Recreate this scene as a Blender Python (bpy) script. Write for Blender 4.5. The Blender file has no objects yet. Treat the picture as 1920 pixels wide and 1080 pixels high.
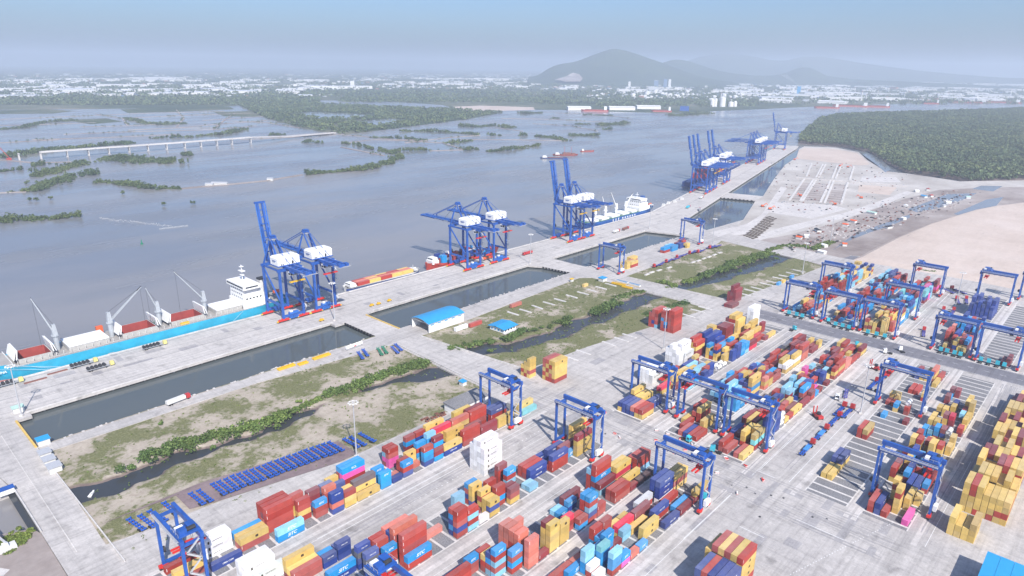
import bpy, bmesh, math, random
import numpy as np
from mathutils import Vector, Matrix
random.seed(11); np.random.seed(11)
SC = bpy.context.scene
COL = SC.collection
PI = math.pi
R = math.radians

# ---------------------------------------------------------------- camera
# world: x runs along the quay, y towards the river, z up; metres
CAM_H, CAM_PITCH, CAM_ROLL, CAM_HEAD, FOCAL = 188.0, R(18.06), R(0.70), R(42.77), 1281.0
fwd = Vector((math.cos(CAM_PITCH)*math.cos(CAM_HEAD), math.cos(CAM_PITCH)*math.sin(CAM_HEAD), -math.sin(CAM_PITCH)))
rgt = Vector((math.sin(CAM_HEAD), -math.cos(CAM_HEAD), 0))
upv = rgt.cross(fwd)
cx = rgt*math.cos(CAM_ROLL) + upv*math.sin(CAM_ROLL)
cy = -rgt*math.sin(CAM_ROLL) + upv*math.cos(CAM_ROLL)
cam = bpy.data.cameras.new('Camera')
cam.sensor_width = 36.0
cam.lens = 36.0*FOCAL/1920.0
cam.clip_start, cam.clip_end = 1.0, 60000.0
camo = bpy.data.objects.new('Camera', cam)
COL.objects.link(camo)
M = Matrix((cx, cy, -fwd)).transposed().to_4x4()
M.translation = (0, 0, CAM_H)
camo.matrix_world = M
SC.camera = camo

def at(u, v, z=0.0):
    """survey point: where the sight line of a photo pixel meets level z"""
    d = cx*((u-960)/FOCAL) - cy*((v-540)/FOCAL) + fwd
    t = (z-CAM_H)/d.z
    return (d.x*t, d.y*t)

# ---------------------------------------------------------------- sky, sun, exposure
SUN_EL = R(43.0)
# shadows fall towards photo-left and away: direction in the world frame
sh = Vector((math.cos(R(112-90)+CAM_HEAD), math.sin(R(112-90)+CAM_HEAD), 0))
sun_from = Vector((-sh.x*math.cos(SUN_EL), -sh.y*math.cos(SUN_EL), math.sin(SUN_EL)))
world = bpy.data.worlds.new('World')
SC.world = world
world.use_nodes = True
wn, wl = world.node_tree.nodes, world.node_tree.links
wn.clear()
sky = wn.new('ShaderNodeTexSky')
sky.sky_type = 'NISHITA'
sky.sun_disc = False
sky.sun_elevation = SUN_EL
sky.sun_rotation = math.atan2(sun_from.x, sun_from.y)
sky.altitude = 150
sky.air_density, sky.dust_density, sky.ozone_density = 1.0, 2.3, 10.0
bg = wn.new('ShaderNodeBackground')
bg.inputs['Strength'].default_value = 0.124
out = wn.new('ShaderNodeOutputWorld')
wl.new(sky.outputs[0], bg.inputs[0])
wl.new(bg.outputs[0], out.inputs[0])
sun = bpy.data.lights.new('Sun', 'SUN')
sun.energy, sun.angle, sun.color = 5.0, R(0.6), (1.0, 0.94, 0.865)
suno = bpy.data.objects.new('Sun', sun)
suno.rotation_euler = sun_from.to_track_quat('Z', 'Y').to_euler()
COL.objects.link(suno)
SC.view_settings.view_transform = 'Standard'
SC.view_settings.look = 'None'
SC.view_settings.exposure = 0.38
SC.view_settings.gamma = 1.0
SC.view_settings.use_curve_mapping = False
SC.render.engine = 'CYCLES'
SC.cycles.use_denoising = True
SC.cycles.max_bounces = 5
SC.cycles.diffuse_bounces = 2
SC.cycles.glossy_bounces = 3
SC.cycles.transmission_bounces = 2
SC.cycles.volume_bounces = 1
SC.cycles.caustics_reflective = False
SC.cycles.caustics_refractive = False

# ---------------------------------------------------------------- materials
def lin(r, g, b):
    return tuple(((c/255.0)/12.92 if c/255.0 <= 0.04045 else ((c/255.0+0.055)/1.055)**2.4) for c in (r, g, b))

def newmat(name):
    m = bpy.data.materials.new(name)
    m.use_nodes = True
    nt = m.node_tree
    return m, nt, nt.nodes['Principled BSDF']

def nd(nt, typ, **kw):
    n = nt.nodes.new(typ)
    for k, v in kw.items():
        setattr(n, k, v)
    return n

def pos(nt, sx=1, sy=1, sz=1):
    g = nd(nt, 'ShaderNodeNewGeometry')
    mp = nd(nt, 'ShaderNodeMapping')
    mp.inputs['Scale'].default_value = (sx, sy, sz)
    nt.links.new(g.outputs['Position'], mp.inputs[0])
    return mp.outputs[0]

def noise(nt, vec, scale, detail=4, rough=0.6):
    n = nd(nt, 'ShaderNodeTexNoise')
    n.inputs['Scale'].default_value = scale
    n.inputs['Detail'].default_value = detail
    n.inputs['Roughness'].default_value = rough
    nt.links.new(vec, n.inputs['Vector'])
    return n.outputs[0]

def ramp(nt, fac, stops):
    r = nd(nt, 'ShaderNodeValToRGB')
    e = r.color_ramp.elements
    while len(e) < len(stops):
        e.new(0.5)
    for i, (p, c) in enumerate(stops):
        e[i].position = p
        e[i].color = (*c, 1) if not isinstance(c, (int, float)) else (c, c, c, 1)
    nt.links.new(fac, r.inputs[0])
    return r.outputs[0]

def mix(nt, a, b, fac, mode='MIX'):
    m = nd(nt, 'ShaderNodeMix', data_type='RGBA', blend_type=mode)
    for s, val in ((m.inputs[0], fac), (m.inputs[6], a), (m.inputs[7], b)):
        if hasattr(val, 'is_linked') or hasattr(val, 'links'):
            nt.links.new(val, s)
        elif isinstance(val, (int, float)):
            s.default_value = val if s.type == 'VALUE' else (val, val, val, 1)
        else:
            s.default_value = (*val, 1)
    return m.outputs[2]

def bump(nt, bsdf, h, strength=0.3, dist=0.2):
    b = nd(nt, 'ShaderNodeBump')
    b.inputs['Strength'].default_value = strength
    b.inputs['Distance'].default_value = dist
    nt.links.new(h, b.inputs['Height'])
    nt.links.new(b.outputs[0], bsdf.inputs['Normal'])

MATS = {}
def paint(name, rgb, rough=0.5, var=0.18, scale=0.6, metal=0.0):
    """weathered paint: faded and stained in patches"""
    if name in MATS:
        return MATS[name]
    m, nt, b = newmat(name)
    tc = nd(nt, 'ShaderNodeTexCoord')
    n1 = noise(nt, tc.outputs['Object'], scale, 5, 0.65)
    v = ramp(nt, n1, [(0.25, 1.0-var), (0.6, 1.0), (0.8, 1.0+var*0.4)])
    c = mix(nt, rgb, v, 1.0, 'MULTIPLY')
    nt.links.new(c, b.inputs['Base Color'])
    b.inputs['Roughness'].default_value = rough
    b.inputs['Metallic'].default_value = metal
    MATS[name] = m
    return m

def ground_mat(name, build, rough=0.85):
    m, nt, b = newmat(name)
    build(nt, b)
    b.inputs['Roughness'].default_value = rough
    b.inputs['Specular IOR Level'].default_value = 0.25
    MATS[name] = m
    return m

def concrete_nodes(base, warm, streak=1.0, joints=6.0):
    def f(nt, b):
        p = pos(nt)
        big = noise(nt, p, 0.022, 6, 0.62)
        c = mix(nt, base, warm, ramp(nt, big, [(0.35, 0.0), (0.65, 1.0)]))
        st = noise(nt, pos(nt, 0.012, 0.35, 1), 1.0, 5, 0.7)
        c = mix(nt, c, ramp(nt, st, [(0.28, 0.70), (0.5, 1.0), (0.75, 1.08)]), 0.9*streak, 'MULTIPLY')
        st2 = noise(nt, pos(nt, 0.35, 0.012, 1), 1.0, 5, 0.7)
        c = mix(nt, c, ramp(nt, st2, [(0.28, 0.78), (0.5, 1.0), (0.75, 1.06)]), 0.8*streak, 'MULTIPLY')
        fine = noise(nt, p, 0.9, 6, 0.8)
        c = mix(nt, c, ramp(nt, fine, [(0.25, 0.70), (0.5, 1.0), (0.78, 1.18)]), 0.85, 'MULTIPLY')
        mid = noise(nt, p, 0.28, 5, 0.7)
        c = mix(nt, c, ramp(nt, mid, [(0.3, 0.80), (0.55, 1.0), (0.75, 1.10)]), 0.8, 'MULTIPLY')
        oil = noise(nt, p, 0.11, 3, 0.5)
        c = mix(nt, c, ramp(nt, oil, [(0.26, 0.60), (0.40, 1.0)]), 0.85, 'MULTIPLY')
        br = nd(nt, 'ShaderNodeTexBrick')
        br.inputs['Scale'].default_value = 1.0
        br.inputs['Brick Width'].default_value = joints
        br.inputs['Row Height'].default_value = joints
        br.inputs['Mortar Size'].default_value = 0.07
        br.offset = 0.0
        br.inputs['Color1'].default_value = (1, 1, 1, 1)
        br.inputs['Color2'].default_value = (0.93, 0.93, 0.94, 1)
        br.inputs['Mortar'].default_value = (0.74, 0.74, 0.74, 1)
        nt.links.new(p, br.inputs['Vector'])
        c = mix(nt, c, br.outputs[0], 0.55, 'MULTIPLY')
        nt.links.new(c, b.inputs['Base Color'])
    return f
ground_mat('concrete', concrete_nodes((0.53, 0.50, 0.475), (0.41, 0.388, 0.375)))
ground_mat('quay_concrete', concrete_nodes((0.56, 0.53, 0.505), (0.47, 0.445, 0.425), 0.8, 8.0))
ground_mat('pale_concrete', concrete_nodes((0.61, 0.58, 0.555), (0.53, 0.50, 0.48), 0.5, 4.0))
ground_mat('beam_concrete', concrete_nodes((0.66, 0.63, 0.60), (0.56, 0.54, 0.52), 0.3, 9.0))
ground_mat('patch_dark', concrete_nodes((0.40, 0.385, 0.385), (0.34, 0.325, 0.33), 1.0, 5.0))
ground_mat('brown_paving', concrete_nodes((0.21, 0.155, 0.16), (0.27, 0.21, 0.21), 0.6, 60.0))
ground_mat('asphalt', concrete_nodes((0.17, 0.17, 0.195), (0.215, 0.21, 0.23), 1.0, 60.0))

def gravel_nodes(nt, b):
    p = pos(nt)
    n = noise(nt, p, 1.6, 5, 0.8)
    c = ramp(nt, n, [(0.3, (0.10, 0.10, 0.11)), (0.5, (0.20, 0.20, 0.21)), (0.72, (0.34, 0.33, 0.33))])
    l = noise(nt, p, 0.06, 4)
    c = mix(nt, c, ramp(nt, l, [(0.3, 0.75), (0.7, 1.2)]), 0.8, 'MULTIPLY')
    nt.links.new(c, b.inputs['Base Color'])
ground_mat('gravel', gravel_nodes, 0.95)

def soil_nodes(green):
    def f(nt, b):
        p = pos(nt)
        n1 = noise(nt, p, 0.035, 6, 0.6)
        n2 = noise(nt, p, 0.25, 6, 0.7)
        n3 = noise(nt, p, 1.3, 4, 0.7)
        sand = ramp(nt, n2, [(0.3, (0.30, 0.255, 0.205)), (0.55, (0.43, 0.375, 0.31)), (0.75, (0.52, 0.465, 0.40))])
        grass = ramp(nt, n3, [(0.25, (0.075, 0.085, 0.03)), (0.5, (0.15, 0.155, 0.07)), (0.75, (0.27, 0.25, 0.14))])
        a = nd(nt, 'ShaderNodeMath', operation='MULTIPLY_ADD')
        nt.links.new(n2, a.inputs[0]); a.inputs[1].default_value = 0.55
        nt.links.new(n1, a.inputs[2])
        k = ramp(nt, a.outputs[0], [(0.80-green, 0.0), (0.90-green, 1.0)])
        c = mix(nt, sand, grass, k)
        g = nd(nt, 'ShaderNodeNewGeometry')
        sx = nd(nt, 'ShaderNodeSeparateXYZ')
        nt.links.new(g.outputs['Position'], sx.inputs[0])
        mr = nd(nt, 'ShaderNodeMapRange')
        mr.inputs[1].default_value, mr.inputs[2].default_value = -0.42, -0.95
        nt.links.new(sx.outputs[2], mr.inputs[0])
        mud = ramp(nt, n2, [(0.3, (0.10, 0.075, 0.068)), (0.7, (0.21, 0.165, 0.145))])
        c = mix(nt, c, mud, mr.outputs[0])
        nt.links.new(c, b.inputs['Base Color'])
        bump(nt, b, n3, 0.5, 0.4)
    return f
ground_mat('meadow', soil_nodes(0.065), 0.95)
ground_mat('grassy', soil_nodes(0.15), 0.95)

def sand_nodes(c1, c2, c3):
    def f(nt, b):
        p = pos(nt)
        n1 = noise(nt, p, 0.012, 6, 0.65)
        c = ramp(nt, n1, [(0.3, c1), (0.5, c2), (0.7, c3)])
        st = noise(nt, pos(nt, 0.02, 0.10, 1), 1.0, 6, 0.75)
        c = mix(nt, c, ramp(nt, st, [(0.27, 0.45), (0.36, 0.92), (0.6, 1.0), (0.8, 1.06)]), 0.8, 'MULTIPLY')
        n2 = noise(nt, p, 0.3, 6, 0.75)
        c = mix(nt, c, ramp(nt, n2, [(0.3, 0.86), (0.7, 1.08)]), 0.8, 'MULTIPLY')
        nt.links.new(c, b.inputs['Base Color'])
    return f
ground_mat('sand', sand_nodes((0.47, 0.385, 0.33), (0.54, 0.45, 0.39), (0.59, 0.505, 0.45)), 0.95)
ground_mat('site_earth', sand_nodes((0.33, 0.295, 0.265), (0.45, 0.42, 0.39), (0.56, 0.53, 0.50)), 0.95)
ground_mat('rubble', sand_nodes((0.20, 0.16, 0.145), (0.33, 0.285, 0.265), (0.46, 0.42, 0.40)), 0.95)

def far_nodes(nt, b):
    p = pos(nt)
    n1 = noise(nt, pos(nt, 0.0016, 0.0016, 1), 1.0, 8, 0.7)
    c = ramp(nt, n1, [(0.36, (0.035, 0.055, 0.030)), (0.48, (0.06, 0.085, 0.04)), (0.58, (0.13, 0.14, 0.09)), (0.7, (0.26, 0.23, 0.19))])
    n2 = noise(nt, p, 0.02, 6, 0.75)
    c = mix(nt, c, ramp(nt, n2, [(0.3, 0.6), (0.7, 1.3)]), 0.9, 'MULTIPLY')
    nt.links.new(c, b.inputs['Base Color'])
ground_mat('far_land', far_nodes, 0.95)

def water_mat(name, c1, c2, rough, wave, wstr):
    m, nt, b = newmat(name)
    p = pos(nt)
    n1 = noise(nt, pos(nt, 0.0022, 0.0052, 1), 1.0, 6, 0.6)
    c = mix(nt, c1, c2, ramp(nt, n1, [(0.40, 0.0), (0.60, 1.0)]))
    nt.links.new(c, b.inputs['Base Color'])
    r = ramp(nt, noise(nt, pos(nt, 0.004, 0.011, 1), 1.0, 5, 0.6), [(0.40, rough*0.6), (0.60, rough*1.5)])
    nt.links.new(r, b.inputs['Roughness'])
    b.inputs['IOR'].default_value = 1.333
    w = noise(nt, pos(nt, 1, 1.6, 1), wave, 4, 0.6)
    bump(nt, b, w, wstr, 0.3)
    MATS[name] = m
water_mat('river_water', (0.170, 0.175, 0.190), (0.235, 0.225, 0.222), 0.20, 0.22, 0.32)
water_mat('basin_water', (0.085, 0.100, 0.102), (0.10, 0.113, 0.112), 0.045, 0.5, 0.045)
water_mat('creek_water', (0.045, 0.050, 0.055), (0.06, 0.062, 0.066), 0.06, 0.8, 0.10)
water_mat('pond_water', (0.17, 0.185, 0.21), (0.20, 0.205, 0.22), 0.12, 0.3, 0.2)

def leaf_mat(name, dark, mid, light):
    m, nt, b = newmat(name)
    a = nd(nt, 'ShaderNodeAttribute', attribute_name='tint')
    c = ramp(nt, a.outputs['Fac'], [(0.0, dark), (0.5, mid), (1.0, light)])
    n = noise(nt, pos(nt), 0.05, 4)
    c = mix(nt, c, ramp(nt, n, [(0.3, 0.7), (0.7, 1.3)]), 0.9, 'MULTIPLY')
    n = noise(nt, pos(nt), 0.009, 5, 0.7)
    c = mix(nt, c, ramp(nt, n, [(0.35, (0.70, 0.80, 0.85)), (0.5, (1.0, 1.0, 1.0)), (0.65, (1.5, 1.35, 1.1))]), 0.9, 'MULTIPLY')
    nt.links.new(c, b.inputs['Base Color'])
    b.inputs['Roughness'].default_value = 0.7
    b.inputs['Specular IOR Level'].default_value = 0.2
    MATS[name] = m
leaf_mat('mangrove', (0.046, 0.072, 0.033), (0.085, 0.122, 0.052), (0.14, 0.175, 0.080))
leaf_mat('bush', (0.045, 0.075, 0.018), (0.095, 0.15, 0.04), (0.18, 0.235, 0.075))
leaf_mat('tall_grass', (0.05, 0.085, 0.015), (0.11, 0.165, 0.035), (0.20, 0.24, 0.08))
paint('bark', (0.09, 0.07, 0.055), 0.9)

PAL = {  # container paints
 'R': (0.40, 0.045, 0.030), 'M': (0.235, 0.030, 0.038), 'Y': (0.66, 0.455, 0.125), 'B': (0.014, 0.275, 0.62),
 'L': (0.235, 0.51, 0.68), 'N': (0.018, 0.048, 0.250), 'W': (0.80, 0.80, 0.80), 'P': (0.74, 0.10, 0.38),
 'O': (0.60, 0.170, 0.120), 'G': (0.15, 0.15, 0.17), 'T': (0.20, 0.57, 0.60), 'K': (0.10, 0.055, 0.06),
 'C': (0.62, 0.030, 0.070), 'n': (0.16, 0.19, 0.33)}
def box_mat(name, attr):
    m, nt, b = newmat(name)
    if attr:
        base = nd(nt, 'ShaderNodeAttribute', attribute_name='col').outputs['Color']
    else:
        base = nd(nt, 'ShaderNodeObjectInfo').outputs['Color']
    p = pos(nt)
    n1 = noise(nt, p, 0.33, 6, 0.7)
    c = mix(nt, base, ramp(nt, n1, [(0.3, 0.78), (0.55, 1.0), (0.75, 1.10)]), 0.9, 'MULTIPLY')
    g = nd(nt, 'ShaderNodeNewGeometry')
    up = nd(nt, 'ShaderNodeSeparateXYZ')
    nt.links.new(g.outputs['Normal'], up.inputs[0])
    # roofs are bleached and dusty
    fade = nd(nt, 'ShaderNodeMath', operation='MULTIPLY')
    nt.links.new(ramp(nt, up.outputs[2], [(0.6, 0.0), (0.9, 1.0)]), fade.inputs[0])
    nt.links.new(ramp(nt, noise(nt, p, 0.15, 5, 0.7), [(0.3, 0.03), (0.7, 0.16)]), fade.inputs[1])
    c = mix(nt, c, (0.52, 0.49, 0.47), fade.outputs[0])
    # corrugated panels: narrow vertical ribs
    wv = nd(nt, 'ShaderNodeTexWave', wave_type='BANDS', bands_direction='X')
    wv.inputs['Scale'].default_value = 1.15
    nt.links.new(p, wv.inputs['Vector'])
    bump(nt, b, wv.outputs['Fac'], 0.35, 0.05)
    rs = noise(nt, p, 0.9, 6, 0.8)
    c = mix(nt, c, (0.16, 0.075, 0.04), ramp(nt, rs, [(0.66, 0.0), (0.76, 0.55)]))
    nt.links.new(c, b.inputs['Base Color'])
    b.inputs['Roughness'].default_value = 0.55
    MATS[name] = m
box_mat('container_paint', False)
box_mat('container_paint_mass', True)
BLUE = paint('crane_blue', (0.022, 0.100, 0.40), 0.42, 0.36, 0.22)
BLUE2 = paint('crane_blue_pale', (0.028, 0.145, 0.50), 0.45, 0.2, 0.3)
RED = paint('bogie_red', (0.62, 0.030, 0.022), 0.45, 0.2)
WHITE = paint('white_paint', (0.80, 0.80, 0.79), 0.5, 0.08, 0.4)
OFFW = paint('offwhite_paint', (0.66, 0.655, 0.63), 0.6, 0.15, 0.4)
GREY = paint('grey_steel', (0.36, 0.37, 0.39), 0.5, 0.2)
LGREY = paint('galvanised', (0.55, 0.56, 0.58), 0.45, 0.15, 1.0, 0.3)
DARK = paint('dark_rubber', (0.018, 0.018, 0.02), 0.8, 0.3)
BLACK = paint('black_steel', (0.03, 0.03, 0.034), 0.6, 0.3)
YEL = paint('machine_yellow', (0.72, 0.44, 0.02), 0.5, 0.2)
ORANGE = paint('orange_paint', (0.70, 0.12, 0.03), 0.5, 0.2)
CYAN = paint('truck_cyan', (0.045, 0.46, 0.58), 0.4, 0.12)
TRAIL = paint('trailer_blue', (0.020, 0.10, 0.47), 0.5, 0.22, 1.2)
PURP = paint('trailer_violet_blue', (0.085, 0.085, 0.36), 0.5, 0.22, 1.2)
TRED = paint('tractor_red', (0.50, 0.035, 0.035), 0.45, 0.15)
ROOFB = paint('roof_blue', (0.028, 0.30, 0.60), 0.5, 0.10, 0.25)
GLASS = paint('dark_glass', (0.02, 0.03, 0.04), 0.08, 0.1)
WOODB = paint('brown_steel', (0.23, 0.10, 0.075), 0.7, 0.25)
GREEN = paint('machine_green', (0.02, 0.22, 0.12), 0.5, 0.2)
PALEG = paint('pale_green', (0.42, 0.60, 0.53), 0.6, 0.15)
LINE = paint('road_paint', (0.72, 0.72, 0.71), 0.7, 0.25, 0.5)
LINEY = paint('kerb_paint', (0.66, 0.45, 0.12), 0.7, 0.3, 0.5)

# ---------------------------------------------------------------- mesh helpers
class MB:
    def __init__(s):
        s.v, s.f, s.m = [], [], []
    def poly(s, pts, mi=0):
        i = len(s.v); s.v += [tuple(p) for p in pts]; s.f.append(tuple(range(i, i+len(pts)))); s.m.append(mi)
        return s
    def hexa(s, p, mi=0):
        i = len(s.v); s.v += [tuple(q) for q in p]
        for f in ((3, 2, 1, 0), (4, 5, 6, 7), (0, 1, 5, 4), (1, 2, 6, 5), (2, 3, 7, 6), (3, 0, 4, 7)):
            s.f.append(tuple(i+k for k in f)); s.m.append(mi)
        return s
    def box(s, x0, y0, z0, x1, y1, z1, mi=0):
        return s.hexa([(x0, y0, z0), (x1, y0, z0), (x1, y1, z0), (x0, y1, z0), (x0, y0, z1), (x1, y0, z1), (x1, y1, z1), (x0, y1, z1)], mi)
    def cbox(s, c, d, mi=0):
        return s.box(c[0]-d[0]/2, c[1]-d[1]/2, c[2]-d[2]/2, c[0]+d[0]/2, c[1]+d[1]/2, c[2]+d[2]/2, mi)
    def bar(s, p, q, w, h=None, mi=0, w2=None, h2=None):
        h = w if h is None else h
        w2 = w if w2 is None else w2; h2 = h if h2 is None else h2
        p, q = Vector(p), Vector(q)
        d = (q-p).normalized()
        up = Vector((0, 0, 1)) if abs(d.z) < 0.95 else Vector((0, 1, 0))
        a = d.cross(up).normalized(); b = a.cross(d).normalized()
        P = []
        for c, ww, hh in ((p, w, h), (q, w2, h2)):
            P += [c-a*ww/2-b*hh/2, c+a*ww/2-b*hh/2, c+a*ww/2+b*hh/2, c-a*ww/2+b*hh/2]
        return s.hexa(P, mi)
    def cyl(s, p, q, r, n=8, mi=0, r2=None, caps=True):
        r2 = r if r2 is None else r2
        p, q = Vector(p), Vector(q)
        d = (q-p).normalized()
        up = Vector((0, 0, 1)) if abs(d.z) < 0.95 else Vector((1, 0, 0))
        a = d.cross(up).normalized(); b = a.cross(d).normalized()
        i = len(s.v)
        for c, rr in ((p, r), (q, r2)):
            for k in range(n):
                t = 2*PI*k/n
                s.v.append(tuple(c+a*math.cos(t)*rr+b*math.sin(t)*rr))
        for k in range(n):
            j = (k+1) % n
            s.f.append((i+k, i+j, i+n+j, i+n+k)); s.m.append(mi)
        if caps:
            s.f.append(tuple(i+k for k in range(n))[::-1]); s.m.append(mi)
            s.f.append(tuple(i+n+k for k in range(n))); s.m.append(mi)
        return s
    def prism(s, poly, z0, z1, mi=0, ms=None):
        n = len(poly); ms = mi if ms is None else ms
        ar = sum(poly[k][0]*poly[(k+1) % n][1]-poly[(k+1) % n][0]*poly[k][1] for k in range(n))
        if ar < 0:
            poly = poly[::-1]
        i = len(s.v)
        s.v += [(x, y, z0) for x, y in poly]+[(x, y, z1) for x, y in poly]
        s.f.append(tuple(i+n+k for k in range(n))); s.m.append(mi)
        for k in range(n):
            j = (k+1) % n
            s.f.append((i+k, i+j, i+n+j, i+n+k)); s.m.append(ms)
        return s
    def sheet(s, poly, z, mi=0):
        n = len(poly)
        ar = sum(poly[k][0]*poly[(k+1) % n][1]-poly[(k+1) % n][0]*poly[k][1] for k in range(n))
        if ar < 0:
            poly = poly[::-1]
        return s.poly([(x, y, z) for x, y in poly], mi)
    def rect(s, x0, y0, x1, y1, z, mi=0):
        return s.sheet([(x0, y0), (x1, y0), (x1, y1), (x0, y1)], z, mi)
    def mesh(s, name):
        me = bpy.data.meshes.new(name)
        me.from_pydata(s.v, [], s.f)
        me.polygons.foreach_set('material_index', s.m)
        me.update()
        return me
    def build(s, name, mats, parent=None, loc=(0, 0, 0), rz=0.0, smooth=False):
        me = s.mesh(name)
        for m in (mats if isinstance(mats, (list, tuple)) else [mats]):
            me.materials.append(MATS[m] if isinstance(m, str) else m)
        if smooth:
            me.polygons.foreach_set('use_smooth', [True]*len(me.polygons))
        return link(name, me, parent, loc, rz)

def link(name, data, parent=None, loc=(0, 0, 0), rz=0.0):
    o = bpy.data.objects.new(name, data)
    COL.objects.link(o)
    o.location = loc
    o.rotation_euler = (0, 0, rz)
    if parent:
        o.parent = parent
    return o

def tag(o, label=None, cat=None, group=None, kind=None):
    for k, v in (('label', label), ('category', cat), ('group', group), ('kind', kind)):
        if v:
            o[k] = v
    return o

def thing(name, label, cat, loc=(0, 0, 0), rz=0.0, group=None):
    return tag(link(name, None, None, loc, rz), label, cat, group)

def struct(o, label=None):
    return tag(o, label, kind='structure')

def copy_tree(o, parent=None):
    c = o.copy()
    COL.objects.link(c)
    if parent:
        c.parent = parent
    for ch in list(o.children):
        copy_tree(ch, c)
    return c

def place(proto, used, loc, rz, label=None, group=None):
    o = proto if not used else copy_tree(proto)
    o.location = loc
    o.rotation_euler = (0, 0, rz)
    if label: o['label'] = label
    if group: o['group'] = group
    used.append(1)
    return o

def quads_mesh(name, Q, tint, mat, parent=None):
    """Q (n,4,3) loose leaf faces, tint (n)"""
    n = len(Q)
    me = bpy.data.meshes.new(name)
    me.vertices.add(n*4); me.vertices.foreach_set('co', np.ascontiguousarray(Q, dtype=np.float32).ravel())
    me.loops.add(n*4); me.loops.foreach_set('vertex_index', np.arange(n*4, dtype=np.int32))
    me.polygons.add(n); me.polygons.foreach_set('loop_start', np.arange(0, n*4, 4, dtype=np.int32))
    at_ = me.attributes.new('tint', 'FLOAT', 'FACE')
    at_.data.foreach_set('value', np.ascontiguousarray(tint, dtype=np.float32))
    me.update(calc_edges=True)
    me.materials.append(MATS[mat])
    return link(name, me, parent)

def leaf_cloud(centers, radii, per, size, flat=0.75):
    """leaf-sized faces spread over and through blobby crowns"""
    c = np.repeat(np.asarray(centers, float), per, axis=0)
    r = np.repeat(np.asarray(radii, float), per, axis=0)
    n = len(c)
    d = np.random.normal(size=(n, 3)); d /= np.linalg.norm(d, axis=1)[:, None]
    d[:, 2] = np.where(d[:, 2] < -0.45, -d[:, 2], d[:, 2])
    rad = np.random.uniform(0.55, 1.08, n)[:, None]
    p = c + d*r*rad
    nrm = d + np.random.normal(scale=0.55, size=(n, 3)); nrm /= np.linalg.norm(nrm, axis=1)[:, None]
    t = np.cross(nrm, np.random.normal(size=(n, 3))); t /= np.linalg.norm(t, axis=1)[:, None]
    b = np.cross(nrm, t)
    s = (size*np.random.uniform(0.6, 1.4, n))[:, None]
    q = np.stack([p-t*s-b*s*flat, p+t*s-b*s*flat, p+t*s*0.6+b*s*flat, p-t*s*0.6+b*s*flat], axis=1)
    return q, np.clip(np.random.normal(0.5, 0.25, n), 0, 1)
# ================================================================ the setting
WL = -2.8                                   # river level; the yard is level 0
def P(pts, z=0.0):
    return [at(u, v, z) for u, v in pts]

ang = np.linspace(0, 2*PI, 97)[:-1]
struct(MB().sheet([(26000*math.cos(a), 26000*math.sin(a)) for a in ang], WL).build('river', 'river_water'), 'wide muddy river and flooded ponds')
struct(MB().sheet([(55, 372), (860, 372), (1240, 470), (1700, 590), (1720, 700), (1240, 560), (800, 440), (55, 440)], WL+0.03).build('basin_water', 'basin_water'), 'still dark water of the basins behind the quay')

# ---- quay and inner apron
QA, QB = (800.0, 485.0), (1800.0, 717.0)     # the quay bends at x = 800
NB = Vector((QB[0]-QA[0], QB[1]-QA[1])).normalized()
def quay_pt(s, off):                         # s metres past the bend, off metres in from the water edge
    return (QA[0]+NB.x*s+NB.y*off, QA[1]+NB.y*s-NB.x*off)
qend = 1015
quay = MB()
quay.prism([(-160, 430), (800, 430), quay_pt(0, 54), quay_pt(qend-60, 48), quay_pt(qend, 44), quay_pt(qend, 0), QA, (-160, 485)], -1.6, 0.0)
struct(quay.build('quay', 'quay_concrete'), 'long pale concrete quay along the river')
piles = MB()
for x in range(-60, 800, 9):
    for y in (432, 458, 482.5):
        piles.cyl((x, y, -6), (x, y, -1.55), 0.55, 6)
for s in range(9, 1000, 12):
    for off in (3, 45):
        p = quay_pt(s, off); piles.cyl((*p, -6), (*p, -1.55), 0.55, 6)
tag(piles.build('quay_piles', 'pale_concrete'), 'rows of round concrete piles under the quay', kind='stuff')
edge = MB()
edge.box(-160, 483.9, 0, 800, 485.05, 0.35)
edge.box(66, 429.9, 0, 264, 431.0, 0.55); edge.box(301, 429.9, 0, 488, 431.0, 0.55); edge.box(530, 429.9, 0, 700, 431.0, 0.55)
a, b = quay_pt(8, 53.3), quay_pt(950, 47.6)
edge.bar((*a, 0.25), (*b, 0.25), 1.1, 0.6)
a, b = quay_pt(0, 0.6), quay_pt(qend, 0.6)
edge.bar((*a, 0.15), (*b, 0.15), 1.1, 0.4)
struct(edge.build('quay_kerb', 'beam_concrete'), 'pale raised kerb along the quay edges')
rails = MB()
for y in (457.5, 481.3):
    rails.box(-160, y-0.22, 0.002, 800, y+0.22, 0.03)
    for s0, s1 in ((0, qend),):
        p, q = quay_pt(s0, 485-y), quay_pt(s1, 485-y); rails.bar((*p, 0.02), (*q, 0.02), 0.45, 0.04)
struct(rails.build('crane_rails', 'gravel'), 'dark crane rails let into the quay deck')
seam = MB()
for y in (437.5, 446.0, 468.5):
    seam.box(-160, y-0.12, 0.003, 800, y+0.12, 0.012)
struct(seam.build('deck_seam', 'gravel'))

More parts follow.
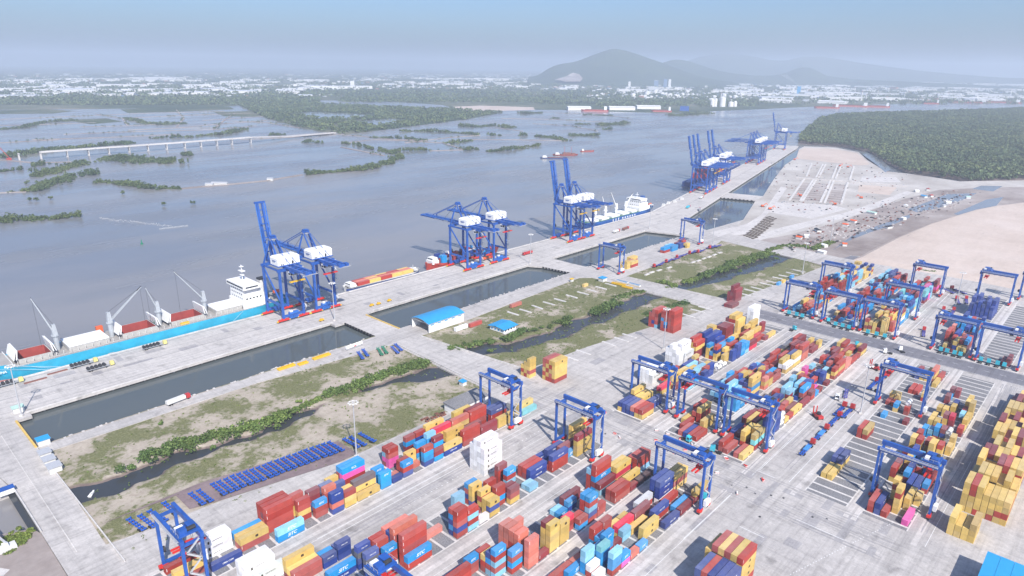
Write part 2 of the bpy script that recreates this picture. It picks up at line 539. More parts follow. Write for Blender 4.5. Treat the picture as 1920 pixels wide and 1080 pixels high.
# notched corner platforms where the masts stand
ap = MB()
ap.prism([(-160, 384), (60, 384), (60, 424), (67.5, 424), (67.5, 431), (-160, 431)], -1.6, -0.004)
ap.prism([(262, 431), (262, 423.5), (271, 423.5), (271, 384), (292, 384), (292, 427), (302, 431)], -1.6, -0.004)
ap.prism([(486, 431), (494, 417), (498, 384), (524, 384), (524, 431)], -1.6, -0.004)
ap.prism([(700, 431), (714, 384), (756, 378), (786, 425), (801, 433)], -1.6, -0.004)
p0, p1, p2, p3 = quay_pt(168, 54), (990, 421), (1033, 429), quay_pt(214, 53)
ap.prism([p0, p1, p2, p3], -1.4, -0.004)
struct(ap.build('link_road', 'quay_concrete'), 'concrete link roads between the basins')
ia = MB()
ia.prism([(-160, 384.5), (60, 384.5), (62, 375), (175, 374), (263, 364), (330, 361), (490, 368), (520, 340), (700, 337), (760, 350), (846, 374), (756, 379), (714, 384.5), (500, 384.5)], -4, 0.001)
struct(ia.build('inner_apron', 'concrete'), 'concrete apron on the land side of the basins')
rip = MB()
for i in range(420):                         # broken rock at the foot of the inner apron
    x = random.uniform(66, 700)
    if 262 < x < 300 or 492 < x < 524: continue
    s = random.uniform(0.4, 1.3)
    rip.cbox((x, 385.0+random.uniform(-0.3, 1.2), -0.25+random.uniform(-1.2, 0.25)), (s*1.4, s, s*0.8))
tag(rip.build('rock_edge', 'pale_concrete'), 'broken rock along the basin edge', kind='stuff')
fen = MB()
for k in range(11):
    fen.box(270.2, 386+k*3.6, -1.3, 271.15, 388.2+k*3.6, -0.1)
for k in range(9):
    fen.box(494.0-k*0.05+k*0.4, 414.5-k*3.6, -1.3, 495.0-k*0.05+k*0.4, 416.7-k*3.6, -0.1)
for k in range(10):
    fen.box(704+k*1.3, 422-k*4.0, -1.3, 705.2+k*1.3, 424.2-k*4.0, -0.1)
for k in range(9):
    x = p0[0]+(p1[0]-p0[0])*k/9; y = p0[1]+(p1[1]-p0[1])*k/9
    fen.box(x-0.8, y-0.6, -1.2, x+0.9, y+1.6, -0.1)
struct(fen.build('basin_fender', DARK), 'black fenders along the sides of the link roads')
kb = MB()
kb.box(291.4, 384, 0.0, 292.4, 426, 0.55); kb.box(59.3, 384, 0, 60.3, 423, 0.55)
struct(kb.build('basin_kerb', LINEY), 'yellow stained kerb on the basin sides of the roads')

# ---- container yard
yard = MB()
YTOP = [(44, 281), (66, 277), (105, 273.5), (160, 262), (214, 262), (266, 263), (306, 268), (363, 263), (443, 249), (505, 239), (598, 228), (690, 219), (760, 213)]
yard.prism(YTOP+[(800, 120), (812, -40), (790, -300), (44, -300)], -4, 0.0)
struct(yard.build('yard', 'concrete'), 'pale concrete container yard')
cross = MB()
cross.prism([(266, 262), (306, 267), (292, 385), (271, 385)], -1.1, 0.012)
cross.prism([(498, 240), (530, 236), (524, 385), (499, 385)], -1.1, 0.012)
cross.prism([(700, 215), (742, 214), (760, 352), (722, 352)], -1.1, 0.012)
struct(cross.build('causeway', 'concrete'), 'concrete causeways over the creek')
par = MB()
for x0, x1 in (((267.6, 266), (271.6, 362)), ((303.6, 268), (293.2, 360))):
    par.bar((x0[0], x0[1], 0.55), (x1[0], x1[1], 0.55), 0.35, 1.0)
par.bar((500.3, 242, 0.5), (500.0, 338, 0.5), 0.35, 0.9); par.bar((527.6, 240, 0.5), (523.6, 336, 0.5), 0.35, 0.9)
struct(par.build('parapet', 'beam_concrete'), 'low concrete parapets of the causeways')
lr = MB()
lr.prism([(22, 431), (60, 431), (60.5, 340), (58, 255), (58, -200), (28, -200), (40, 200), (42.6, 262), (42.8, 350), (40, 372)], -1.4, 0.006)
struct(lr.build('access_road', 'concrete'), 'wide concrete access road beside the yard')
lrp = MB()
lrp.bar((59.8, 382, 0.4), (60.3, 262, 0.4), 0.4, 0.8); lrp.bar((42.8, 352, 0.45), (42.8, 306, 0.45), 0.5, 0.9)
lrp.bar((50.6, 425, 0.11), (49.2, 282, 0.11), 0.35, 0.2)
struct(lrp.build('road_parapet', 'beam_concrete'), 'concrete parapet of the access road')
asp = MB()
asp.sheet([(505, 213), (526, 212), (525, -120), (505, -120)], 0.016)
asp.sheet([(60.8, 294), (92, 292), (92, 277.5), (105, 273.8), (158, 262.6), (170, 262.6), (170, 280), (104, 294)], 0.018, 1)
asp.sheet([(742, 215), (760, 212), (792, -40), (770, -40)], 0.016)
struct(asp.build('asphalt_road', ['asphalt', 'brown_paving']), 'dark asphalt road crossing the yard')

ZX = {1: (62, 263), 2: (297, 497), 3: (530, 704)}
FRONT = {'S1': 228.5, 'S2': 177.5, 'S3': 144.0, 'S4': 118.0, 'S5': 68.0, 'S6': 43.2}
FRONT3 = {'S1': 226.0, 'S2': 174.6, 'S3': 142.0, 'S4': 115.6, 'S5': 66.4, 'S6': 40.2}
LEGS = {'S1': (223.0, 247.2), 'S2': (172.0, 196.0), 'S3': (141.0, 165.2), 'S4': (112.9, 136.7), 'S5': (65.0, 88.7), 'S6': (38.0, 61.8)}
def front(s, z): return (FRONT3 if z == 3 else FRONT)[s]
def legs(s, z):
    l = LEGS[s]; return (l[0]-2.6, l[1]-2.6) if z == 3 else l
gp, gb, runw, ln = MB(), MB(), MB(), MB()
for s in FRONT:
    for z in ZX:
        if (s, z) in (('S1', 2), ('S1', 3), ('S5', 1), ('S6', 1)):
            continue
        x0, x1 = ZX[z]
        if (s, z) == ('S6', 3): x1 = 690
        f = front(s, z)
        gp.rect(x0, f-0.5, x1, f+17.3, 0.004)
        k = 0; xb = (107.3-6.5*7 if z == 1 else 300-0.0 if z == 2 else 534.0)
        while xb-0.25+6.5*k < x1:
            xx = xb-0.30+6.5*k
            if xx > x0: gb.box(xx-0.55, f-0.5, 0.002, xx+0.55, f+17.3, 0.05)
            k += 1
        gb.box(x0, f-1.1, 0.002, x1, f-0.5, 0.06); gb.box(x0, f+17.3, 0.002, x1, f+17.9, 0.06)
        for y in legs(s, z):
            runw.rect(x0-8, y-1.1, x1+8, y+1.1, 0.004)
        ln.rect(x0-6, legs(s, z)[0]-4.0, x1+6, legs(s, z)[0]-3.8, 0.009)
struct(gp.build('gravel_pad', 'gravel'), 'dark gravel under the container stacks')
tag(gb.build('pad_beams', 'beam_concrete'), 'pale concrete strips between gravel bays of the container pads', kind='stuff')
struct(runw.build('crane_runway', 'pale_concrete'), 'pale concrete wheel runways of the yard cranes')
for x0, y0, x1, y1 in ((226, 109.2, 271, 109.45), (298, 108.2, 500, 108.45), (298, 93.5, 500, 93.75), (120, 219.4, 262, 219.65), (120, 216.2, 262, 216.45), (120, 205.0, 262, 205.2),
                       (536, 106, 690, 106.25), (300, 167.9, 488, 168.1), (250, 85, 250.3, 96), (272, 60, 272.3, 80), (296.6, 100, 296.9, 108.4), (505.6, -60, 505.8, 212), (524.6, -60, 524.8, 212)):
    ln.rect(x0, y0, x1, y1, 0.02)
for y in range(-60, 205, 9):
    ln.rect(514.9, y, 515.15, y+3.4, 0.02)
for k in range(40):                           # rows of small slot marks on the open lanes
    ln.rect(128+k*3.3, 210.5, 128.7+k*3.3, 210.9, 0.009); ln.rect(236+k*1.6, 68-k*0.5, 236.5+k*1.6, 68.35-k*0.5, 0.009)
struct(ln.build('lane_marking', LINE), 'white painted lane lines of the yard')
pt = MB(); random.seed(31); patched = set()
for k in range(150):
    x, y = random.choice(((random.uniform(64, 500), random.uniform(60, 262)), (random.uniform(60, 300), random.uniform(40, 120)), (random.uniform(70, 800), random.uniform(433, 480)), (random.uniform(266, 300), random.uniform(40, 260))))
    w, h = random.choice(((6, 6), (12, 6), (6, 3), (4, 9), (18, 3.5)))
    x, y = round(x/18)*18, round(y/12)*12
    if (x, y) in patched or y in (264, 432): continue
    patched.add((x, y))
    pt.rect(x+0.05, y+0.05, x+w-0.05, y+h-0.05, 0.0026)
for k in range(70):
    y, xr = random.choice(((random.uniform(199, 222), (70, 262)), (random.uniform(91, 111), (225, 500)), (random.uniform(167, 171), (300, 495)), (random.uniform(31, 37), (300, 500)), (random.uniform(98, 111), (534, 700)), (random.uniform(433, 476), (60, 800))))
    x0 = random.uniform(*xr); x1 = min(x0+random.uniform(15, 110), xr[1]); s = random.uniform(-1.2, 1.2)
    for o_ in (0, 1.9): pt.sheet([(x0, y+o_), (x1, y+o_+s), (x1, y+o_+s+0.45), (x0, y+o_+0.45)], 0.021+0.0003*k)
for k in range(40):
    x = random.uniform(267, 297); y0 = random.uniform(40, 220); s = random.uniform(-3, 3); L_ = random.uniform(15, 70)
    for o_ in (0, 1.9): pt.sheet([(x+o_, y0), (x+o_+0.45, y0), (x+o_+0.45+s, y0+L_), (x+o_+s, y0+L_)], 0.050+0.0003*k)
struct(pt.build('slab_patch', 'patch_dark'), 'darker repaired slabs and tyre tracks in the concrete')
dark = MB()
for x, y in [(278, 178), (281, 172), (275, 150), (277, 146), (281, 152), (283, 147), (270, 190), (268, 194), (273, 183), (286, 130), (280, 128), (276, 112), (279, 106), (277, 101), (281, 95), (283, 90), (262, 92), (278, 75), (281, 70), (295, 208), (297, 204)]:
    dark.rect(x, y, x+1.2, y+0.9, 0.02)
struct(dark.build('drain_cover', BLACK), 'small dark drain covers in the crossing')

# ---- meadow with the creek, built as one relief
def meadow(name, x0, x1, y0, y1, creek, zw, mat, dx=2.0, dy=1.6, label=None):
    c = np.array([[*at(u, v, zw), w] for u, v, w in creek])
    nx, ny = int((x1-x0)/dx)+1, int((y1-y0)/dy)+1
    X, Y = np.meshgrid(np.linspace(x0, x1, nx), np.linspace(y0, y1, ny), indexing='ij')
    D = np.full(X.shape, 1e9)
    for k in range(len(c)-1):
        a, b = c[k, :2], c[k+1, :2]; ab = b-a
        t = np.clip(((X-a[0])*ab[0]+(Y-a[1])*ab[1])/(ab@ab), 0, 1)
        d = np.hypot(X-a[0]-t*ab[0], Y-a[1]-t*ab[1]) - (c[k, 2]*(1-t)+c[k+1, 2]*t)/2
        D = np.minimum(D, d)
    nz = lambda s, ph: np.sin(X*s+ph)*np.cos(Y*s*1.31+ph*2)+0.6*np.sin(X*s*2.3+Y*s*1.7+ph)
    D = D + nz(0.13, 1.0)*1.6 + nz(0.37, 2.0)*0.7
    t = np.clip((D+2.5)/7.0, 0, 1); t = t*t*(3-2*t)
    Z = -2.7 + t*2.45 + nz(0.07, 0.4)*0.10*t + nz(0.31, 3.0)*0.05*t
    Z = np.minimum(Z, -0.03)
    v = np.stack([X, Y, Z], -1).reshape(-1, 3)
    idx = np.arange(nx*ny).reshape(nx, ny)
    f = np.stack([idx[:-1, :-1], idx[1:, :-1], idx[1:, 1:], idx[:-1, 1:]], -1).reshape(-1, 4)
    me = bpy.data.meshes.new(name)
    me.from_pydata(v.tolist(), [], f.tolist()); me.update()
    me.materials.append(MATS[mat]); me.polygons.foreach_set('use_smooth', [True]*len(me.polygons))
    return struct(link(name, me), label)
CW = -1.35
creek1 = [(100, 952, 13), (148, 930, 13), (190, 918, 10), (233, 905, 9), (272, 889, 9), (342, 858, 9), (385, 847, 3), (420, 835, -3), (480, 818, 3), (515, 803, 6), (550, 786, 3), (590, 768, -2), (640, 748, -3.5), (700, 727, -3), (745, 714, 3), (775, 707, 11), (846, 697, 13), (900, 690, 12)]
creek2 = [(850, 668, 12), (885, 661, 12), (915, 655, 13), (960, 653, 10), (985, 645, 9), (1027, 632, 10), (1063, 620, 13), (1093, 603, 12), (1118, 598, 13), (1143, 590, 10), (1177, 572, 14), (1223, 555, 13), (1245, 548, 13)]
creek3 = [(1255, 546, 12), (1277, 540, 12), (1310, 530, 14), (1343, 522, 15), (1377, 510, 17), (1410, 502, 18), (1443, 490, 18), (1470, 479, 16), (1500, 474, 10)]
meadow('meadow', 57, 272, 256, 386, creek1, CW, 'meadow', label='sandy meadow with grass patches and a winding creek')
meadow('meadow', 290, 503, 240, 372, creek2, CW, 'grassy', label='green overgrown meadow with a winding creek')
meadow('meadow', 522, 730, 212, 352, creek3, CW, 'grassy', label='dry meadow with a broad creek beyond the second causeway')
struct(MB().sheet([(40, 240), (760, 200), (760, 356), (40, 372)], CW).build('creek', 'creek_water'), 'dark narrow creek through the meadow')

# ---- left shore corner beside the access road
lc = MB()
lc.prism([(-200, 180), (40, 190), (42.4, 262), (42.6, 306), (41, 312), (24, 321), (-60, 324), (-200, 324)], -4, -0.4)
struct(lc.build('left_bank', 'rubble'), 'bare earth bank left of the access road')
lc = MB()
lc.prism([(-200, 349), (42.4, 349), (40, 372), (22, 432), (-200, 432)], -4, -0.3)
struct(lc.build('left_apron', 'concrete'), 'concrete apron left of the access road')
trk = MB()
for k in range(16):
    t = k/16*PI*0.75; t2 = (k+1)/16*PI*0.75
    ring = lambda r, q: (41.5-r*math.sin(q)*1.1, 268+r*(1-math.cos(q))*0.75, -0.36)
    trk.poly([ring(17, t), ring(22, t), ring(22, t2), ring(17, t2)])
struct(trk.build('dirt_track', 'pale_concrete'), 'curved pale dirt track')

# ---- land to the right and beyond: works site, sand fields, scrub
eg = MB()
shore = [(742, 340), (760, 350), (846, 374), (988, 421), (1032, 429), (1218, 490), at(1472, 310, -1), at(1493, 296, -1), at(1498, 280, -1), at(1508, 275, -1), at(1565, 277, -1), at(1610, 286, -1), at(1626, 301, -1), at(1660, 322, -1), at(1700, 326, -1), at(1800, 341, -1), at(1915, 339, -1), at(2100, 330, -1)]
eg.prism(shore+[(2600, -900), (780, -900), (800, 118), (742, 214)], -4, -0.06)
struct(eg.build('works_ground', 'site_earth'), 'bare grey and white ground of the works site')
def patch(name, pts, mat, z, label=None, th=0.0):
    m = MB()
    if th: m.prism(P(pts), z-th, z)
    else: m.sheet(P(pts), z)
    return struct(m.build(name, mat), label)
patch('rubble_ground', [(1400, 455), (1480, 440), (1560, 420), (1640, 392), (1700, 372), (1760, 356), (1850, 352), (1940, 350), (1940, 385), (1860, 392), (1800, 405), (1740, 422), (1670, 452), (1602, 488), (1540, 498), (1470, 475)], 'rubble', -0.02, 'brown littered ground beside the ditch')
# big sand field with a low crest
sf = P([(1598, 488), (1640, 466), (1675, 448), (1742, 420), (1790, 405), (1830, 393), (1866, 386), (1930, 378), (2050, 372), (2150, 560), (1920, 546), (1860, 534), (1780, 519), (1700, 505), (1640, 495)])
sb = MB(); n = len(sf); cxs = sum(p[0] for p in sf)/n; cys = sum(p[1] for p in sf)/n
r0 = [(x, y, -0.05) for x, y in sf]; r1 = [(cxs+(x-cxs)*0.93, cys+(y-cys)*0.93, 1.6) for x, y in sf]
for k in range(n):
    j = (k+1) % n; sb.poly([r0[k], r0[j], r1[j], r1[k]])
sb.poly(r1)
o = sb.build('sand_field', 'sand')
bm = bmesh.new(); bm.from_mesh(o.data); bmesh.ops.recalc_face_normals(bm, faces=bm.faces); bm.to_mesh(o.data); bm.free()
struct(o, 'broad pink sand field beyond the yard fence')
patch('sand_bank', [(1493, 297), (1498, 282), (1508, 277), (1563, 279), (1607, 287), (1623, 300), (1632, 308), (1613, 310), (1572, 306)], 'sand', 0.02, 'rounded pink sand bank beside the mangrove wood')
# works pads
patch('works_pad', [(1440, 398), (1455, 379), (1560, 384), (1590, 392), (1520, 410)], 'pale_concrete', 0.01, 'pale trapezoid concrete pad')
patch('works_pad', [(1617, 330), (1680, 332), (1690, 342), (1612, 341)], 'pale_concrete', 0.01, 'pale cream pad by the wood')
patch('works_pad', [(1612, 346), (1682, 351), (1668, 366), (1608, 360)], 'sand', 0.01, 'cream sand pad with a brown rim')
for (ua, ub, uc, ud) in ((1482, 1500, 1532, 1515), (1518, 1537, 1560, 1543), (1553, 1570, 1590, 1575)):
    pass
cols = [((1480, 376), (1508, 336)), ((1500, 377), (1525, 337)), ((1504, 378), (1530, 337.5)), ((1538, 380), (1557, 339)), ((1546, 381), (1563, 339.5)), ((1577, 383), (1590, 341)), ((1512, 331), (1522, 306)), ((1530, 333), (1543, 308)), ((1535, 333), (1548, 308)), ((1560, 335), (1570, 310)), ((1566, 336), (1577, 311)), ((1593, 338), (1601, 312))]
for p, q in cols:
    m = MB(); m.bar((*at(*p), 0.35), (*at(*q), 0.35), 3.2, 0.8); tag(struct(m.build('foundation_beam', 'beam_concrete')))
for p, q, r, t in (((1482, 374), (1504, 342), (1523, 343), (1502, 375.5)), ((1507, 376), (1530, 343), (1555, 345), (1536, 378)), ((1548, 378), (1564, 345), (1588, 347), (1575, 381))):
    a4 = [Vector((*at(*w), 0)) for w in (p, q, r, t)]
    m = MB()
    for k in range(9):
        f0 = k/9.0
        l0 = a4[0].lerp(a4[1], f0); l1 = a4[3].lerp(a4[2], f0)
        m.bar((l0.x, l0.y, 0.06), (l1.x, l1.y, 0.06), 1.5, 0.12)
    tag(m.build('pad_beams', 'beam_concrete'), 'rows of pale strips on the works site', kind='stuff')
    m = MB(); m.sheet([(w.x, w.y) for w in a4], 0.012); struct(m.build('works_gravel', 'rubble'))
m = MB(); m.bar((*at(1492, 334), 1.0), (*at(1700, 350), 1.0), 3.0, 2.0); struct(m.build('conveyor_bund', 'pale_concrete'), 'long low bund across the works site')
patch('works_road', [(1330, 436), (1400, 420), (1428, 402), (1450, 370), (1464, 350), (1476, 352), (1458, 378), (1440, 400), (1402, 438), (1350, 446)], 'pale_concrete', 0.006, 'pale works road along the basin')
patch('works_road', [(1385, 452), (1470, 425), (1580, 400), (1640, 380), (1700, 358), (1712, 361), (1650, 388), (1590, 408), (1480, 434), (1400, 458)], 'pale_concrete', 0.008, 'pale haul road over the works site')
st = MB()
for k in range(34):                            # steel stock laid out in rows
    i, j = k % 9, k//9
    p = at(1395+i*5.2+j*5, 442-i*4.2+j*2.0-0.0)
    st.bar((p[0], p[1], 0.35), (p[0]+12, p[1]-1, 0.35), 2.2, 0.7)
tag(st.build('steel_stock', 'bark'), 'rows of rusty steel laid out on the works site', kind='stuff')
# ditch water between the huts
patch('ditch', [(1560, 470), (1600, 440), (1640, 425), (1706, 402), (1706, 408), (1668, 424), (1630, 436), (1590, 452)], 'pond_water', 0.012, 'blue ditch between the huts')
patch('ditch', [(1702, 392), (1740, 378), (1775, 364), (1832, 362), (1808, 374), (1760, 390), (1720, 398)], 'pond_water', 0.012, 'blue ditch beyond the bund')
patch('ditch', [(1788, 401), (1850, 374), (1882, 369), (1868, 386), (1802, 405)], 'pond_water', 0.012, 'blue pool at the sand field edge')
patch('ditch', [(1822, 354), (1840, 348), (1880, 349), (1862, 359)], 'pond_water', 0.012, 'small pools by the wood')
patch('wood_creek', [(1612, 286), (1622, 284), (1650, 296), (1672, 318), (1660, 323), (1640, 306)], 'pond_water', 0.02, 'pale creek at the foot of the mangrove wood')

# ---- wood, far shores, hills
wood_pts = [(1497, 268), (1500, 256), (1533, 226), (1563, 218), (1630, 214), (1700, 212), (1760, 211), (1813, 209), (1920, 205), (2080, 200), (2080, 330), (1915, 336), (1817, 341), (1797, 337), (1697, 323), (1663, 306), (1630, 285), (1580, 275)]
m = MB(); m.prism(P(wood_pts, -1), -4, -1.2); struct(m.build('wood_floor', 'grassy'), 'muddy ground of the mangrove wood')
fl = MB()
fl.sheet(P([(-500, 200), (0, 206), (130, 205), (300, 203), (420, 200), (480, 195), (600, 188), (660, 189), (760, 192), (830, 197), (850, 203), (940, 205), (1050, 206), (1130, 209), (1210, 211), (1262, 213), (1300, 211), (1345, 208), (1420, 205), (1500, 201), (1600, 197), (1700, 194), (1800, 192), (1920, 190), (2400, 186)], WL)+[(19000, -4500), (24000, 3000), (20000, 15000), (9000, 23000), (-3000, 22000)], WL+0.12)
struct(fl.build('far_plain', 'far_land'), 'far green plain on the other shore')
patch('far_sand', [(850, 199), (900, 197), (1000, 200), (1003, 205), (930, 207), (860, 205)], 'sand', WL+0.3, 'sandy spit on the far shore')
tag(bpy.data.objects['far_sand'])
hills = []
def hill(name, prof, dist, depth, base_v, mat, label):
    """a ridge: crest profile surveyed from the photograph, given real depth"""
    m = MB(); rows = []
    dense = []
    for (u0, v0), (u1, v1) in zip(prof[:-1], prof[1:]):
        dense += [(u0+(u1-u0)*q/3.0, v0+(v1-v0)*q/3.0) for q in range(3)]
    vs_ = [v for _, v in dense]
    dense = [(u, sum(vs_[max(0, i-2):i+3])/len(vs_[max(0, i-2):i+3])) for i, (u, _) in enumerate(dense)]+[prof[-1]]
    for u, v in dense:
        d = cx*((u-960)/FOCAL) - cy*((v-540)/FOCAL) + fwd
        h = Vector((d.x, d.y)); k = dist/h.length
        top = Vector((d.x*k, d.y*k, CAM_H+d.z*k))
        dirn = Vector((d.x, d.y, 0)).normalized()
        top.z = max(top.z, 2.0)
        r = []
        for f, hh in ((-1.0, 0.0), (-0.62, 0.30), (-0.34, 0.66), (-0.12, 0.90), (0.0, 1.0), (0.4, 0.6), (1.0, 0.0)):
            q = top+dirn*depth*f; j = 1+0.04*math.sin(u*0.05+f*9)
            r.append((q.x, q.y, -4+(top.z+4)*hh*(j if 0 < hh < 0.9 else 1)))
        rows.append(r)
    n = len(rows[0]); m.v = [p for r in rows for p in r]
    for i in range(len(rows)-1):
        for j in range(n-1):
            m.f.append((i*n+j, (i+1)*n+j, (i+1)*n+j+1, i*n+j+1)); m.m.append(0)
    o = m.build(name, mat, smooth=True)
    bm = bmesh.new(); bm.from_mesh(o.data); bmesh.ops.subdivide_edges(bm, edges=bm.edges, cuts=1, use_grid_fill=True, smooth=0.0)
    for vv in bm.verts: vv.co.z += random.uniform(-1.2, 1.2)*(1 if vv.co.z > 30 else 0)
    bmesh.ops.recalc_face_normals(bm, faces=bm.faces); bm.to_mesh(o.data); bm.free()
    return struct(o, label)
def hill_nodes(nt, b):
    p = pos(nt)
    n1 = noise(nt, p, 0.003, 7, 0.7)
    c = ramp(nt, n1, [(0.35, (0.03, 0.05, 0.03)), (0.6, (0.055, 0.085, 0.04)), (0.75, (0.10, 0.11, 0.06))])
    nt.links.new(c, b.inputs['Base Color'])
ground_mat('hill_scrub', hill_nodes, 0.95)
hill('hill', [(990, 150), (1015, 137), (1030, 127), (1045, 121), (1063, 118), (1080, 116), (1095, 110), (1112, 103), (1130, 96.5), (1142, 92.5), (1152, 91), (1165, 92.5), (1185, 98), (1205, 105), (1222, 111.5), (1240, 117), (1258, 124), (1280, 132), (1310, 142), (1350, 152), (1390, 158)], 8600, 1300, 0, 'hill_scrub', 'large rounded blue hill with a pale quarry')
hill('hill', [(1180, 135), (1215, 128), (1250, 113), (1275, 110), (1300, 117), (1330, 128), (1365, 137), (1400, 140), (1440, 144), (1470, 138), (1490, 129), (1512, 124), (1530, 131), (1550, 143), (1600, 149), (1680, 152), (1760, 156), (1850, 160), (1920, 165)], 10200, 900, 0, 'hill_scrub', 'low blue ridge right of the large hill')
hill('mountain_range', [(1230, 130), (1290, 112), (1330, 102), (1370, 100), (1420, 106), (1460, 118), (1490, 108), (1520, 104), (1560, 108), (1610, 118), (1660, 124), (1720, 132), (1800, 140), (1880, 146), (1990, 150)], 14500, 1500, 0, 'hill_scrub', 'faint far mountain range')
qm = MB()
qp = []
for u, v, dd in ((1040, 149, 7500), (1062, 143, 7650), (1074, 136, 7800), (1086, 139, 7800), (1093, 147, 7600), (1088, 153, 7400), (1060, 153, 7400)):
    d = cx*((u-960)/FOCAL) - cy*((v-540)/FOCAL) + fwd; k = dd/Vector((d.x, d.y)).length
    qp.append((d.x*k, d.y*k, max(CAM_H+d.z*k, -2)))
qm.poly(qp)
struct(qm.build('quarry', 'rubble'), 'pale quarry face at the foot of the large hill')
# ================================================================ lettering
_txt = {}
def text_mesh(body, size, shear=0.0):
    key = (body, size, shear)
    if key not in _txt:
        cu = bpy.data.curves.new('lettering', 'FONT')
        cu.body = body; cu.size = size; cu.shear = shear; cu.align_x = 'CENTER'; cu.align_y = 'CENTER'
        cu.resolution_u = 2; cu.offset = size*0.018
        ob = bpy.data.objects.new('lettering_tmp', cu)
        COL.objects.link(ob)
        dg = bpy.context.evaluated_depsgraph_get()
        me = bpy.data.meshes.new_from_object(ob.evaluated_get(dg))
        bpy.data.objects.remove(ob)
        _txt[key] = me
    return _txt[key]
def lettering(parent, body, size, loc, mat, face='-y', shear=0.0, name='lettering'):
    me = text_mesh(body, size, shear).copy()
    me.materials.clear(); me.materials.append(MATS[mat] if isinstance(mat, str) else mat)
    o = bpy.data.objects.new(name, me); COL.objects.link(o); o.parent = parent; o.location = loc
    o.rotation_euler = {'-y': (PI/2, 0, 0), '-x': (PI/2, 0, -PI/2), 'y': (PI/2, 0, PI), 'x': (PI/2, 0, PI/2)}[face]
    return o

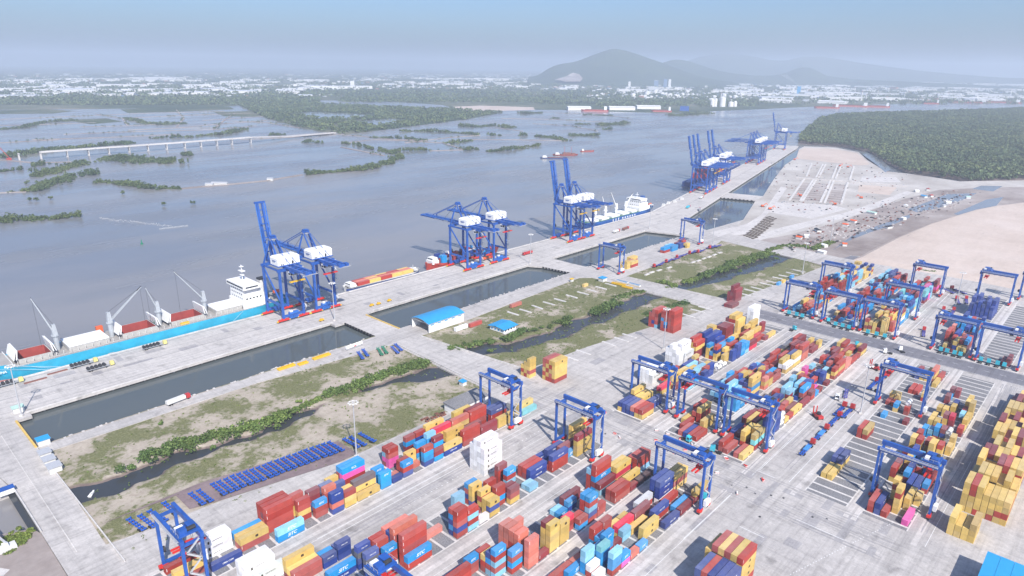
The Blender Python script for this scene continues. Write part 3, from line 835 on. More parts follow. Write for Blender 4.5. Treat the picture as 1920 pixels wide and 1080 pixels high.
# ================================================================ ship-to-shore cranes
# local frame: x along the quay (-9..9), y = 0 at the land rail, 24 at the water rail
def make_sts(raised):
    t = thing('quay_crane', 'blue quay crane', 'quay crane')
    for sx in (-1, 1):
        for y in (0.0, 24.0):
            MB().box(sx*8.6-0.85, y-0.8, 2.6, sx*8.6+0.85, y+0.8, 40.5).build('leg', BLUE, t)
    for y in (0.0, 24.0):
        MB().box(-9.6, y-0.7, 3.2, 9.6, y+0.7, 5.0).build('sill_beam', BLUE, t)
        m = MB()
        for k in range(5):
            m.box(-3.2+k*1.4, y-0.9, 1.4, -2.4+k*1.4, y+0.9, 3.4)
        m.box(-4.5, y-0.5, 1.6, 4.5, y+0.5, 2.2)
        m.build('cable_gear', BLUE2 if y == 0 else BLUE, t)
        MB().box(-10.2, y-0.9, 39.4, 10.2, y+0.9, 41.4).build('cross_beam', BLUE, t)
        for sx in (-1, 1):
            bg_ = MB()
            bg_.box(sx*8.6-4.4, y-0.75, 1.0, sx*8.6+4.4, y+0.75, 2.3)
            bg_.box(sx*8.6-1.4, y-0.6, 2.3, sx*8.6+1.4, y+0.6, 3.2)
            bg_.box(sx*8.6-5.6, y-0.45, 0.7, sx*8.6-4.4, y+0.45, 1.6, 1)
            bg_.box(sx*8.6+4.4, y-0.45, 0.7, sx*8.6+5.6, y+0.45, 1.6, 1)
            o = bg_.build('bogie', [RED, YEL], t)
            w = MB()
            for k in range(8):
                w.cyl((sx*8.6-3.9+k*1.1, y-0.3, 0.45), (sx*8.6-3.9+k*1.1, y+0.3, 0.45), 0.45, 8)
            w.build('wheels', BLACK, o)
    for sx in (-1, 1):
        MB().box(sx*8.6-0.6, 0.8, 12.0, sx*8.6+0.6, 23.2, 13.6).build('portal_beam', BLUE, t)
        MB().bar((sx*8.6, 23.4, 38.6), (sx*8.6, 0.6, 14.0), 0.95, 0.95).build('diagonal_brace', BLUE, t)
        MB().box(sx*8.6-0.5, 0.8, 39.6, sx*8.6+0.5, 23.2, 41.0).build('top_beam', BLUE, t)
    for sx in (-1, 1):
        MB().box(sx*3.1-0.75, -29.0, 41.5, sx*3.1+0.75, 28.2, 43.6).build('girder', BLUE, t)
    for y in range(-29, 28, 6):
        MB().box(-2.35, y, 41.8, 2.35, y+0.6, 42.7).build('girder_tie', BLUE, t)
    m = MB()                                   # rear platform with sheaves and rails
    m.box(-5.4, -31.0, 42.2, 5.4, -24.5, 42.5, 0)
    for x in (-5.3, 5.3):
        m.box(x-0.06, -31, 43.4, x+0.06, -24.5, 43.55, 1)
        for y in (-31, -28.8, -26.7, -24.5): m.box(x-0.06, y, 42.5, x+0.06, y+0.12, 43.5, 1)
    m.box(-4.4, -30.5, 42.5, -2.0, -27.0, 45.0, 2); m.box(1.6, -30.0, 42.5, 4.2, -26.0, 44.6, 2); m.box(-1.6, -29.5, 42.5, 1.3, -27, 44.0, 2)
    m.build('rear_platform', [GREY, LGREY, BLUE], t)
    h = MB()                                   # machinery house, chamfered roof
    h.hexa([(-9, 0, 44.0), (9, 0, 44.0), (9, 11, 44.0), (-9, 11, 44.0), (-9, 0, 49.2), (9, 0, 49.2), (9, 11, 49.2), (-9, 11, 49.2)])
    h.hexa([(-9.15, -0.15, 49.2), (9.15, -0.15, 49.2), (9.15, 11.15, 49.2), (-9.15, 11.15, 49.2), (-8, 1.2, 50.6), (8, 1.2, 50.6), (8, 9.8, 50.6), (-8, 9.8, 50.6)])
    ho = h.build('machinery_house', WHITE, t)
    MB().box(-9.4, -0.6, 43.3, 9.4, 11.4, 43.95).build('house_floor', BLUE, t)
    MB().box(2.4, -0.1, 44.2, 3.6, -0.02, 46.4).build('door', BLACK, ho)
    for lx in (-6.6, -5.2): MB().box(lx, -0.1, 44.2, lx+0.8, -0.02, 45.2).build('louvre', BLACK, ho)
    MB().box(-9.1, 3.0, 47.0, -9.02, 8.4, 47.6).box(-9.1, 4.2, 46.2, -9.02, 8.0, 46.6).build('house_lettering', BLUE, ho)
    m = MB()                                   # A-frame over the water legs
    for sx in (-1, 1):
        m.bar((sx*8.0, 24, 41.0), (sx*2.0, 22.0, 61.0), 1.1, 1.1, 0, 0.8, 0.8)
    m.box(-3.0, 21.2, 60.2, 3.0, 22.9, 61.8); m.box(-2.0, 20.6, 61.8, 2.0, 23.4, 62.6)
    m.build('apex_frame', BLUE, t)
    m = MB(); m.box(-3.2, 19.6, 59.4, 3.2, 24.0, 59.6)
    for x in (-3.2, 3.2): m.box(x-0.06, 19.6, 60.3, x+0.06, 24, 60.45)
    m.build('apex_walkway', LGREY, t)
    for sx in (-1, 1):
        MB().bar((sx*2.2, 21.6, 60.6), (sx*3.0, 9.0, 44.0), 0.9, 0.9).build('back_stay', BLUE, t)
        MB().bar((sx*2.2, 21.4, 60.9), (sx*2.9, -10.0, 43.8), 0.28, 0.28).build('tie_rod', BLUE, t)
    L = 44.0
    hinge = Vector((0, 28.4, 42.6))
    a_ = R(79.0) if raised else R(0.0)
    bp = lambda s, dz=0.0, x=0.0: (x, hinge.y+s*math.cos(a_)-dz*math.sin(a_), hinge.z+s*math.sin(a_)+dz*math.cos(a_))
    m = MB()
    for sx in (-1, 1):
        m.bar(bp(0, 0, sx*2.0), bp(L, 0, sx*2.0), 1.7, 1.9, 0, 1.5, 1.5)
    for s in np.linspace(0.5, L-0.5, 9):
        m.bar(bp(s, 0, -1.3), bp(s, 0, 1.3), 0.9, 0.6)
    m.bar(bp(L, 0.2, -4.2), bp(L, 0.2, 4.2), 1.6, 1.4)
    for sx in (-1, 1):
        m.bar(bp(L*0.62, 1.0, sx*2.6), bp(L*0.62, 3.0, sx*2.2), 0.7, 0.7)
    bo = m.build('boom', BLUE, t)
    m = MB()
    for s in np.linspace(2, L-2, 16):
        for sx in (-1, 1):
            m.bar(bp(s, 0.9, sx*3.9), bp(s, 2.1, sx*3.9), 0.12, 0.12)
    for sx in (-1, 1):
        m.bar(bp(1, 2.1, sx*3.9), bp(L-1, 2.1, sx*3.9), 0.12, 0.12); m.bar(bp(1, 0.85, sx*3.7), bp(L-1, 0.85, sx*3.7), 0.9, 0.08)
    m.build('boom_walkway', BLUE2, bo)
    for (s0, s1) in ((4, 11), (12.5, 24)):
        for sx in (-3.26, 3.26):
            MB().bar(bp(s0, 0.0, sx), bp(s1, 0.0, sx), 0.08, 1.3).build('name_board', WHITE, bo)
    m = MB()
    for k in range(7):
        m.bar(bp(13.2+k*1.45, 0.05, -3.31), bp(14.2+k*1.45, 0.05, -3.31), 0.05, 0.7)
    m.build('board_lettering', BLUE, bo)
    if not raised:
        for sx in (-1, 1):
            MB().bar((sx*2.1, 22.4, 61.2), bp(L*0.62, 3.0, sx*2.2), 0.55, 0.55).build('fore_stay', BLUE, t)
        MB().bar((0, 22.4, 61.6), bp(L*0.3, 1.0, 0), 0.18, 0.18).build('hoist_rope', BLACK, t)
    else:
        for sx in (-1, 1):
            mid = (sx*2.4, 30.5, 56.0)
            MB().bar((sx*2.1, 22.4, 61.2), mid, 0.45, 0.45).bar(mid, bp(L*0.55, 2.6, sx*2.2), 0.45, 0.45).build('fore_stay', BLUE, t)
    m = MB()                                   # trolley, cabin
    m.box(-4.6, -13.0, 40.0, 4.6, -7.5, 41.3, 0); m.box(-3.0, -12, 38.6, 3.0, -8.5, 40.0, 1)
    m.build('trolley', [BLUE, GREY], t)
    c = MB(); c.box(-3.4, -6.6, 36.9, -0.6, -3.4, 39.7); co = c.build('operator_cabin', WHITE, t)
    MB().box(-3.45, -6.2, 37.4, -3.41, -3.8, 39.0).box(-3.1, -6.66, 37.2, -0.9, -6.61, 39.0).build('window', GLASS, co)
    m = MB(); m.box(-6.0, -11.2, 33.0, 6.0, -9.0, 33.7); m.build('spreader', YEL if raised else RED, t)
    for sx in (-1, 1):
        for y in (-11.0, -9.2): MB().bar((sx*2.4, y, 33.6), (sx*2.4, y, 40.2), 0.12, 0.12).build('spreader_rope', BLACK, t)
    m = MB()                                   # zig-zag stair on the far land leg
    for k in range(9):
        z = 4.5+k*4.0; s = 1 if k % 2 else -1
        m.bar((9.9, -0.9-s*1.6, z), (9.9, -0.9+s*1.6, z+4.0), 0.9, 0.16)
        m.box(9.3, -3.2, z+3.9, 10.6, 1.2, z+4.0)
        m.bar((10.5, -0.9-s*1.6, z+1.0), (10.5, -0.9+s*1.6, z+5.0), 0.08, 0.08)
    m.build('staircase', LGREY, t)
    MB().cyl((-8.6+1.1, 24.2, 15.5), (-8.6+1.9, 24.2, 15.5), 2.2, 14).build('cable_reel', BLACK, t)
    m = MB(); m.box(-3.8, -1.2, 5.0, 3.8, 1.2, 6.6, 0); m.box(-3.0, -1.0, 6.6, -1.0, 1.0, 7.8, 1); m.build('power_unit', [BLUE2, WHITE], t)
    return t
sts_low, sts_up = make_sts(False), make_sts(True)
ul, uu = [], []
GQ = 'quay cranes along the river'
for x, up_, lab in ((247.8, True, 'blue quay crane with raised boom over the stern of the cyan bulk carrier'),
                    (276.2, False, 'blue quay crane with lowered boom beside the causeway end, next to the bulk carrier crane'),
                    (440.0, False, 'blue quay crane with lowered boom over the bow of the small red feeder ship'),
                    (476.0, False, 'blue quay crane with lowered boom over the rear containers of the red feeder ship'),
                    (598.0, True, 'blue quay crane with raised boom at the bow of the blue cargo ship'),
                    (621.5, True, 'blue quay crane with raised boom touching the foredeck of the blue cargo ship')):
    place(sts_up if up_ else sts_low, uu if up_ else ul, (x, 457.5, 0), 0, lab, GQ)
qrot = math.atan2(NB.y, NB.x)
for s, up_ in ((188, True), (212, True), (236, True), (300, True), (326, True), (592, False), (620, False), (650, False), (905, True)):
    p = quay_pt(s, 27.5)
    lab = ('blue quay crane with raised boom standing alone at the far quay end' if s == 905 else
           'blue quay crane with raised boom in the crowded row by the red container ship' if up_ else
           'blue quay crane with lowered boom in the far row of three')
    place(sts_up if up_ else sts_low, uu if up_ else ul, (*p, 0), qrot, lab, 'quay cranes on the far quay')

# ================================================================ rubber-tyred gantry cranes
# local frame: x wheelbase (-4..4), y span 0..23.8 (0 = side with the cab stair)
def make_rtg(ty):
    t = thing('yard_gantry_crane', 'blue yard gantry crane', 'gantry crane')
    for y in (0.0, 23.8):
        for sx in (-1, 1):
            MB().box(sx*3.5-0.55, y-0.45, 2.2, sx*3.5+0.55, y+0.45, 24.2).build('leg', BLUE, t)
            b_ = MB(); b_.box(sx*3.7-1.7, y-0.7, 1.2, sx*3.7+1.7, y+0.7, 2.2); b_.box(sx*3.7-0.8, y-0.9, 0.9, sx*3.7+0.8, y+0.9, 1.3)
            o = b_.build('bogie', RED, t)
            w = MB()
            for k in (-1.0, 1.0): w.cyl((sx*3.7+k, y-0.45, 0.75), (sx*3.7+k, y+0.45, 0.75), 0.75, 10)
            w.build('wheels', BLACK, o)
        MB().box(-3.0, y-0.42, 2.2, 3.0, y+0.42, 3.4).build('sill_beam', BLUE, t)
        MB().box(-3.0, y-0.35, 22.9, 3.0, y+0.35, 24.1).build('end_tie', BLUE, t)
    MB().box(3.5-0.65, -1.0, 24.2, 3.5+0.65, 24.8, 26.3).build('girder', BLUE, t)
    MB().box(-3.5-0.65, -1.0, 24.2, -3.5+0.65, 24.8, 25.9).build('girder', BLUE, t)
    m = MB()
    m.box(-5.1, 0.5, 25.3, -4.2, 23.6, 25.42)
    for y in np.linspace(0.6, 23.4, 13): m.box(-5.1, y, 25.4, -5.0, y+0.1, 26.5)
    m.box(-5.12, 0.5, 26.45, -5.0, 23.6, 26.58); m.box(-5.12, 0.5, 25.9, -5.0, 23.6, 26.0)
    for y in np.linspace(2, 22, 6): m.box(-4.25, y, 23.7, -3.9, y+0.5, 24.3)
    m.build('girder_walkway', LGREY, t)
    m = MB()                                     # trolley
    m.box(-4.0, ty-3.2, 26.4, 4.0, ty+3.2, 27.1, 0)
    m.box(-3.4, ty-2.6, 27.1, -0.6, ty+0.2, 28.7, 0); m.box(0.4, ty-1.2, 27.1, 3.3, ty+2.5, 28.4, 0); m.box(-3.2, ty+0.8, 27.1, -0.4, ty+2.6, 28.0, 1)
    m.cyl((-0.4, ty-1.6, 28.0), (2.6, ty-1.6, 28.0), 0.8, 8, 2)
    m.build('trolley', [BLUE, WHITE, BLACK], t)
    m = MB()
    for x in (-4.0, 4.0):
        m.box(x-0.05, ty-3.2, 28.1, x+0.05, ty+3.2, 28.2)
        for y in (-3.2, -1, 1, 3.1): m.box(x-0.05, ty+y, 27.1, x+0.05, ty+y+0.1, 28.2)
    m.build('trolley_rail', LGREY, t)
    c = MB(); c.box(-2.9, ty+2.6, 22.3, -0.9, ty+5.0, 24.6); co = c.build('operator_cabin', WHITE, t)
    MB().box(-2.95, ty+2.8, 22.8, -2.91, ty+4.8, 24.1).box(-2.7, ty+5.01, 22.7, -1.1, ty+5.05, 24.1).build('window', GLASS, co)
    m = MB(); m.box(-6.0, ty-1.2, 20.2, 6.0, ty-0.5, 20.8); m.box(-6.0, ty+0.5, 20.2, 6.0, ty+1.2, 20.8); m.box(-2, ty-1.2, 20.3, 2, ty+1.2, 21.6); m.build('spreader', RED, t)
    for x in (-1.6, 1.6):
        for y in (-0.9, 0.9): MB().bar((x, ty+y, 21.4), (x, ty+y, 26.5), 0.10, 0.10).build('spreader_rope', BLACK, t)
    m = MB(); m.box(-2.3, -2.0, 3.4, 0.6, -0.5, 6.2, 0); m.box(0.9, -1.8, 3.4, 2.6, -0.5, 5.4, 0); m.build('power_house', WHITE, t)
    m = MB()
    for k in range(5):
        z = 3.4+k*4.2; s = 1 if k % 2 else -1
        m.bar((s*2.4, -0.75, z), (-s*2.4, -0.75, z+4.2), 0.12, 0.7)
        m.bar((s*2.4, -1.1, z+1.0), (-s*2.4, -1.1, z+5.2), 0.06, 0.06)
    m.build('staircase', LGREY, t)
    m = MB(); m.cyl((-2.6, 24.6, 8.0), (-1.9, 24.6, 8.0), 1.3, 10); m.build('cable_reel', BLACK, t)
    return t
rtg_n, rtg_f = make_rtg(3.8), make_rtg(20.2)
un, uf = [], []
GR = 'yard gantry cranes over the container stacks'
def rtg(s, z, x, far, lab):
    y0 = legs(s, z)[0] if isinstance(s, str) else s
    place(rtg_f if far else rtg_n, uf if far else un, (x, y0, 0), 0, 'blue yard gantry crane '+lab, GR)
rtg('S1', 1, 73.0, False, 'over the white refrigerated boxes by the access road')
rtg('S1', 1, 245.5, False, 'in front of the small grey-roofed building')
rtg('S2', 1, 250.0, False, 'over yellow boxes, first of its lane, shadow on empty concrete')
rtg('S4', 1, 250.0, False, 'beside the tall navy stack at the crossing')
rtg('S2', 2, 320.0, False, 'over navy and red boxes beside the white reefers')
rtg('S3', 2, 319.5, True, 'between two other gantries, cyan tractor at its feet')
rtg('S4', 2, 319.0, False, 'in front of the tall navy stack and white tanks')
rtg('S5', 2, 416.5, True, 'beside the lamp mast and the lane of parked trailers')
rtg('S6', 2, 317.0, False, 'over the five-high yellow stack and pink box')
rtg('S2', 3, 537.0, False, 'behind three cyan tractors, nearest the red boxes on the open concrete')
rtg('S3', 3, 534.5, True, 'standing back to back with another behind cyan tractors')
rtg('S4', 3, 535.5, False, 'over the yellow stacks facing the dark road')
rtg('S2', 3, 616.0, False, 'over mixed stacks deep in the block by the meadow')
rtg('S4', 3, 592.0, True, 'halfway down the packed block by the trailer lane')
rtg('S4', 3, 672.0, True, 'over high red stacks next to the sand field')
rtg('S5', 3, 534.5, True, 'behind four cyan tractors, over blue and red boxes')
rtg('S6', 3, 533.0, False, 'over mostly empty bays behind cyan tractors')
rtg('S5', 3, 688.0, True, 'over the navy stack by the sand field')
rtg('S6', 3, 712.0, True, 'at the far corner of the yard beside the sand field')
rtg(347.6, 0, 528.5, False, 'over yellow boxes on the basin-side pad at the causeway')
rtg(350.0, 0, 688.0, False, 'at the far end of the basin-side pad')
rtg('S3', 1, 111.0, True, 'over red boxes in the third block, farthest from the crossing')

# ================================================================ lamp masts
def make_mast():
    t = thing('lamp_mast', 'mast', 'lamp mast')
    MB().cyl((0, 0, 0), (0, 0, 30.5), 0.42, 10, 0, 0.2).build('pole', LGREY, t)
    MB().box(-0.9, -0.9, 0, 0.9, 0.9, 0.8).build('footing', 'beam_concrete', t)
    m = MB()
    for k in range(12):
        a0, a1 = 2*PI*k/12, 2*PI*(k+1)/12
        m.bar((1.9*math.cos(a0), 1.9*math.sin(a0), 30.2), (1.9*math.cos(a1), 1.9*math.sin(a1), 30.2), 0.22, 0.3)
    for k in range(4):
        a0 = PI*k/2; m.bar((0, 0, 30.3), (1.9*math.cos(a0), 1.9*math.sin(a0), 30.2), 0.15, 0.15)
    m.build('lamp_ring', OFFW, t)
    for k in range(8):
        a0 = 2*PI*k/8
        MB().cbox((2.2*math.cos(a0), 2.2*math.sin(a0), 30.0), (0.7, 0.7, 0.35)).build('floodlight', WHITE, t)
    return t
mast, um = make_mast(), []
for x, y, lab in ((63.5, 428.0, 'on the corner platform at the access road'), (168.0, 260.5, 'beside the row of blue trailers'), (395.0, 91.3, 'in the trailer lane beside a gantry crane'),
                  (493.0, 431.5, 'on the quay beside a red truck'), (268.0, 433.0, 'on the quay in front of two quay cranes'), (397.0, 222.0, 'before the tall red stacks'),
                  (693.0, 338.0, 'beside the far basin-side gantry'), (796.0, 247.0, 'beside the ditch and huts'), (648.0, 94.0, 'in the far trailer lane'), (655.0, 224.0, 'at the meadow edge by the packed block'), (713.0, 432.0, 'on the quay behind the blue cargo ship')):
    place(mast, um, (x, y, 0), random.uniform(0, 1), 'grey lamp mast with round light ring '+lab, 'lamp masts')

# ================================================================ vehicles
def wheels(m, xs, ys, r=0.5, w=0.35, mi=0):
    for x in xs:
        for y in ys: m.cyl((x, y-w/2, r), (x, y+w/2, r), r, 8, mi)
def make_trailer(mat, deck=False):
    t = thing('trailer', 'trailer', 'trailer')
    m = MB()
    for y in (-0.55, 0.55): m.box(-6.2, y-0.18, 1.0, 6.2, y+0.18, 1.4)
    m.build('chassis_beam', mat, t)
    for x in (-6.1, -3.6, -1.2, 1.2, 3.6, 6.1): MB().box(x-0.28, -1.08, 1.15, x+0.28, 1.08, 1.5).build('bolster', mat, t)
    if deck: MB().box(-1.0, -1.22, 1.42, 5.4, 1.22, 1.6).build('deck', paint('deck_blue', (0.06, 0.27, 0.60), 0.5, 0.15), t)
    for sx in (-6.1, 6.1):
        for sy in (-0.95, 0.95): MB().cbox((sx, sy, 1.65), (0.4, 0.3, 0.5)).build('corner_guide', mat, t)
    m = MB(); wheels(m, (-4.6, -3.3), (-0.95, 0.95), 0.5, 0.5); m.build('wheels', DARK, t)
    m = MB(); m.box(4.0, -0.9, 0.1, 4.25, -0.65, 1.0); m.box(4.0, 0.65, 0.1, 4.25, 0.9, 1.0); m.build('landing_leg', RED, t)
    return t
tr_b, tr_p = make_trailer(TRAIL), make_trailer(PURP)
tr_d = make_trailer(TRAIL, True)
ub, up_, ud = [], [], []
GT = 'skeletal trailers parked on the yard edge'
LT = 'bright blue skeletal trailer parked in the long row beside the meadow'
for k in range(20):
    place(tr_b, ub, (107.0+k*3.05+random.uniform(-0.18, 0.18), 281.6-0.36*k+random.uniform(-0.4, 0.4), 0), PI/2+R(2.0)+random.uniform(-0.03, 0.03), LT, GT)
GB = 'red and white barriers on the yard crossing'
random.seed(8)
for k in range(22):
    x, y = random.choice(((random.uniform(268, 294), random.uniform(100, 215)), (random.uniform(295.5, 297.5), random.uniform(112, 200))))
    t = thing('traffic_barrier', 'small red and white barrier standing on the yard crossing', 'barrier', (x, y, 0), random.uniform(0, 3), GB)
    MB().box(-0.9, -0.25, 0, 0.9, 0.25, 0.9).build('block', RED if k % 2 else WHITE, t); MB().box(-0.95, -0.28, 0.3, 0.95, 0.28, 0.55).build('stripe', WHITE if k % 2 else RED, t)
for x, y, rz, lab in ((86.0, 282.5, PI/2+0.08, 'lone bright blue trailer left of the long row'), (97.0, 281.0, PI/2+0.06, 'bright blue trailer in the loose pair beside the long row'), (100.4, 280.6, PI/2+0.05, 'bright blue trailer in the loose pair beside the long row'),
                      (71.5, 281.5, PI/2+0.15, 'bright blue trailer in the loose three at the gantry'), (75.5, 280.5, PI/2+0.12, 'bright blue trailer in the loose three at the gantry'), (80.0, 281.0, PI/2+0.2, 'bright blue trailer in the loose three at the gantry'),
                      (172.5, 271.5, PI/2+0.05, 'bright blue trailer in the three by the lamp mast'), (176.0, 270.8, PI/2+0.05, 'bright blue trailer in the three by the lamp mast'), (181.5, 270.3, PI/2+0.06, 'bright blue trailer in the three by the lamp mast'),
                      (241.5, 361.5, PI/2-0.35, 'bright blue trailer in the pair on the apron edge'), (246.5, 363.0, PI/2-0.35, 'bright blue trailer in the pair on the apron edge'), (263.5, 352.5, PI/2-0.3, 'bright blue trailer beside the causeway'), (268.0, 354.5, PI/2-0.3, 'bright blue trailer beside the causeway')):
    place(tr_b, ub, (x, y, 0), rz, lab, GT)
tr_g = make_trailer(GREEN); ug = []
for x in (254.5, 258.5): place(tr_g, ug, (x, 357.5, 0), PI/2-0.4, 'small green trailer on the meadow edge', 'green trailers')

def make_truck(cab, long=True):
    t = thing('tractor_unit', 'truck', 'truck')
    c = MB(); c.hexa([(0.6, -1.2, 1.0), (3.0, -1.2, 1.0), (3.0, 1.2, 1.0), (0.6, 1.2, 1.0), (0.7, -1.15, 3.3), (2.75, -1.15, 3.3), (2.75, 1.15, 3.3), (0.7, 1.15, 3.3)])
    c.hexa([(0.7, -1.1, 3.3), (2.4, -1.1, 3.3), (2.4, 1.1, 3.3), (0.7, 1.1, 3.3), (0.75, -1.0, 3.9), (1.4, -1.0, 3.75), (1.4, 1.0, 3.75), (0.75, 1.0, 3.9)])
    co = c.build('cab', cab, t)
    MB().hexa([(3.02, -1.0, 2.1), (3.03, -1.0, 2.1), (3.03, 1.0, 2.1), (3.02, 1.0, 2.1), (2.86, -0.95, 3.1), (2.87, -0.95, 3.1), (2.87, 0.95, 3.1), (2.86, 0.95, 3.1)]).build('windscreen', GLASS, co)
    MB().box(1.4, -1.22, 2.1, 2.5, -1.19, 3.0).build('side_window', GLASS, co)
    MB().box(-3.2, -0.5, 0.75, 2.9, 0.5, 1.05).box(-2.6, -0.7, 1.05, -1.2, 0.7, 1.25).build('chassis', BLACK, t)
    m = MB(); wheels(m, (2.1,), (-1.0, 1.0)); wheels(m, (-1.2, -2.4), (-0.95, 0.95), 0.5, 0.5); m.build('wheels', DARK, t)
    return t
paint('pale_yellow', (0.70, 0.62, 0.22), 0.4, 0.1)
tk_c, tk_w, tk_r = make_truck(CYAN), make_truck(WHITE), make_truck(TRED)
uc, uw, ur = [], [], []
GK = 'cyan tractor units lined up on the yard'
for i, ys in enumerate(((187.0, 181.0, 176.4), (151.0, 145.8, 141.2), (127.8, 121.8, 116.2))):
    lab = ('cyan tractor unit in the three before the gantry nearest the open concrete', 'cyan tractor unit in the three before the middle gantries', 'cyan tractor unit in the three before the yellow stacks')[i]
    for y in ys: place(tk_c, uc, (528.6, y, 0), 0.05+random.uniform(-0.05, 0.05)+PI*0, lab, GK)
for ys, lab in (((80.0, 76.3, 71.6, 68.0), 'cyan tractor unit in the four under a gantry over blue and red boxes'), ((56.0, 51.4, 46.5, 42.6), 'cyan tractor unit in the four before the empty bays')):
    for y in ys: place(tk_c, uc, (529.2, y, 0), random.uniform(-0.05, 0.08), lab, GK)
for x, y, rz, lab in ((297.5, 148.5, -PI/2-0.1, 'cyan tractor unit passing a red box at the crossing'), (297.8, 131.5, PI/2+0.2, 'cyan tractor unit at the crossing facing the tractor beside the red box'), (497.5, 171, -0.3, 'cyan tractor unit at the end of a red stack by the dark road'), (498.5, 125.5, 0.4, 'cyan tractor unit beside a dark tank at the dark road'), (534, 157.5, 0.6, 'cyan tractor unit turned behind the middle three'), (255.5, 116.0, 0.3, 'cyan tractor unit between the legs of the gantry by the navy stack')):
    place(tk_c, uc, (x, y, 0), rz, lab, GK)
GL = 'terminal tractors with trailers in the lane'
for i, (x, y, dk) in enumerate(((331, 98.4, 1), (352, 98.6, 1), (372, 98.6, 0), (386.5, 100.6, 0), (387, 96.4, 0), (436, 97.2, 0), (450, 95.8, 0), (466, 95.0, 0))):
    lab = 'blue decked trailer behind a red terminal tractor in the wide lane' if dk else 'empty blue skeletal trailer behind a red terminal tractor in the wide lane'
    place(tr_d if dk else tr_b, ud if dk else ub, (x, y, 0), random.uniform(-0.03, 0.03), lab, GL)
    place(tk_r, ur, (x+8.3, y, 0), random.uniform(-0.1, 0.1), 'small red terminal tractor coupled to a blue trailer in the wide lane', GL)
for i, (x, y, rz) in enumerate(((558, 97, 0.2), (606, 93, 0.1), (622, 98, 0.15), (626, 92, 0.1), (662, 95, 0.3), (668, 90, 0.2), (690, 108, 0.9), (696, 100, 0.9))):
    place(tr_p, up_, (x, y, 0), rz, 'violet-blue trailer standing in the far end of the wide lane', 'far trailers in the wide lane')
    place(tk_r, ur, (x+8.4*math.cos(rz), y+8.4*math.sin(rz), 0), rz, 'small red terminal tractor at the far end of the wide lane', 'far trailers in the wide lane')
for i, (u, v) in enumerate(((1234, 499), (1240, 496), (1256, 490), (1268, 487), (1276, 482), (1282, 480), (1300, 474), (1308, 473), (1316, 472), (1330, 465), (1338, 464), (1346, 463))):
    place(tr_p, up_, (*at(u, v), 0), random.uniform(-0.25, 0.25), 'violet-blue trailer parked beside the basin-side pad', 'trailers parked by the far meadow')
    if i % 2 == 0: place(tk_r, ur, (*at(u-6, v+2), 0), random.uniform(-0.3, 0.3)+PI, 'small red terminal tractor among violet trailers by the far meadow', 'trailers parked by the far meadow')
place(tk_w, uw, (404.5, 107.5, 0), PI+0.3, 'white truck pulling a flat grey trailer across the lane')
place(tr_p, up_, (413.0, 105.2, 0), PI+0.25, 'grey violet trailer pulled by the white truck', 'far trailers in the wide lane')
place(tk_w, uw, (500.5, 106.0, 0), PI/2+0.4, 'white truck turning onto the dark road', 'white trucks on the yard')
place(tk_w, uw, (511.0, 100.0, 0), 0.8, 'white mixer truck on the dark road beyond the turning truck', 'white trucks on the yard')
tk_w['group'] = 'white trucks on the yard'

def reach_stacker(loc, rz, lab):
    t = thing('forklift', lab, 'forklift', loc, rz)
    MB().box(-3, -1.5, 0.9, 3, 1.5, 2.4).build('body', TRED, t)
    MB().box(-1.2, -0.8, 2.4, 0.6, 0.8, 4.0).build('cab', GLASS, t)
    MB().box(3.2, -1.2, 0.3, 3.7, -0.8, 6.0).box(3.2, 0.8, 0.3, 3.7, 1.2, 6.0).build('lift_mast', RED, t)
    m = MB(); wheels(m, (-2, 2.2), (-1.5, 1.5), 0.8, 0.7); m.build('wheels', DARK, t)
reach_stacker((372, 107.0, 0), 0.9, 'red forklift beside the blue trailers in the wide lane')
reach_stacker((466, 104.0, 0), 1.3, 'orange red forklift by the dark road')

def truck_load(x, y, lab, n=5, rz=0.0):
    t = thing('flatbed_truck', lab, 'truck', (x, y, 0), rz, 'trucks loaded with steel coils on the quay')
    m = MB(); m.box(-7, -1.2, 1.1, 6, 1.2, 1.4); m.build('bed', GREY, t)
    m = MB(); wheels(m, (-5.6, -4.3, 4.0), (-1.0, 1.0)); m.build('wheels', DARK, t)
    for k in range(n):
        MB().cyl((-6.0+k*2.3, -1.0, 2.4), (-6.0+k*2.3, 1.0, 2.4), 1.0, 12).build('steel_coil', BLACK, t)
    c = MB(); c.hexa([(6.6, -1.2, 0.9), (9.0, -1.2, 0.9), (9.0, 1.2, 0.9), (6.6, 1.2, 0.9), (6.7, -1.1, 3.3), (8.7, -1.1, 3.3), (8.7, 1.1, 3.3), (6.7, 1.1, 3.3)]); co = c.build('cab', MATS['pale_yellow'], t)
    MB().box(9.01, -0.9, 2.0, 9.04, 0.9, 3.0).build('windscreen', GLASS, co)
for u, v, lab in ((12, 724, 'flatbed truck with black coils and a yellow cab near the mast platform'), (186, 692, 'flatbed truck with black coils and a yellow cab beside the ship hull, cab forward'), (155, 686, 'flatbed truck with black coils closest to the cyan hull'), (288, 652, 'flatbed truck with black coils alone farther along the quay')):
    truck_load(*at(u, v), lab, rz=0.02)
for u, v, l in ((67, 714, 12), (108, 698, 11)):
    m = MB(); m.box(-l/2, -0.8, 0.0, l/2, 0.8, 0.5); o = m.build('steel_plate', WOODB, None, (*at(u, v), 0.0)); tag(o, 'flat brown steel beam lying on the quay beside the hull', 'steel beam', 'steel beams on the quay')
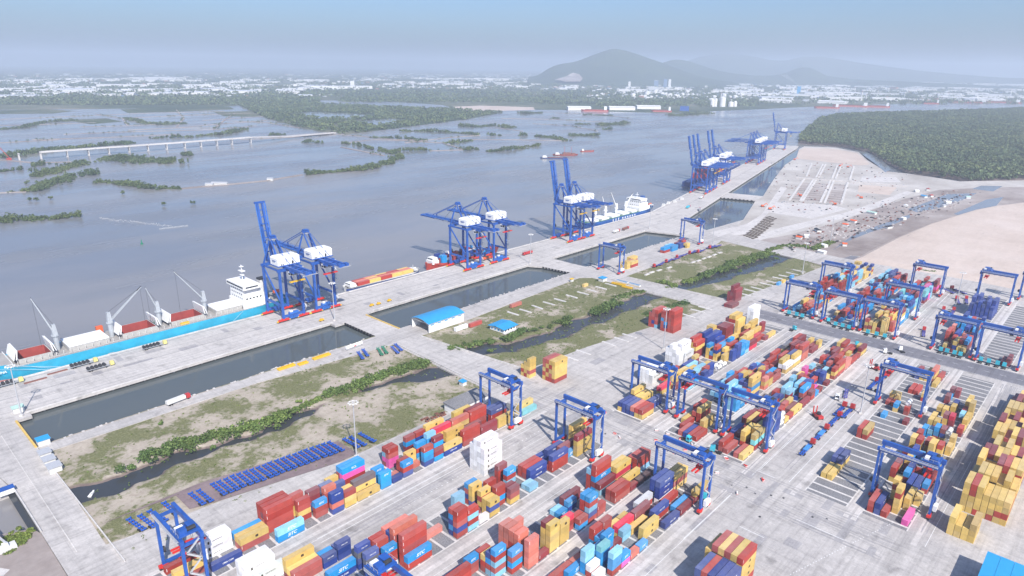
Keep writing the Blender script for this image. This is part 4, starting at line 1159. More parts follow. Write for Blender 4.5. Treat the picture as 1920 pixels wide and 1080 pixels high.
def lift_frame(x, y, rz, n, lab):
    t = thing('spreader_frame', lab, 'spreader', (x, y, 0), rz, 'yellow spreader frames')
    MB().box(-n/2, -1.2, 0.2, n/2, -0.8, 1.5).box(-n/2, 0.8, 0.2, n/2, 1.2, 1.5).build('side_beam', YEL, t)
    m = MB()
    for k in range(int(n/2)): m.box(-n/2+k*2+0.3, -0.8, 0.5, -n/2+k*2+0.8, 0.8, 1.2)
    m.build('cross_bar', YEL, t)
for u, v, n, lab in ((537, 690, 12, 'long yellow spreader frame nearest the open meadow on the basin apron'), (568, 683, 7, 'short yellow spreader frame between two others on the basin apron'), (603, 670, 13, 'long yellow spreader frame nearest the white tank on the basin apron')):
    lift_frame(*at(u, v), 0.0, n, lab)
for u, v, n in ((1160, 534, 14), (1176, 540, 10)): lift_frame(*at(u, v), -1.45, n, 'yellow spreader frame lying beside the causeway over the creek')
for u, v in ((697, 574), (710, 571), (730, 565), (603, 602)):
    t = thing('quay_bollard_cart', 'small yellow machine on the quay beside the basin', 'machine', (*at(u, v), 0), 0.1, 'small yellow machines on the quay')
    MB().box(-2, -0.8, 0.5, 2, 0.8, 1.2).build('base', YEL, t); MB().box(-1.2, -0.6, 1.2, 0, 0.6, 2.2).box(0.6, -0.5, 1.2, 1.6, 0.5, 1.8).build('housing', YEL, t)
    m = MB(); wheels(m, (-1.4, 1.4), (-0.7, 0.7), 0.4, 0.3); m.build('wheels', DARK, t)
def big_truck(u, v, rz, body, lab):
    t = thing('cargo_truck', lab, 'truck', (*at(u, v), 0), rz, 'trucks on the quay')
    MB().box(-6, -1.25, 1.2, 5, 1.25, 3.2).build('cargo_body', body, t)
    c = MB(); c.box(5.6, -1.2, 0.9, 7.8, 1.2, 3.2); co = c.build('cab', TRED, t); MB().box(7.81, -0.9, 2.0, 7.84, 0.9, 3.0).build('windscreen', GLASS, co)
    m = MB(); wheels(m, (-4.6, -3.3, 6.6), (-1.0, 1.0)); m.build('wheels', DARK, t)
big_truck(990, 477, PI, TRED, 'red cargo truck alone on the quay beside a lamp mast')
big_truck(912, 487, 0.0, ORANGE, 'orange cargo truck between the quay crane legs')
big_truck(1315, 372, 0.2, OFFW, 'white and red truck in front of the crowded crane row')
big_truck(1290, 390, 0.2, CYAN, 'cyan and red truck on the bend of the quay')
big_truck(1312, 395, 0.5, GREY, 'grey truck on the bend of the quay near the basin')
big_truck(1155, 436, 0.1, OFFW, 'small white truck beside the blue cargo ship')
big_truck(1172, 431, 0.1, WOODB, 'brown loaded truck beside the blue cargo ship')
# tanker on the basin apron, left
def tanker(u, v, rz, lab, L=13):
    t = thing('tank_container', lab, 'tank', (*at(u, v), 0), rz)
    MB().cyl((-L/2, 0, 1.9), (L/2, 0, 1.9), 1.25, 14).build('tank', WHITE, t)
    MB().box(-L/2, -1.0, 0.1, L/2, 1.0, 0.7).build('cradle', GREY, t)
    MB().box(-1.0, -1.30, 1.6, 1.0, -1.24, 2.2).build('red_mark', RED, t)
tanker(664, 652, 0.05, 'long white tank with a red mark on the basin apron')
big_truck(332, 755, 0.12, OFFW, 'long white trailer truck with dark cab by the basin')
# ================================================================ containers
# stacks read off the photograph: block, zone, then (row, slot, length in feet, paint of each box from the ground up)
PAINTS = ['', 'R', 'M', 'Y', 'B', 'L', 'N', 'W', 'P', 'O', 'G', 'T', 'K', 'C', 'n']
STACK_LIST, TAKEN = [], {}
def add_stack(block_, zone, row, slot, length, paints):
    for i in range(2 if length == 40 else 1): TAKEN[(block_, zone, row, slot+i)] = 1
    STACK_LIST.append((block_, zone, row, slot, length, paints))
def hand_read(block_, zone, rows):
    for r in rows: add_stack(block_, zone, r[0], r[1], r[2], [PAINTS[k] for k in r[3:]])
hand_read(1, 1, [
    (0, 20, 40, 3, 3), (0, 10, 20, 6, 1, 4), (0, 16, 40, 1, 1, 1), (0, 23, 40, 11), (0, 9, 20, 6),
    (0, 14, 40, 6, 3), (1, 23, 40, 3, 3), (0, 18, 40, 2, 2), (0, 5, 20, 3, 3, 1), (0, 6, 40, 3),
    (0, 12, 20, 6, 4, 4, 1), (0, 8, 20, 4, 4, 4), (0, 13, 20, 4, 2, 2, 4, 2), (0, 0, 40, 4, 5), (0, 4, 20, 6, 9, 6, 6),
    (1, 11, 20, 9), (1, 10, 20, 6, 1, 1), (1, -4, 40, 6), (1, 9, 20, 9), (1, 6, 40, 3, 3, 12),
    (1, 5, 20, 3, 3, 3), (2, 3, 20, 1, 6), (2, 12, 20, 5, 4, 1, 4), (2, 15, 40, 6, 3, 3), (2, 13, 20, 5, 4, 2, 4, 5),
    (2, 8, 20, 4, 4, 4), (2, -2, 40, 1, 3), (2, 4, 20, 1, 1, 1, 9), (1, 3, 20, 1, 1, 4), (2, 11, 20, 3, 3, 3),
    (3, 3, 20, 6, 1, 2, 2), (2, 2, 20, 1, 3, 1, 1), (2, 20, 40, 1, 1, 6), (2, 17, 40, 2, 2), (2, -6, 40, 1, 3),
    (3, 4, 20, 6, 6, 6, 14), (3, -2, 40, 1, 3), (3, 20, 40, 1, 1, 6), (3, 16, 40, 6, 3, 3, 9), (3, 5, 20, 6, 6, 6),
    (3, 18, 40, 1, 1, 1, 1), (3, 14, 40, 6, 3, 3, 13), (4, 10, 20, 8, 8, 1, 1), (4, 2, 20, 3, 3, 1, 1), (4, -2, 40, 1, 4),
    (4, 6, 40, 1, 1, 8, 4), (4, 0, 40, 1, 9, 2, 1), (4, -4, 40, 7, 7, 7), (4, 18, 40, 1, 1, 2, 2), (5, 14, 40, 6, 3, 3, 3),
    (5, 10, 20, 2, 8, 5, 1), (5, 5, 20, 3, 3, 3), (5, -6, 40, 1), (5, 17, 40, 3, 3, 3, 3), (5, -4, 40, 7, 7, 7),
    (5, 6, 40, 1, 1, 1, 4), (5, 0, 40, 1, 1, 1, 1), (3, 0, 40, 1, 1, 1, 1), (5, 2, 20, 3, 3, 3), (5, 12, 20, 6, 2, 4, 1),
    (5, 13, 20, 5, 5, 6, 1),
])
hand_read(2, 1, [
    (0, 13, 20, 3, 1, 2), (0, 9, 20, 5, 1, 5, 1), (0, 4, 40, 1, 4), (0, 15, 20, 5), (0, 11, 20, 3, 6, 3),
    (0, 8, 20, 1, 6, 1, 1, 1), (0, 10, 20, 7), (1, 18, 40, 1, 1, 6), (1, 13, 20, 1, 1, 2), (2, 18, 40, 1),
    (1, 15, 20, 5), (1, 8, 20, 6, 4, 6, 4, 1), (1, 12, 20, 1, 4, 1, 1), (1, 11, 20, 3, 3, 3), (1, 4, 40, 1, 1, 1, 1, 1),
    (2, 23, 20, 3, 3), (2, 10, 20, 2), (2, 20, 40, 4), (1, 21, 40, 3, 3, 3, 2), (2, 22, 20, 3, 3),
    (3, 22, 20, 3, 3, 3), (2, 16, 40, 6, 6), (3, 20, 40, 2, 2), (2, 3, 20, 7, 1, 1, 4), (2, 11, 20, 3, 3, 1, 3),
    (4, 22, 40, 3, 3, 3, 3), (3, 9, 20, 5, 5, 5, 5, 5), (3, 6, 40, 9), (3, 12, 20, 1, 1, 1, 1), (3, 16, 40, 2, 1),
    (3, 4, 40, 1, 1, 1, 1, 9), (3, 2, 20, 6, 6, 10, 6), (4, 6, 20, 2, 1), (3, 14, 20, 1, 5, 1, 4), (4, 11, 20, 6, 3, 3, 3),
    (4, 16, 40, 1, 1), (4, 19, 40, 6, 6), (4, 3, 20, 1, 1, 1, 1), (5, 11, 20, 1, 6, 1, 4), (5, 4, 40, 1, 1, 1, 9),
    (5, 2, 20, 6, 6, 10, 6), (5, 3, 20, 1, 1, 1, 1), (5, 18, 40, 6), (5, 14, 20, 1, 1, 1, 2), (4, 4, 40, 6, 6, 6, 6),
])
hand_read(2, 2, [
    (0, 9, 20, 5, 4, 1, 5), (0, 0, 40, 3, 1), (0, 8, 20, 5, 4, 1, 1), (1, 0, 40, 3, 1), (1, 2, 40, 6, 6),
    (2, 0, 40, 6, 9), (3, 2, 40, 6, 3), (3, 0, 40, 6, 6), (3, 10, 40, 3, 3), (3, 5, 40, 3, 13),
    (4, 9, 40, 3, 3), (4, 0, 40, 6, 6), (4, 2, 40, 3, 3), (5, 2, 40, 3, 3, 3), (5, 0, 40, 3, 6),
])
hand_read(3, 1, [
    (0, 12, 20, 3, 3, 3, 3), (0, 20, 20, 2), (0, 18, 40, 1, 1), (0, 11, 20, 3, 3, 3, 3, 3), (0, 14, 20, 4, 1),
    (0, 15, 20, 1, 6, 5, 1, 4), (0, 9, 20, 9, 9, 9, 9, 9), (0, 10, 20, 2), (0, 21, 40, 12), (0, 16, 20, 1, 1),
    (1, 12, 20, 10), (1, 20, 40, 3, 3), (1, 13, 20, 1, 1, 13), (1, 14, 20, 5, 1), (1, 11, 20, 3, 3, 3, 3, 2),
    (1, 8, 20, 1, 4, 1, 4), (1, 18, 40, 1, 1), (1, 15, 20, 1, 6, 1, 1, 4), (2, 9, 20, 9, 9, 9, 9, 9), (2, 7, 20, 5, 1, 5, 1, 4),
    (2, 22, 40, 5, 1, 1), (3, 7, 20, 5, 1, 4, 6), (3, 20, 40, 3, 13, 3), (3, 18, 40, 5, 2), (3, 22, 40, 5, 1, 1),
    (3, 9, 20, 1, 9, 1, 9, 9), (4, 4, 40, 1, 1, 1), (4, 15, 20, 6, 4), (4, 20, 40, 3, 3, 3), (5, 15, 40, 2, 2),
    (4, 14, 20, 4), (4, 9, 20, 9, 9, 9, 9, 9), (4, 7, 20, 1, 1, 3), (5, 18, 40, 1, 1, 1, 5), (5, 9, 20, 1, 9, 9, 9, 9),
    (4, 18, 40, 4, 2, 4, 1, 1), (5, 14, 20, 5), (5, 6, 20, 1, 1, 4), (5, 10, 20, 9, 9, 9, 9), (5, 7, 20, 1, 1, 1),
    (5, 4, 40, 6, 6),
])
hand_read(3, 2, [
    (0, 0, 40, 1), (1, 0, 40, 1), (1, 2, 40, 3, 3), (2, 0, 40, 6), (3, 0, 40, 1),
    (3, 3, 40, 1, 1, 3), (4, 3, 40, 1, 1), (4, 1, 40, 1), (5, 2, 40, 3), (5, 4, 40, 1, 1),
])
hand_read(4, 1, [
    (0, 14, 20, 9), (0, 20, 40, 2), (0, 18, 40, 6), (0, 22, 40, 2, 3), (0, 12, 20, 1, 4, 4, 5),
    (0, 13, 20, 8, 4), (0, 15, 20, 4), (1, 11, 20, 7), (1, 16, 40, 3, 3), (1, 20, 40, 4),
    (2, 11, 20, 1, 7), (2, 12, 20, 4, 4, 4, 11), (2, 18, 40, 1, 6), (3, 12, 20, 4, 4, 4), (3, 16, 40, 3),
    (3, 13, 20, 1, 4, 4, 4), (3, 11, 20, 4, 4, 5, 5), (3, 14, 20, 2), (4, 17, 40, 2, 2), (3, 15, 20, 5, 5),
    (3, 20, 40, 1), (4, 22, 40, 3, 1, 3), (4, 10, 40, 4), (5, 18, 40, 1, 7), (5, 11, 20, 9),
    (5, 13, 20, 5, 4, 1, 1), (5, 9, 40, 1), (5, 22, 40, 3, 3, 3), (5, 20, 40, 7, 6, 6, 6), (4, 20, 40, 7, 6, 6, 6),
    (5, 12, 20, 2), (5, 14, 20, 5, 4, 1, 1), (4, 13, 20, 1, 1, 4), (5, 16, 20, 1, 3), (5, 15, 20, 3, 3),
    (4, 15, 40, 3, 13),
])
hand_read(4, 2, [
    (0, 2, 40, 1, 11, 3), (0, 0, 40, 3), (1, 3, 40, 1, 3, 3), (1, 0, 40, 1), (2, 2, 40, 1, 3, 3),
    (3, 0, 40, 1), (4, 0, 40, 1, 1), (4, 5, 40, 1, 3), (5, 5, 40, 1, 2), (4, 3, 40, 2),
    (5, 3, 40, 6),
])
hand_read(5, 2, [
    (0, 25, 40, 3), (0, 27, 40, 1), (0, 15, 20, 2), (0, 21, 20, 1, 3), (1, 26, 40, 9, 3, 9),
    (1, 17, 20, 1, 1), (2, 22, 40, 1), (3, 17, 20, 3, 4), (3, 22, 40, 1), (4, 19, 20, 3, 3),
    (4, 10, 40, 1, 3), (4, 18, 20, 1), (4, 15, 20, 4), (4, 4, 40, 3, 6), (5, 2, 40, 3),
    (5, 19, 20, 1, 3), (5, 18, 20, 1), (5, 4, 40, 3, 6), (5, 10, 40, 1, 1), (4, 2, 40, 3),
])
hand_read(6, 2, [
    (0, 20, 20, 3, 3, 3, 3), (0, 19, 20, 3, 3), (0, 17, 20, 3), (0, 13, 20, 3, 3, 3), (0, 3, 20, 3, 3),
    (0, 18, 20, 3, 3), (1, 2, 40, 3, 3), (1, 19, 20, 3, 5), (0, 0, 40, 8), (0, 16, 20, 2, 1),
    (1, 21, 20, 3, 3, 3), (1, 4, 40, 6, 6), (2, 2, 40, 2), (1, 11, 20, 3, 3, 1), (1, 20, 20, 3, 1),
    (1, 22, 20, 3, 3, 3), (2, 4, 40, 6, 6), (2, 1, 20, 3, 3, 3, 1, 3), (2, 17, 20, 2, 2, 13), (2, 14, 20, 3, 6, 2),
    (2, 10, 20, 3, 3, 3, 3), (3, 17, 20, 3, 3, 2), (3, 2, 20, 3, 3, 3, 1, 3), (3, 21, 20, 3, 6), (3, 20, 20, 3, 3),
    (3, 14, 20, 1, 4, 4), (3, 0, 40, 1), (3, 12, 20, 3, 3), (4, 16, 20, 1, 3), (4, 10, 20, 1, 3, 3, 1),
    (4, 14, 20, 4, 5), (4, 24, 20, 2, 2), (4, 0, 40, 6, 6), (4, 19, 20, 3, 3), (5, 17, 20, 3, 3),
    (5, 23, 20, 4), (5, 10, 20, 3, 3, 3, 3), (5, 14, 20, 4, 4), (5, 19, 20, 1, 3), (5, 24, 20, 2, 2),
    (5, 0, 40, 1, 1), (5, 16, 20, 3, 3), (5, 22, 20, 2, 2),
])

# the blocks farther off, filled in by their mix of paints and heights
random.seed(7)
brick, maroon, yellow, blue = 'R', 'M', 'Y', 'B'
pale, navy, white, pink = 'L', 'N', 'W', 'P'
salmon, grey, turquoise, crimson = 'O', 'G', 'T', 'C'
def fill(block_, zone, k0, k1, rows, pal, nlo, nhi, p40=0.5, dens=0.8):
    for r in rows:
        k = k0
        while k < k1:
            w = 2 if random.random() < p40 and k+1 < k1 else 1
            if random.random() < dens and all((block_, zone, r, k+i) not in TAKEN for i in range(w)):
                base = random.choice(pal)
                add_stack(block_, zone, r, k, 40 if w == 2 else 20, [base if random.random() < 0.45 else random.choice(pal) for _ in range(random.randint(nlo, nhi))])
            k += w
ALL6 = range(6)
fill(2, 2, 7, 10, [2, 3, 4, 5], [yellow, yellow, navy, brick, blue, maroon], 1, 3, 0.6, 0.7)
fill(2, 2, 10, 14, [1, 2, 3, 4, 5], [navy, navy, pale, brick, maroon, yellow], 1, 3, 0.3, 0.8)
fill(2, 2, 11, 13, [0], [blue, navy, navy], 1, 2, 0, 0.9)
fill(2, 2, 16, 20, [1, 2, 3, 4, 5], [yellow, brick, navy, blue, brick, blue], 2, 4, 0.2, 0.8)
fill(2, 2, 17, 19, [0], [navy], 3, 4, 0, 1)
fill(2, 2, 19, 21, [0, 1], [blue, pale, blue], 3, 3, 0, 1)
fill(2, 2, 21, 28, ALL6, [brick, maroon, yellow, yellow, brick, brick, crimson], 1, 3, 0.7, 0.8)
fill(3, 2, 7, 10, ALL6, [blue, pale, blue, brick, pale, blue, maroon], 3, 5, 0.1, 0.95)
fill(3, 2, 10, 12, ALL6, [brick, blue, pale, navy, yellow, yellow], 4, 5, 0.1, 0.9)
fill(3, 2, 12, 15, ALL6, [yellow, yellow, salmon, brick, maroon, navy, blue], 2, 4, 0.2, 0.85)
fill(3, 2, 15, 18, ALL6, [navy, blue, yellow, brick, brick, white], 1, 2, 0.5, 0.75)
fill(3, 2, 18, 22, [0, 1], [white, navy, yellow, yellow], 2, 3, 0.9, 1)
fill(3, 2, 18, 22, [2, 3, 4, 5], [brick, maroon, brick, pale], 1, 2, 0.8, 0.9)
fill(3, 2, 22, 24, [0, 1, 2], [brick, maroon, salmon, blue], 4, 4, 0.3, 1)
fill(3, 2, 22, 28, ALL6, [yellow, brick, yellow, maroon, grey], 1, 2, 0.7, 0.7)
fill(4, 2, 4, 7, [0, 1], [navy], 4, 5, 1, 1)
fill(4, 2, 5, 9, [2, 3, 4, 5], [blue, brick, blue, salmon, maroon], 1, 2, 0.4, 0.8)
fill(4, 2, 8, 12, ALL6, [yellow, yellow, brick, maroon, brick, navy, white], 1, 3, 0.3, 0.8)
fill(4, 2, 12, 16, [3, 4, 5], [blue, pale, maroon, brick], 2, 3, 0.1, 0.9)
fill(4, 2, 12, 19, [0, 1, 2], [yellow, brick, maroon, blue, brick, navy], 1, 3, 0.3, 0.75)
fill(4, 2, 16, 22, ALL6, [brick, brick, yellow, navy, blue, pink, pale], 1, 3, 0.4, 0.75)
fill(4, 2, 20, 23, [0, 1], [brick, brick, yellow], 3, 4, 0.6, 1)
fill(4, 2, 23, 27, ALL6, [brick, brick, salmon, maroon, brick, blue], 1, 2, 0.8, 0.8)
fill(4, 2, 27, 30, ALL6, [yellow, yellow, grey, maroon, brick], 1, 2, 0.6, 0.7)
fill(6, 2, 5, 10, ALL6, [blue, yellow, navy, brick, maroon, salmon], 1, 3, 0.2, 0.7)
fill(6, 2, 11, 13, ALL6, [yellow, yellow, brick, salmon], 2, 3, 0.1, 0.6)
fill(5, 2, 26, 28, [2, 3, 4], [maroon, yellow, navy, salmon], 1, 2, 0.5, 0.8)
fill(2, 3, 1, 11, ALL6, [brick, brick, salmon, yellow, blue, pale, maroon], 1, 3, 0.5, 0.75)
fill(2, 3, 11, 21, ALL6, [brick, maroon, blue, pale, navy, brick, turquoise, yellow], 2, 5, 0.4, 0.9)
fill(2, 3, 22, 26, ALL6, [yellow, yellow, navy, brick], 2, 4, 0.4, 0.8)
fill(3, 3, 1, 6, ALL6, [brick, maroon, yellow, navy, brick, blue], 1, 3, 0.5, 0.8)
fill(3, 3, 6, 14, ALL6, [brick, brick, navy, blue, maroon, brick], 2, 4, 0.6, 0.9)
fill(3, 3, 14, 24, ALL6, [brick, blue, navy, pale, maroon, pale, brick], 2, 5, 0.4, 0.9)
fill(4, 3, 0, 5, ALL6, [yellow, yellow, brick, brick, maroon, brick], 2, 4, 0.4, 0.95)
fill(4, 3, 5, 12, ALL6, [blue, pale, brick, yellow, navy, maroon, white], 2, 4, 0.3, 0.9)
fill(4, 3, 12, 24, ALL6, [brick, brick, maroon, blue, pale, navy, pink, turquoise], 2, 4, 0.5, 0.9)
fill(5, 3, 0, 5, ALL6, [brick, maroon, yellow, blue, navy], 1, 3, 0.4, 0.8)
fill(5, 3, 5, 11, ALL6, [navy, blue, brick, blue, maroon, salmon], 1, 4, 0.3, 0.7)
fill(5, 3, 15, 19, ALL6, [navy], 4, 5, 0.5, 1)
fill(6, 3, 0, 2, [0, 1], [maroon], 1, 2, 0, 1)
CW_, G20, G40 = 2.44, (6.06, 2.59), (12.19, 2.90)
def box_mesh(L, Hh):
    """frame of posts and rails with panels set back between them"""
    m = MB(); w = CW_; r = 0.16; d = 0.06
    m.box(d, d, 0.16, L-d, w-d, Hh-0.03)
    for x in (0, L-r):
        for y in (0, w-r): m.box(x, y, 0, x+r, y+r, Hh)
    for y in (0, w-r*0.8):
        m.box(r, y, 0.0, L-r, y+r*0.8, 0.18); m.box(r, y, Hh-0.13, L-r, y+r*0.8, Hh-0.005)
    for x in (0, L-r*0.8):
        m.box(x, r, 0.0, x+r*0.8, w-r, 0.18); m.box(x, r, Hh-0.13, x+r*0.8, w-r, Hh-0.005)
    return m
def door_mesh(Hh):
    m = MB()
    m.box(0.0, 0, 0, 0.05, 1.04, Hh-0.36)
    for y in (0.28, 0.74): m.cyl((-0.04, y, 0.02), (-0.04, y, Hh-0.38), 0.03, 5)
    for z in (0.7, 1.2): m.box(-0.06, 0.2, z, -0.01, 0.5, z+0.06)
    return m
BM = {20: box_mesh(*G20).mesh('body'), 40: box_mesh(*G40).mesh('body')}
DM = {20: door_mesh(G20[1]).mesh('door'), 40: door_mesh(G40[1]).mesh('door')}
for me in list(BM.values())+list(DM.values()): me.materials.append(MATS['container_paint'])
LETMAT = {'w': WHITE, 'd': paint('emblem_dark', (0.05, 0.035, 0.02), 0.6), 'r': paint('emblem_red', (0.5, 0.03, 0.05), 0.6)}
def let_mesh(kind, L, Hh):
    """print on the long side, facing -y"""
    t = []
    if kind == 'SITC': body, size, sh_, mt = 'SITC', 2.0 if L > 10 else 1.25, 0.35, 'w'
    elif kind == 'RCL': body, size, sh_, mt = 'RCL', 1.5, 0.0, 'w'
    elif kind == 'JJC': body, size, sh_, mt = 'CMA CGM', 0.95 if L > 10 else 0.62, 0.1, 'w'
    elif kind == 'reefer': body, size, sh_, mt = 'caperanica', 0.95, 0.0, 'd'
    me = text_mesh(body, size, sh_).copy(); me.materials.clear(); me.materials.append(LETMAT[mt])
    return me
_let = {}
def emblem_mesh(L):
    m = MB(); m.poly([(-0.62, 0, -0.55), (0.62, 0, -0.55), (0.62, 0, 0.30), (0.40, 0, 0.55), (-0.40, 0, 0.55), (-0.62, 0, 0.30)])
    me = m.mesh('emblem'); me.materials.append(LETMAT['d']); return me
def strip_mesh(Hh):
    m = MB()
    for k in range(4): m.poly([(0, 0, k*0.36), (0.22, 0, k*0.36), (0.22, 0, k*0.36+0.28), (0, 0, k*0.36+0.28)])
    me = m.mesh('code_plate'); me.materials.append(WHITE); return me
EMB, CODE = emblem_mesh(6), strip_mesh(2.6)
CNAME = {'R': 'brick red', 'M': 'maroon', 'Y': 'yellow', 'B': 'bright blue', 'L': 'pale blue', 'N': 'navy blue', 'W': 'white', 'P': 'pink', 'O': 'salmon red', 'G': 'dark grey', 'T': 'turquoise', 'K': 'dark brown', 'C': 'crimson', 'n': 'dusty violet'}
CELLS = []          # x, y, z, len, colour, level, stack height, stack colours, exposed sides
def slot_x(s, z, k): return ({'S1': 107.3, 'S2': 108.0, 'S3': 108.5, 'S4': 108.5}[s] if z == 1 else 300.0 if z == 2 else 534.0)+6.5*k
parsed = []
for bk, z, r, k, L, c in STACK_LIST:
    s = ('', 'S1', 'S2', 'S3', 'S4', 'S5', 'S6')[bk]
    parsed.append((slot_x(s, z, k)+(0.2 if L == 40 else 0.1), front(s, z)+2.8*r, L, c))
free = []
def block(x, y, L, cols, dx=0): 
    """rows of stacks side by side: cols = stacks from the land side outwards"""
    for i, c in enumerate(cols.split()): free.append((x+dx*i, y+i*2.55, L, c))
# white reefers in the lane, then the free-standing blocks of the yard
block(200.3, 201.9, 40, 'WWWWW WWWWWW WWWWWW WWWWW')
block(86.4, 213.7, 40, 'WWW WWW WWW'); block(88.6, 210.9, 40, 'WW'); block(99.2, 201.6, 40, 'RR RY MYY')
block(112.0, 201.6, 20, 'NN RB'); block(118.6, 201.6, 20, 'NNN NN')
block(108.2, 192.0, 40, 'NB'); block(95.0, 186.4, 40, 'RY RR')
block(213.4, 78.7, 40, 'RYYYR YRRRY RYYRR YRYRY YYRRR YYYY')
block(200.6, 78.7, 40, 'YYNN NNNN NNNN NNNR YYNN')
block(301.4, 241.8, 40, 'RYYYY RRYRY RYRYR YRYRR')
block(296.2, 258.0, 20, 'YRYYY RYYY YRY')
block(427.6, 232.5, 40, 'RRRRRR RRRRRR')
block(427.2, 238.2, 20, 'RNBRRR RRRBRR')
block(428.4, 246.8, 40, 'LRRRR RNRRR RRRR')
block(525.8, 231.0, 40, 'MMMM MMMMM MMM')
block(511.0, 226.2, 40, 'M M M')
block(458.0, 196.8, 40, 'YYYY YYRRY MMYRY MMMM')
block(445.0, 199.5, 40, 'MMM MMM MMM')
block(484.0, 197.0, 40, 'WWWWW WWWWW')
block(436.0, 203.0, 20, 'YYY YYYY WWYY')
block(343.0, 197.6, 40, 'WW WWW WWW WWW')
block(374.4, 197.6, 20, 'WWWW WWWWW WWWWWW WWWWW')
block(382.0, 197.6, 40, 'WWW WWWWW WWWWW')
block(397.0, 197.6, 40, 'MMYR MMYYR YMYR')
block(411.0, 196.8, 40, 'NNNN NNNNN NNNN')
block(426.0, 196.8, 40, 'RN RNN YYN')
random.seed(5)
for bx, ncol, nlo, nhi in ((307.2, 4, 2, 3), (330.2, 7, 4, 5), (344.0, 7, 4, 5), (358.4, 7, 3, 5), (371.6, 7, 3, 4), (384.6, 7, 3, 4), (401, 6, 3, 4), (415, 6, 3, 4), (429, 6, 2, 3), (443.5, 6, 3, 3), (457.0, 6, 2, 3), (471, 6, 1, 2)):
    cs = []
    for i in range(ncol):
        n = random.randint(nlo, nhi)
        base = 'Y' if bx < 350 else 'YYYM'
        cs.append(''.join(random.choice(base) if random.random() < 0.9 else 'R' for _ in range(n)))
    block(bx, 12.2+(7-ncol)*2.55*1.0, 40, ' '.join(cs))
block(566.0, 361.5, 40, 'RY RY'); block(545.0, 352.0, 20, 'YYY YYY Y YY'); block(552.5, 352.0, 40, 'RY YY YO')
block(636.0, 355.5, 40, 'BB RB RB RL'); block(624.0, 358.0, 40, 'RB RB')
block(660.5, 351.4, 20, 'YY YY YYR YYN'); block(653.0, 356, 40, 'NN RN NM')
block(384.3, 355.5, 40, 'O'); block(330.5, 347.6, 40, 'R'); block(317.5, 349.5, 40, 'W'); block(470.0, 347, 20, 'Y')
block(600, 224.5, 20, 'B'); block(610, 224.5, 20, 'Y'); block(630, 224.5, 20, 'B')
parsed += free
def key(x, y): return (round(x/3.0), round(y/2.7))
prof = {}
for x, y, L, c in parsed:
    hh = len(c)*(2.9 if L == 40 else 2.59)
    for q in np.arange(x+0.8, x+(12.0 if L == 40 else 5.9), 2.0):
        prof[key(q, y)] = max(prof.get(key(q, y), 0), hh)
for x, y, L, c in parsed:
    Hh = 2.9 if L == 40 else 2.59; ll = 12.19 if L == 40 else 6.06
    lows = [prof.get(key(q, y-2.75), 0) for q in np.arange(x+1, x+ll, 2.5)]
    lf = prof.get(key(x-2.0, y), 0)
    for i, col in enumerate(c):
        top = (i+1)*Hh
        if i == len(c)-1 or min(lows) < top-0.6 or lf < top-0.6:
            area = (ll*CW_*0.5 if i == len(c)-1 else 0)+sum(1 for q in lows if q < top-0.6)/len(lows)*ll*Hh*0.6+(CW_*Hh*0.55 if lf < top-0.6 else 0)
            d2 = x*x+y*y+(188-top)**2
            CELLS.append((area/d2, x, y, i*Hh, L, col, i, len(c), c))
# outside the picture on the right and at the bottom nothing is built
def in_view(x, y, z):
    v = Vector((x, y, z-CAM_H)); d = v.dot(fwd)
    return d > 1 and abs(v.dot(cx)/d) < 0.80 and abs(v.dot(cy)/d) < 0.46
CELLS = [c for c in CELLS if in_view(c[1]+4, c[2]+1, c[3])]
CELLS.sort(key=lambda c: -c[0])
WORDN = ('', 'one', 'two', 'three', 'four', 'five', 'six')
ORD = ('bottom', 'second', 'third', 'fourth', 'fifth', 'top')
seen = {}
def zone_phrase(x, y):
    if y > 270: return 'on the basin-side pad'
    if y > 220 and x < 270: return 'in the block by the parked trailers'
    if y > 220: return 'at the meadow edge'
    if 196.5 < y and x < 260: return 'standing alone in the wide lane'
    if y > 196.5: return 'behind the stacks past the crossing'
    if y > 172: return 'in the second block' + (' before the crossing' if x < 285 else ' past the crossing' if x < 505 else ' past the dark road')
    if y > 139: return 'in the third block' + (' before the crossing' if x < 285 else ' past the crossing' if x < 505 else ' past the dark road')
    if y > 110: return 'in the fourth block' + (' before the crossing' if x < 285 else ' past the crossing' if x < 505 else ' past the dark road')
    if y > 76 and x < 240: return 'in the striped stack'
    if y > 64: return 'in the half-empty block'
    if y > 36: return 'in the last gantry block'
    return 'in the yellow stack field'
CW1 = {'R': 'red', 'M': 'maroon', 'Y': 'yellow', 'B': 'blue', 'L': 'pale', 'N': 'navy', 'W': 'white', 'P': 'pink', 'O': 'salmon', 'G': 'grey', 'T': 'turquoise', 'K': 'brown', 'C': 'crimson', 'n': 'violet'}
mass = []
LETTERED = {'B': 'SITC', 'N': 'JJC', 'W': 'reefer'}
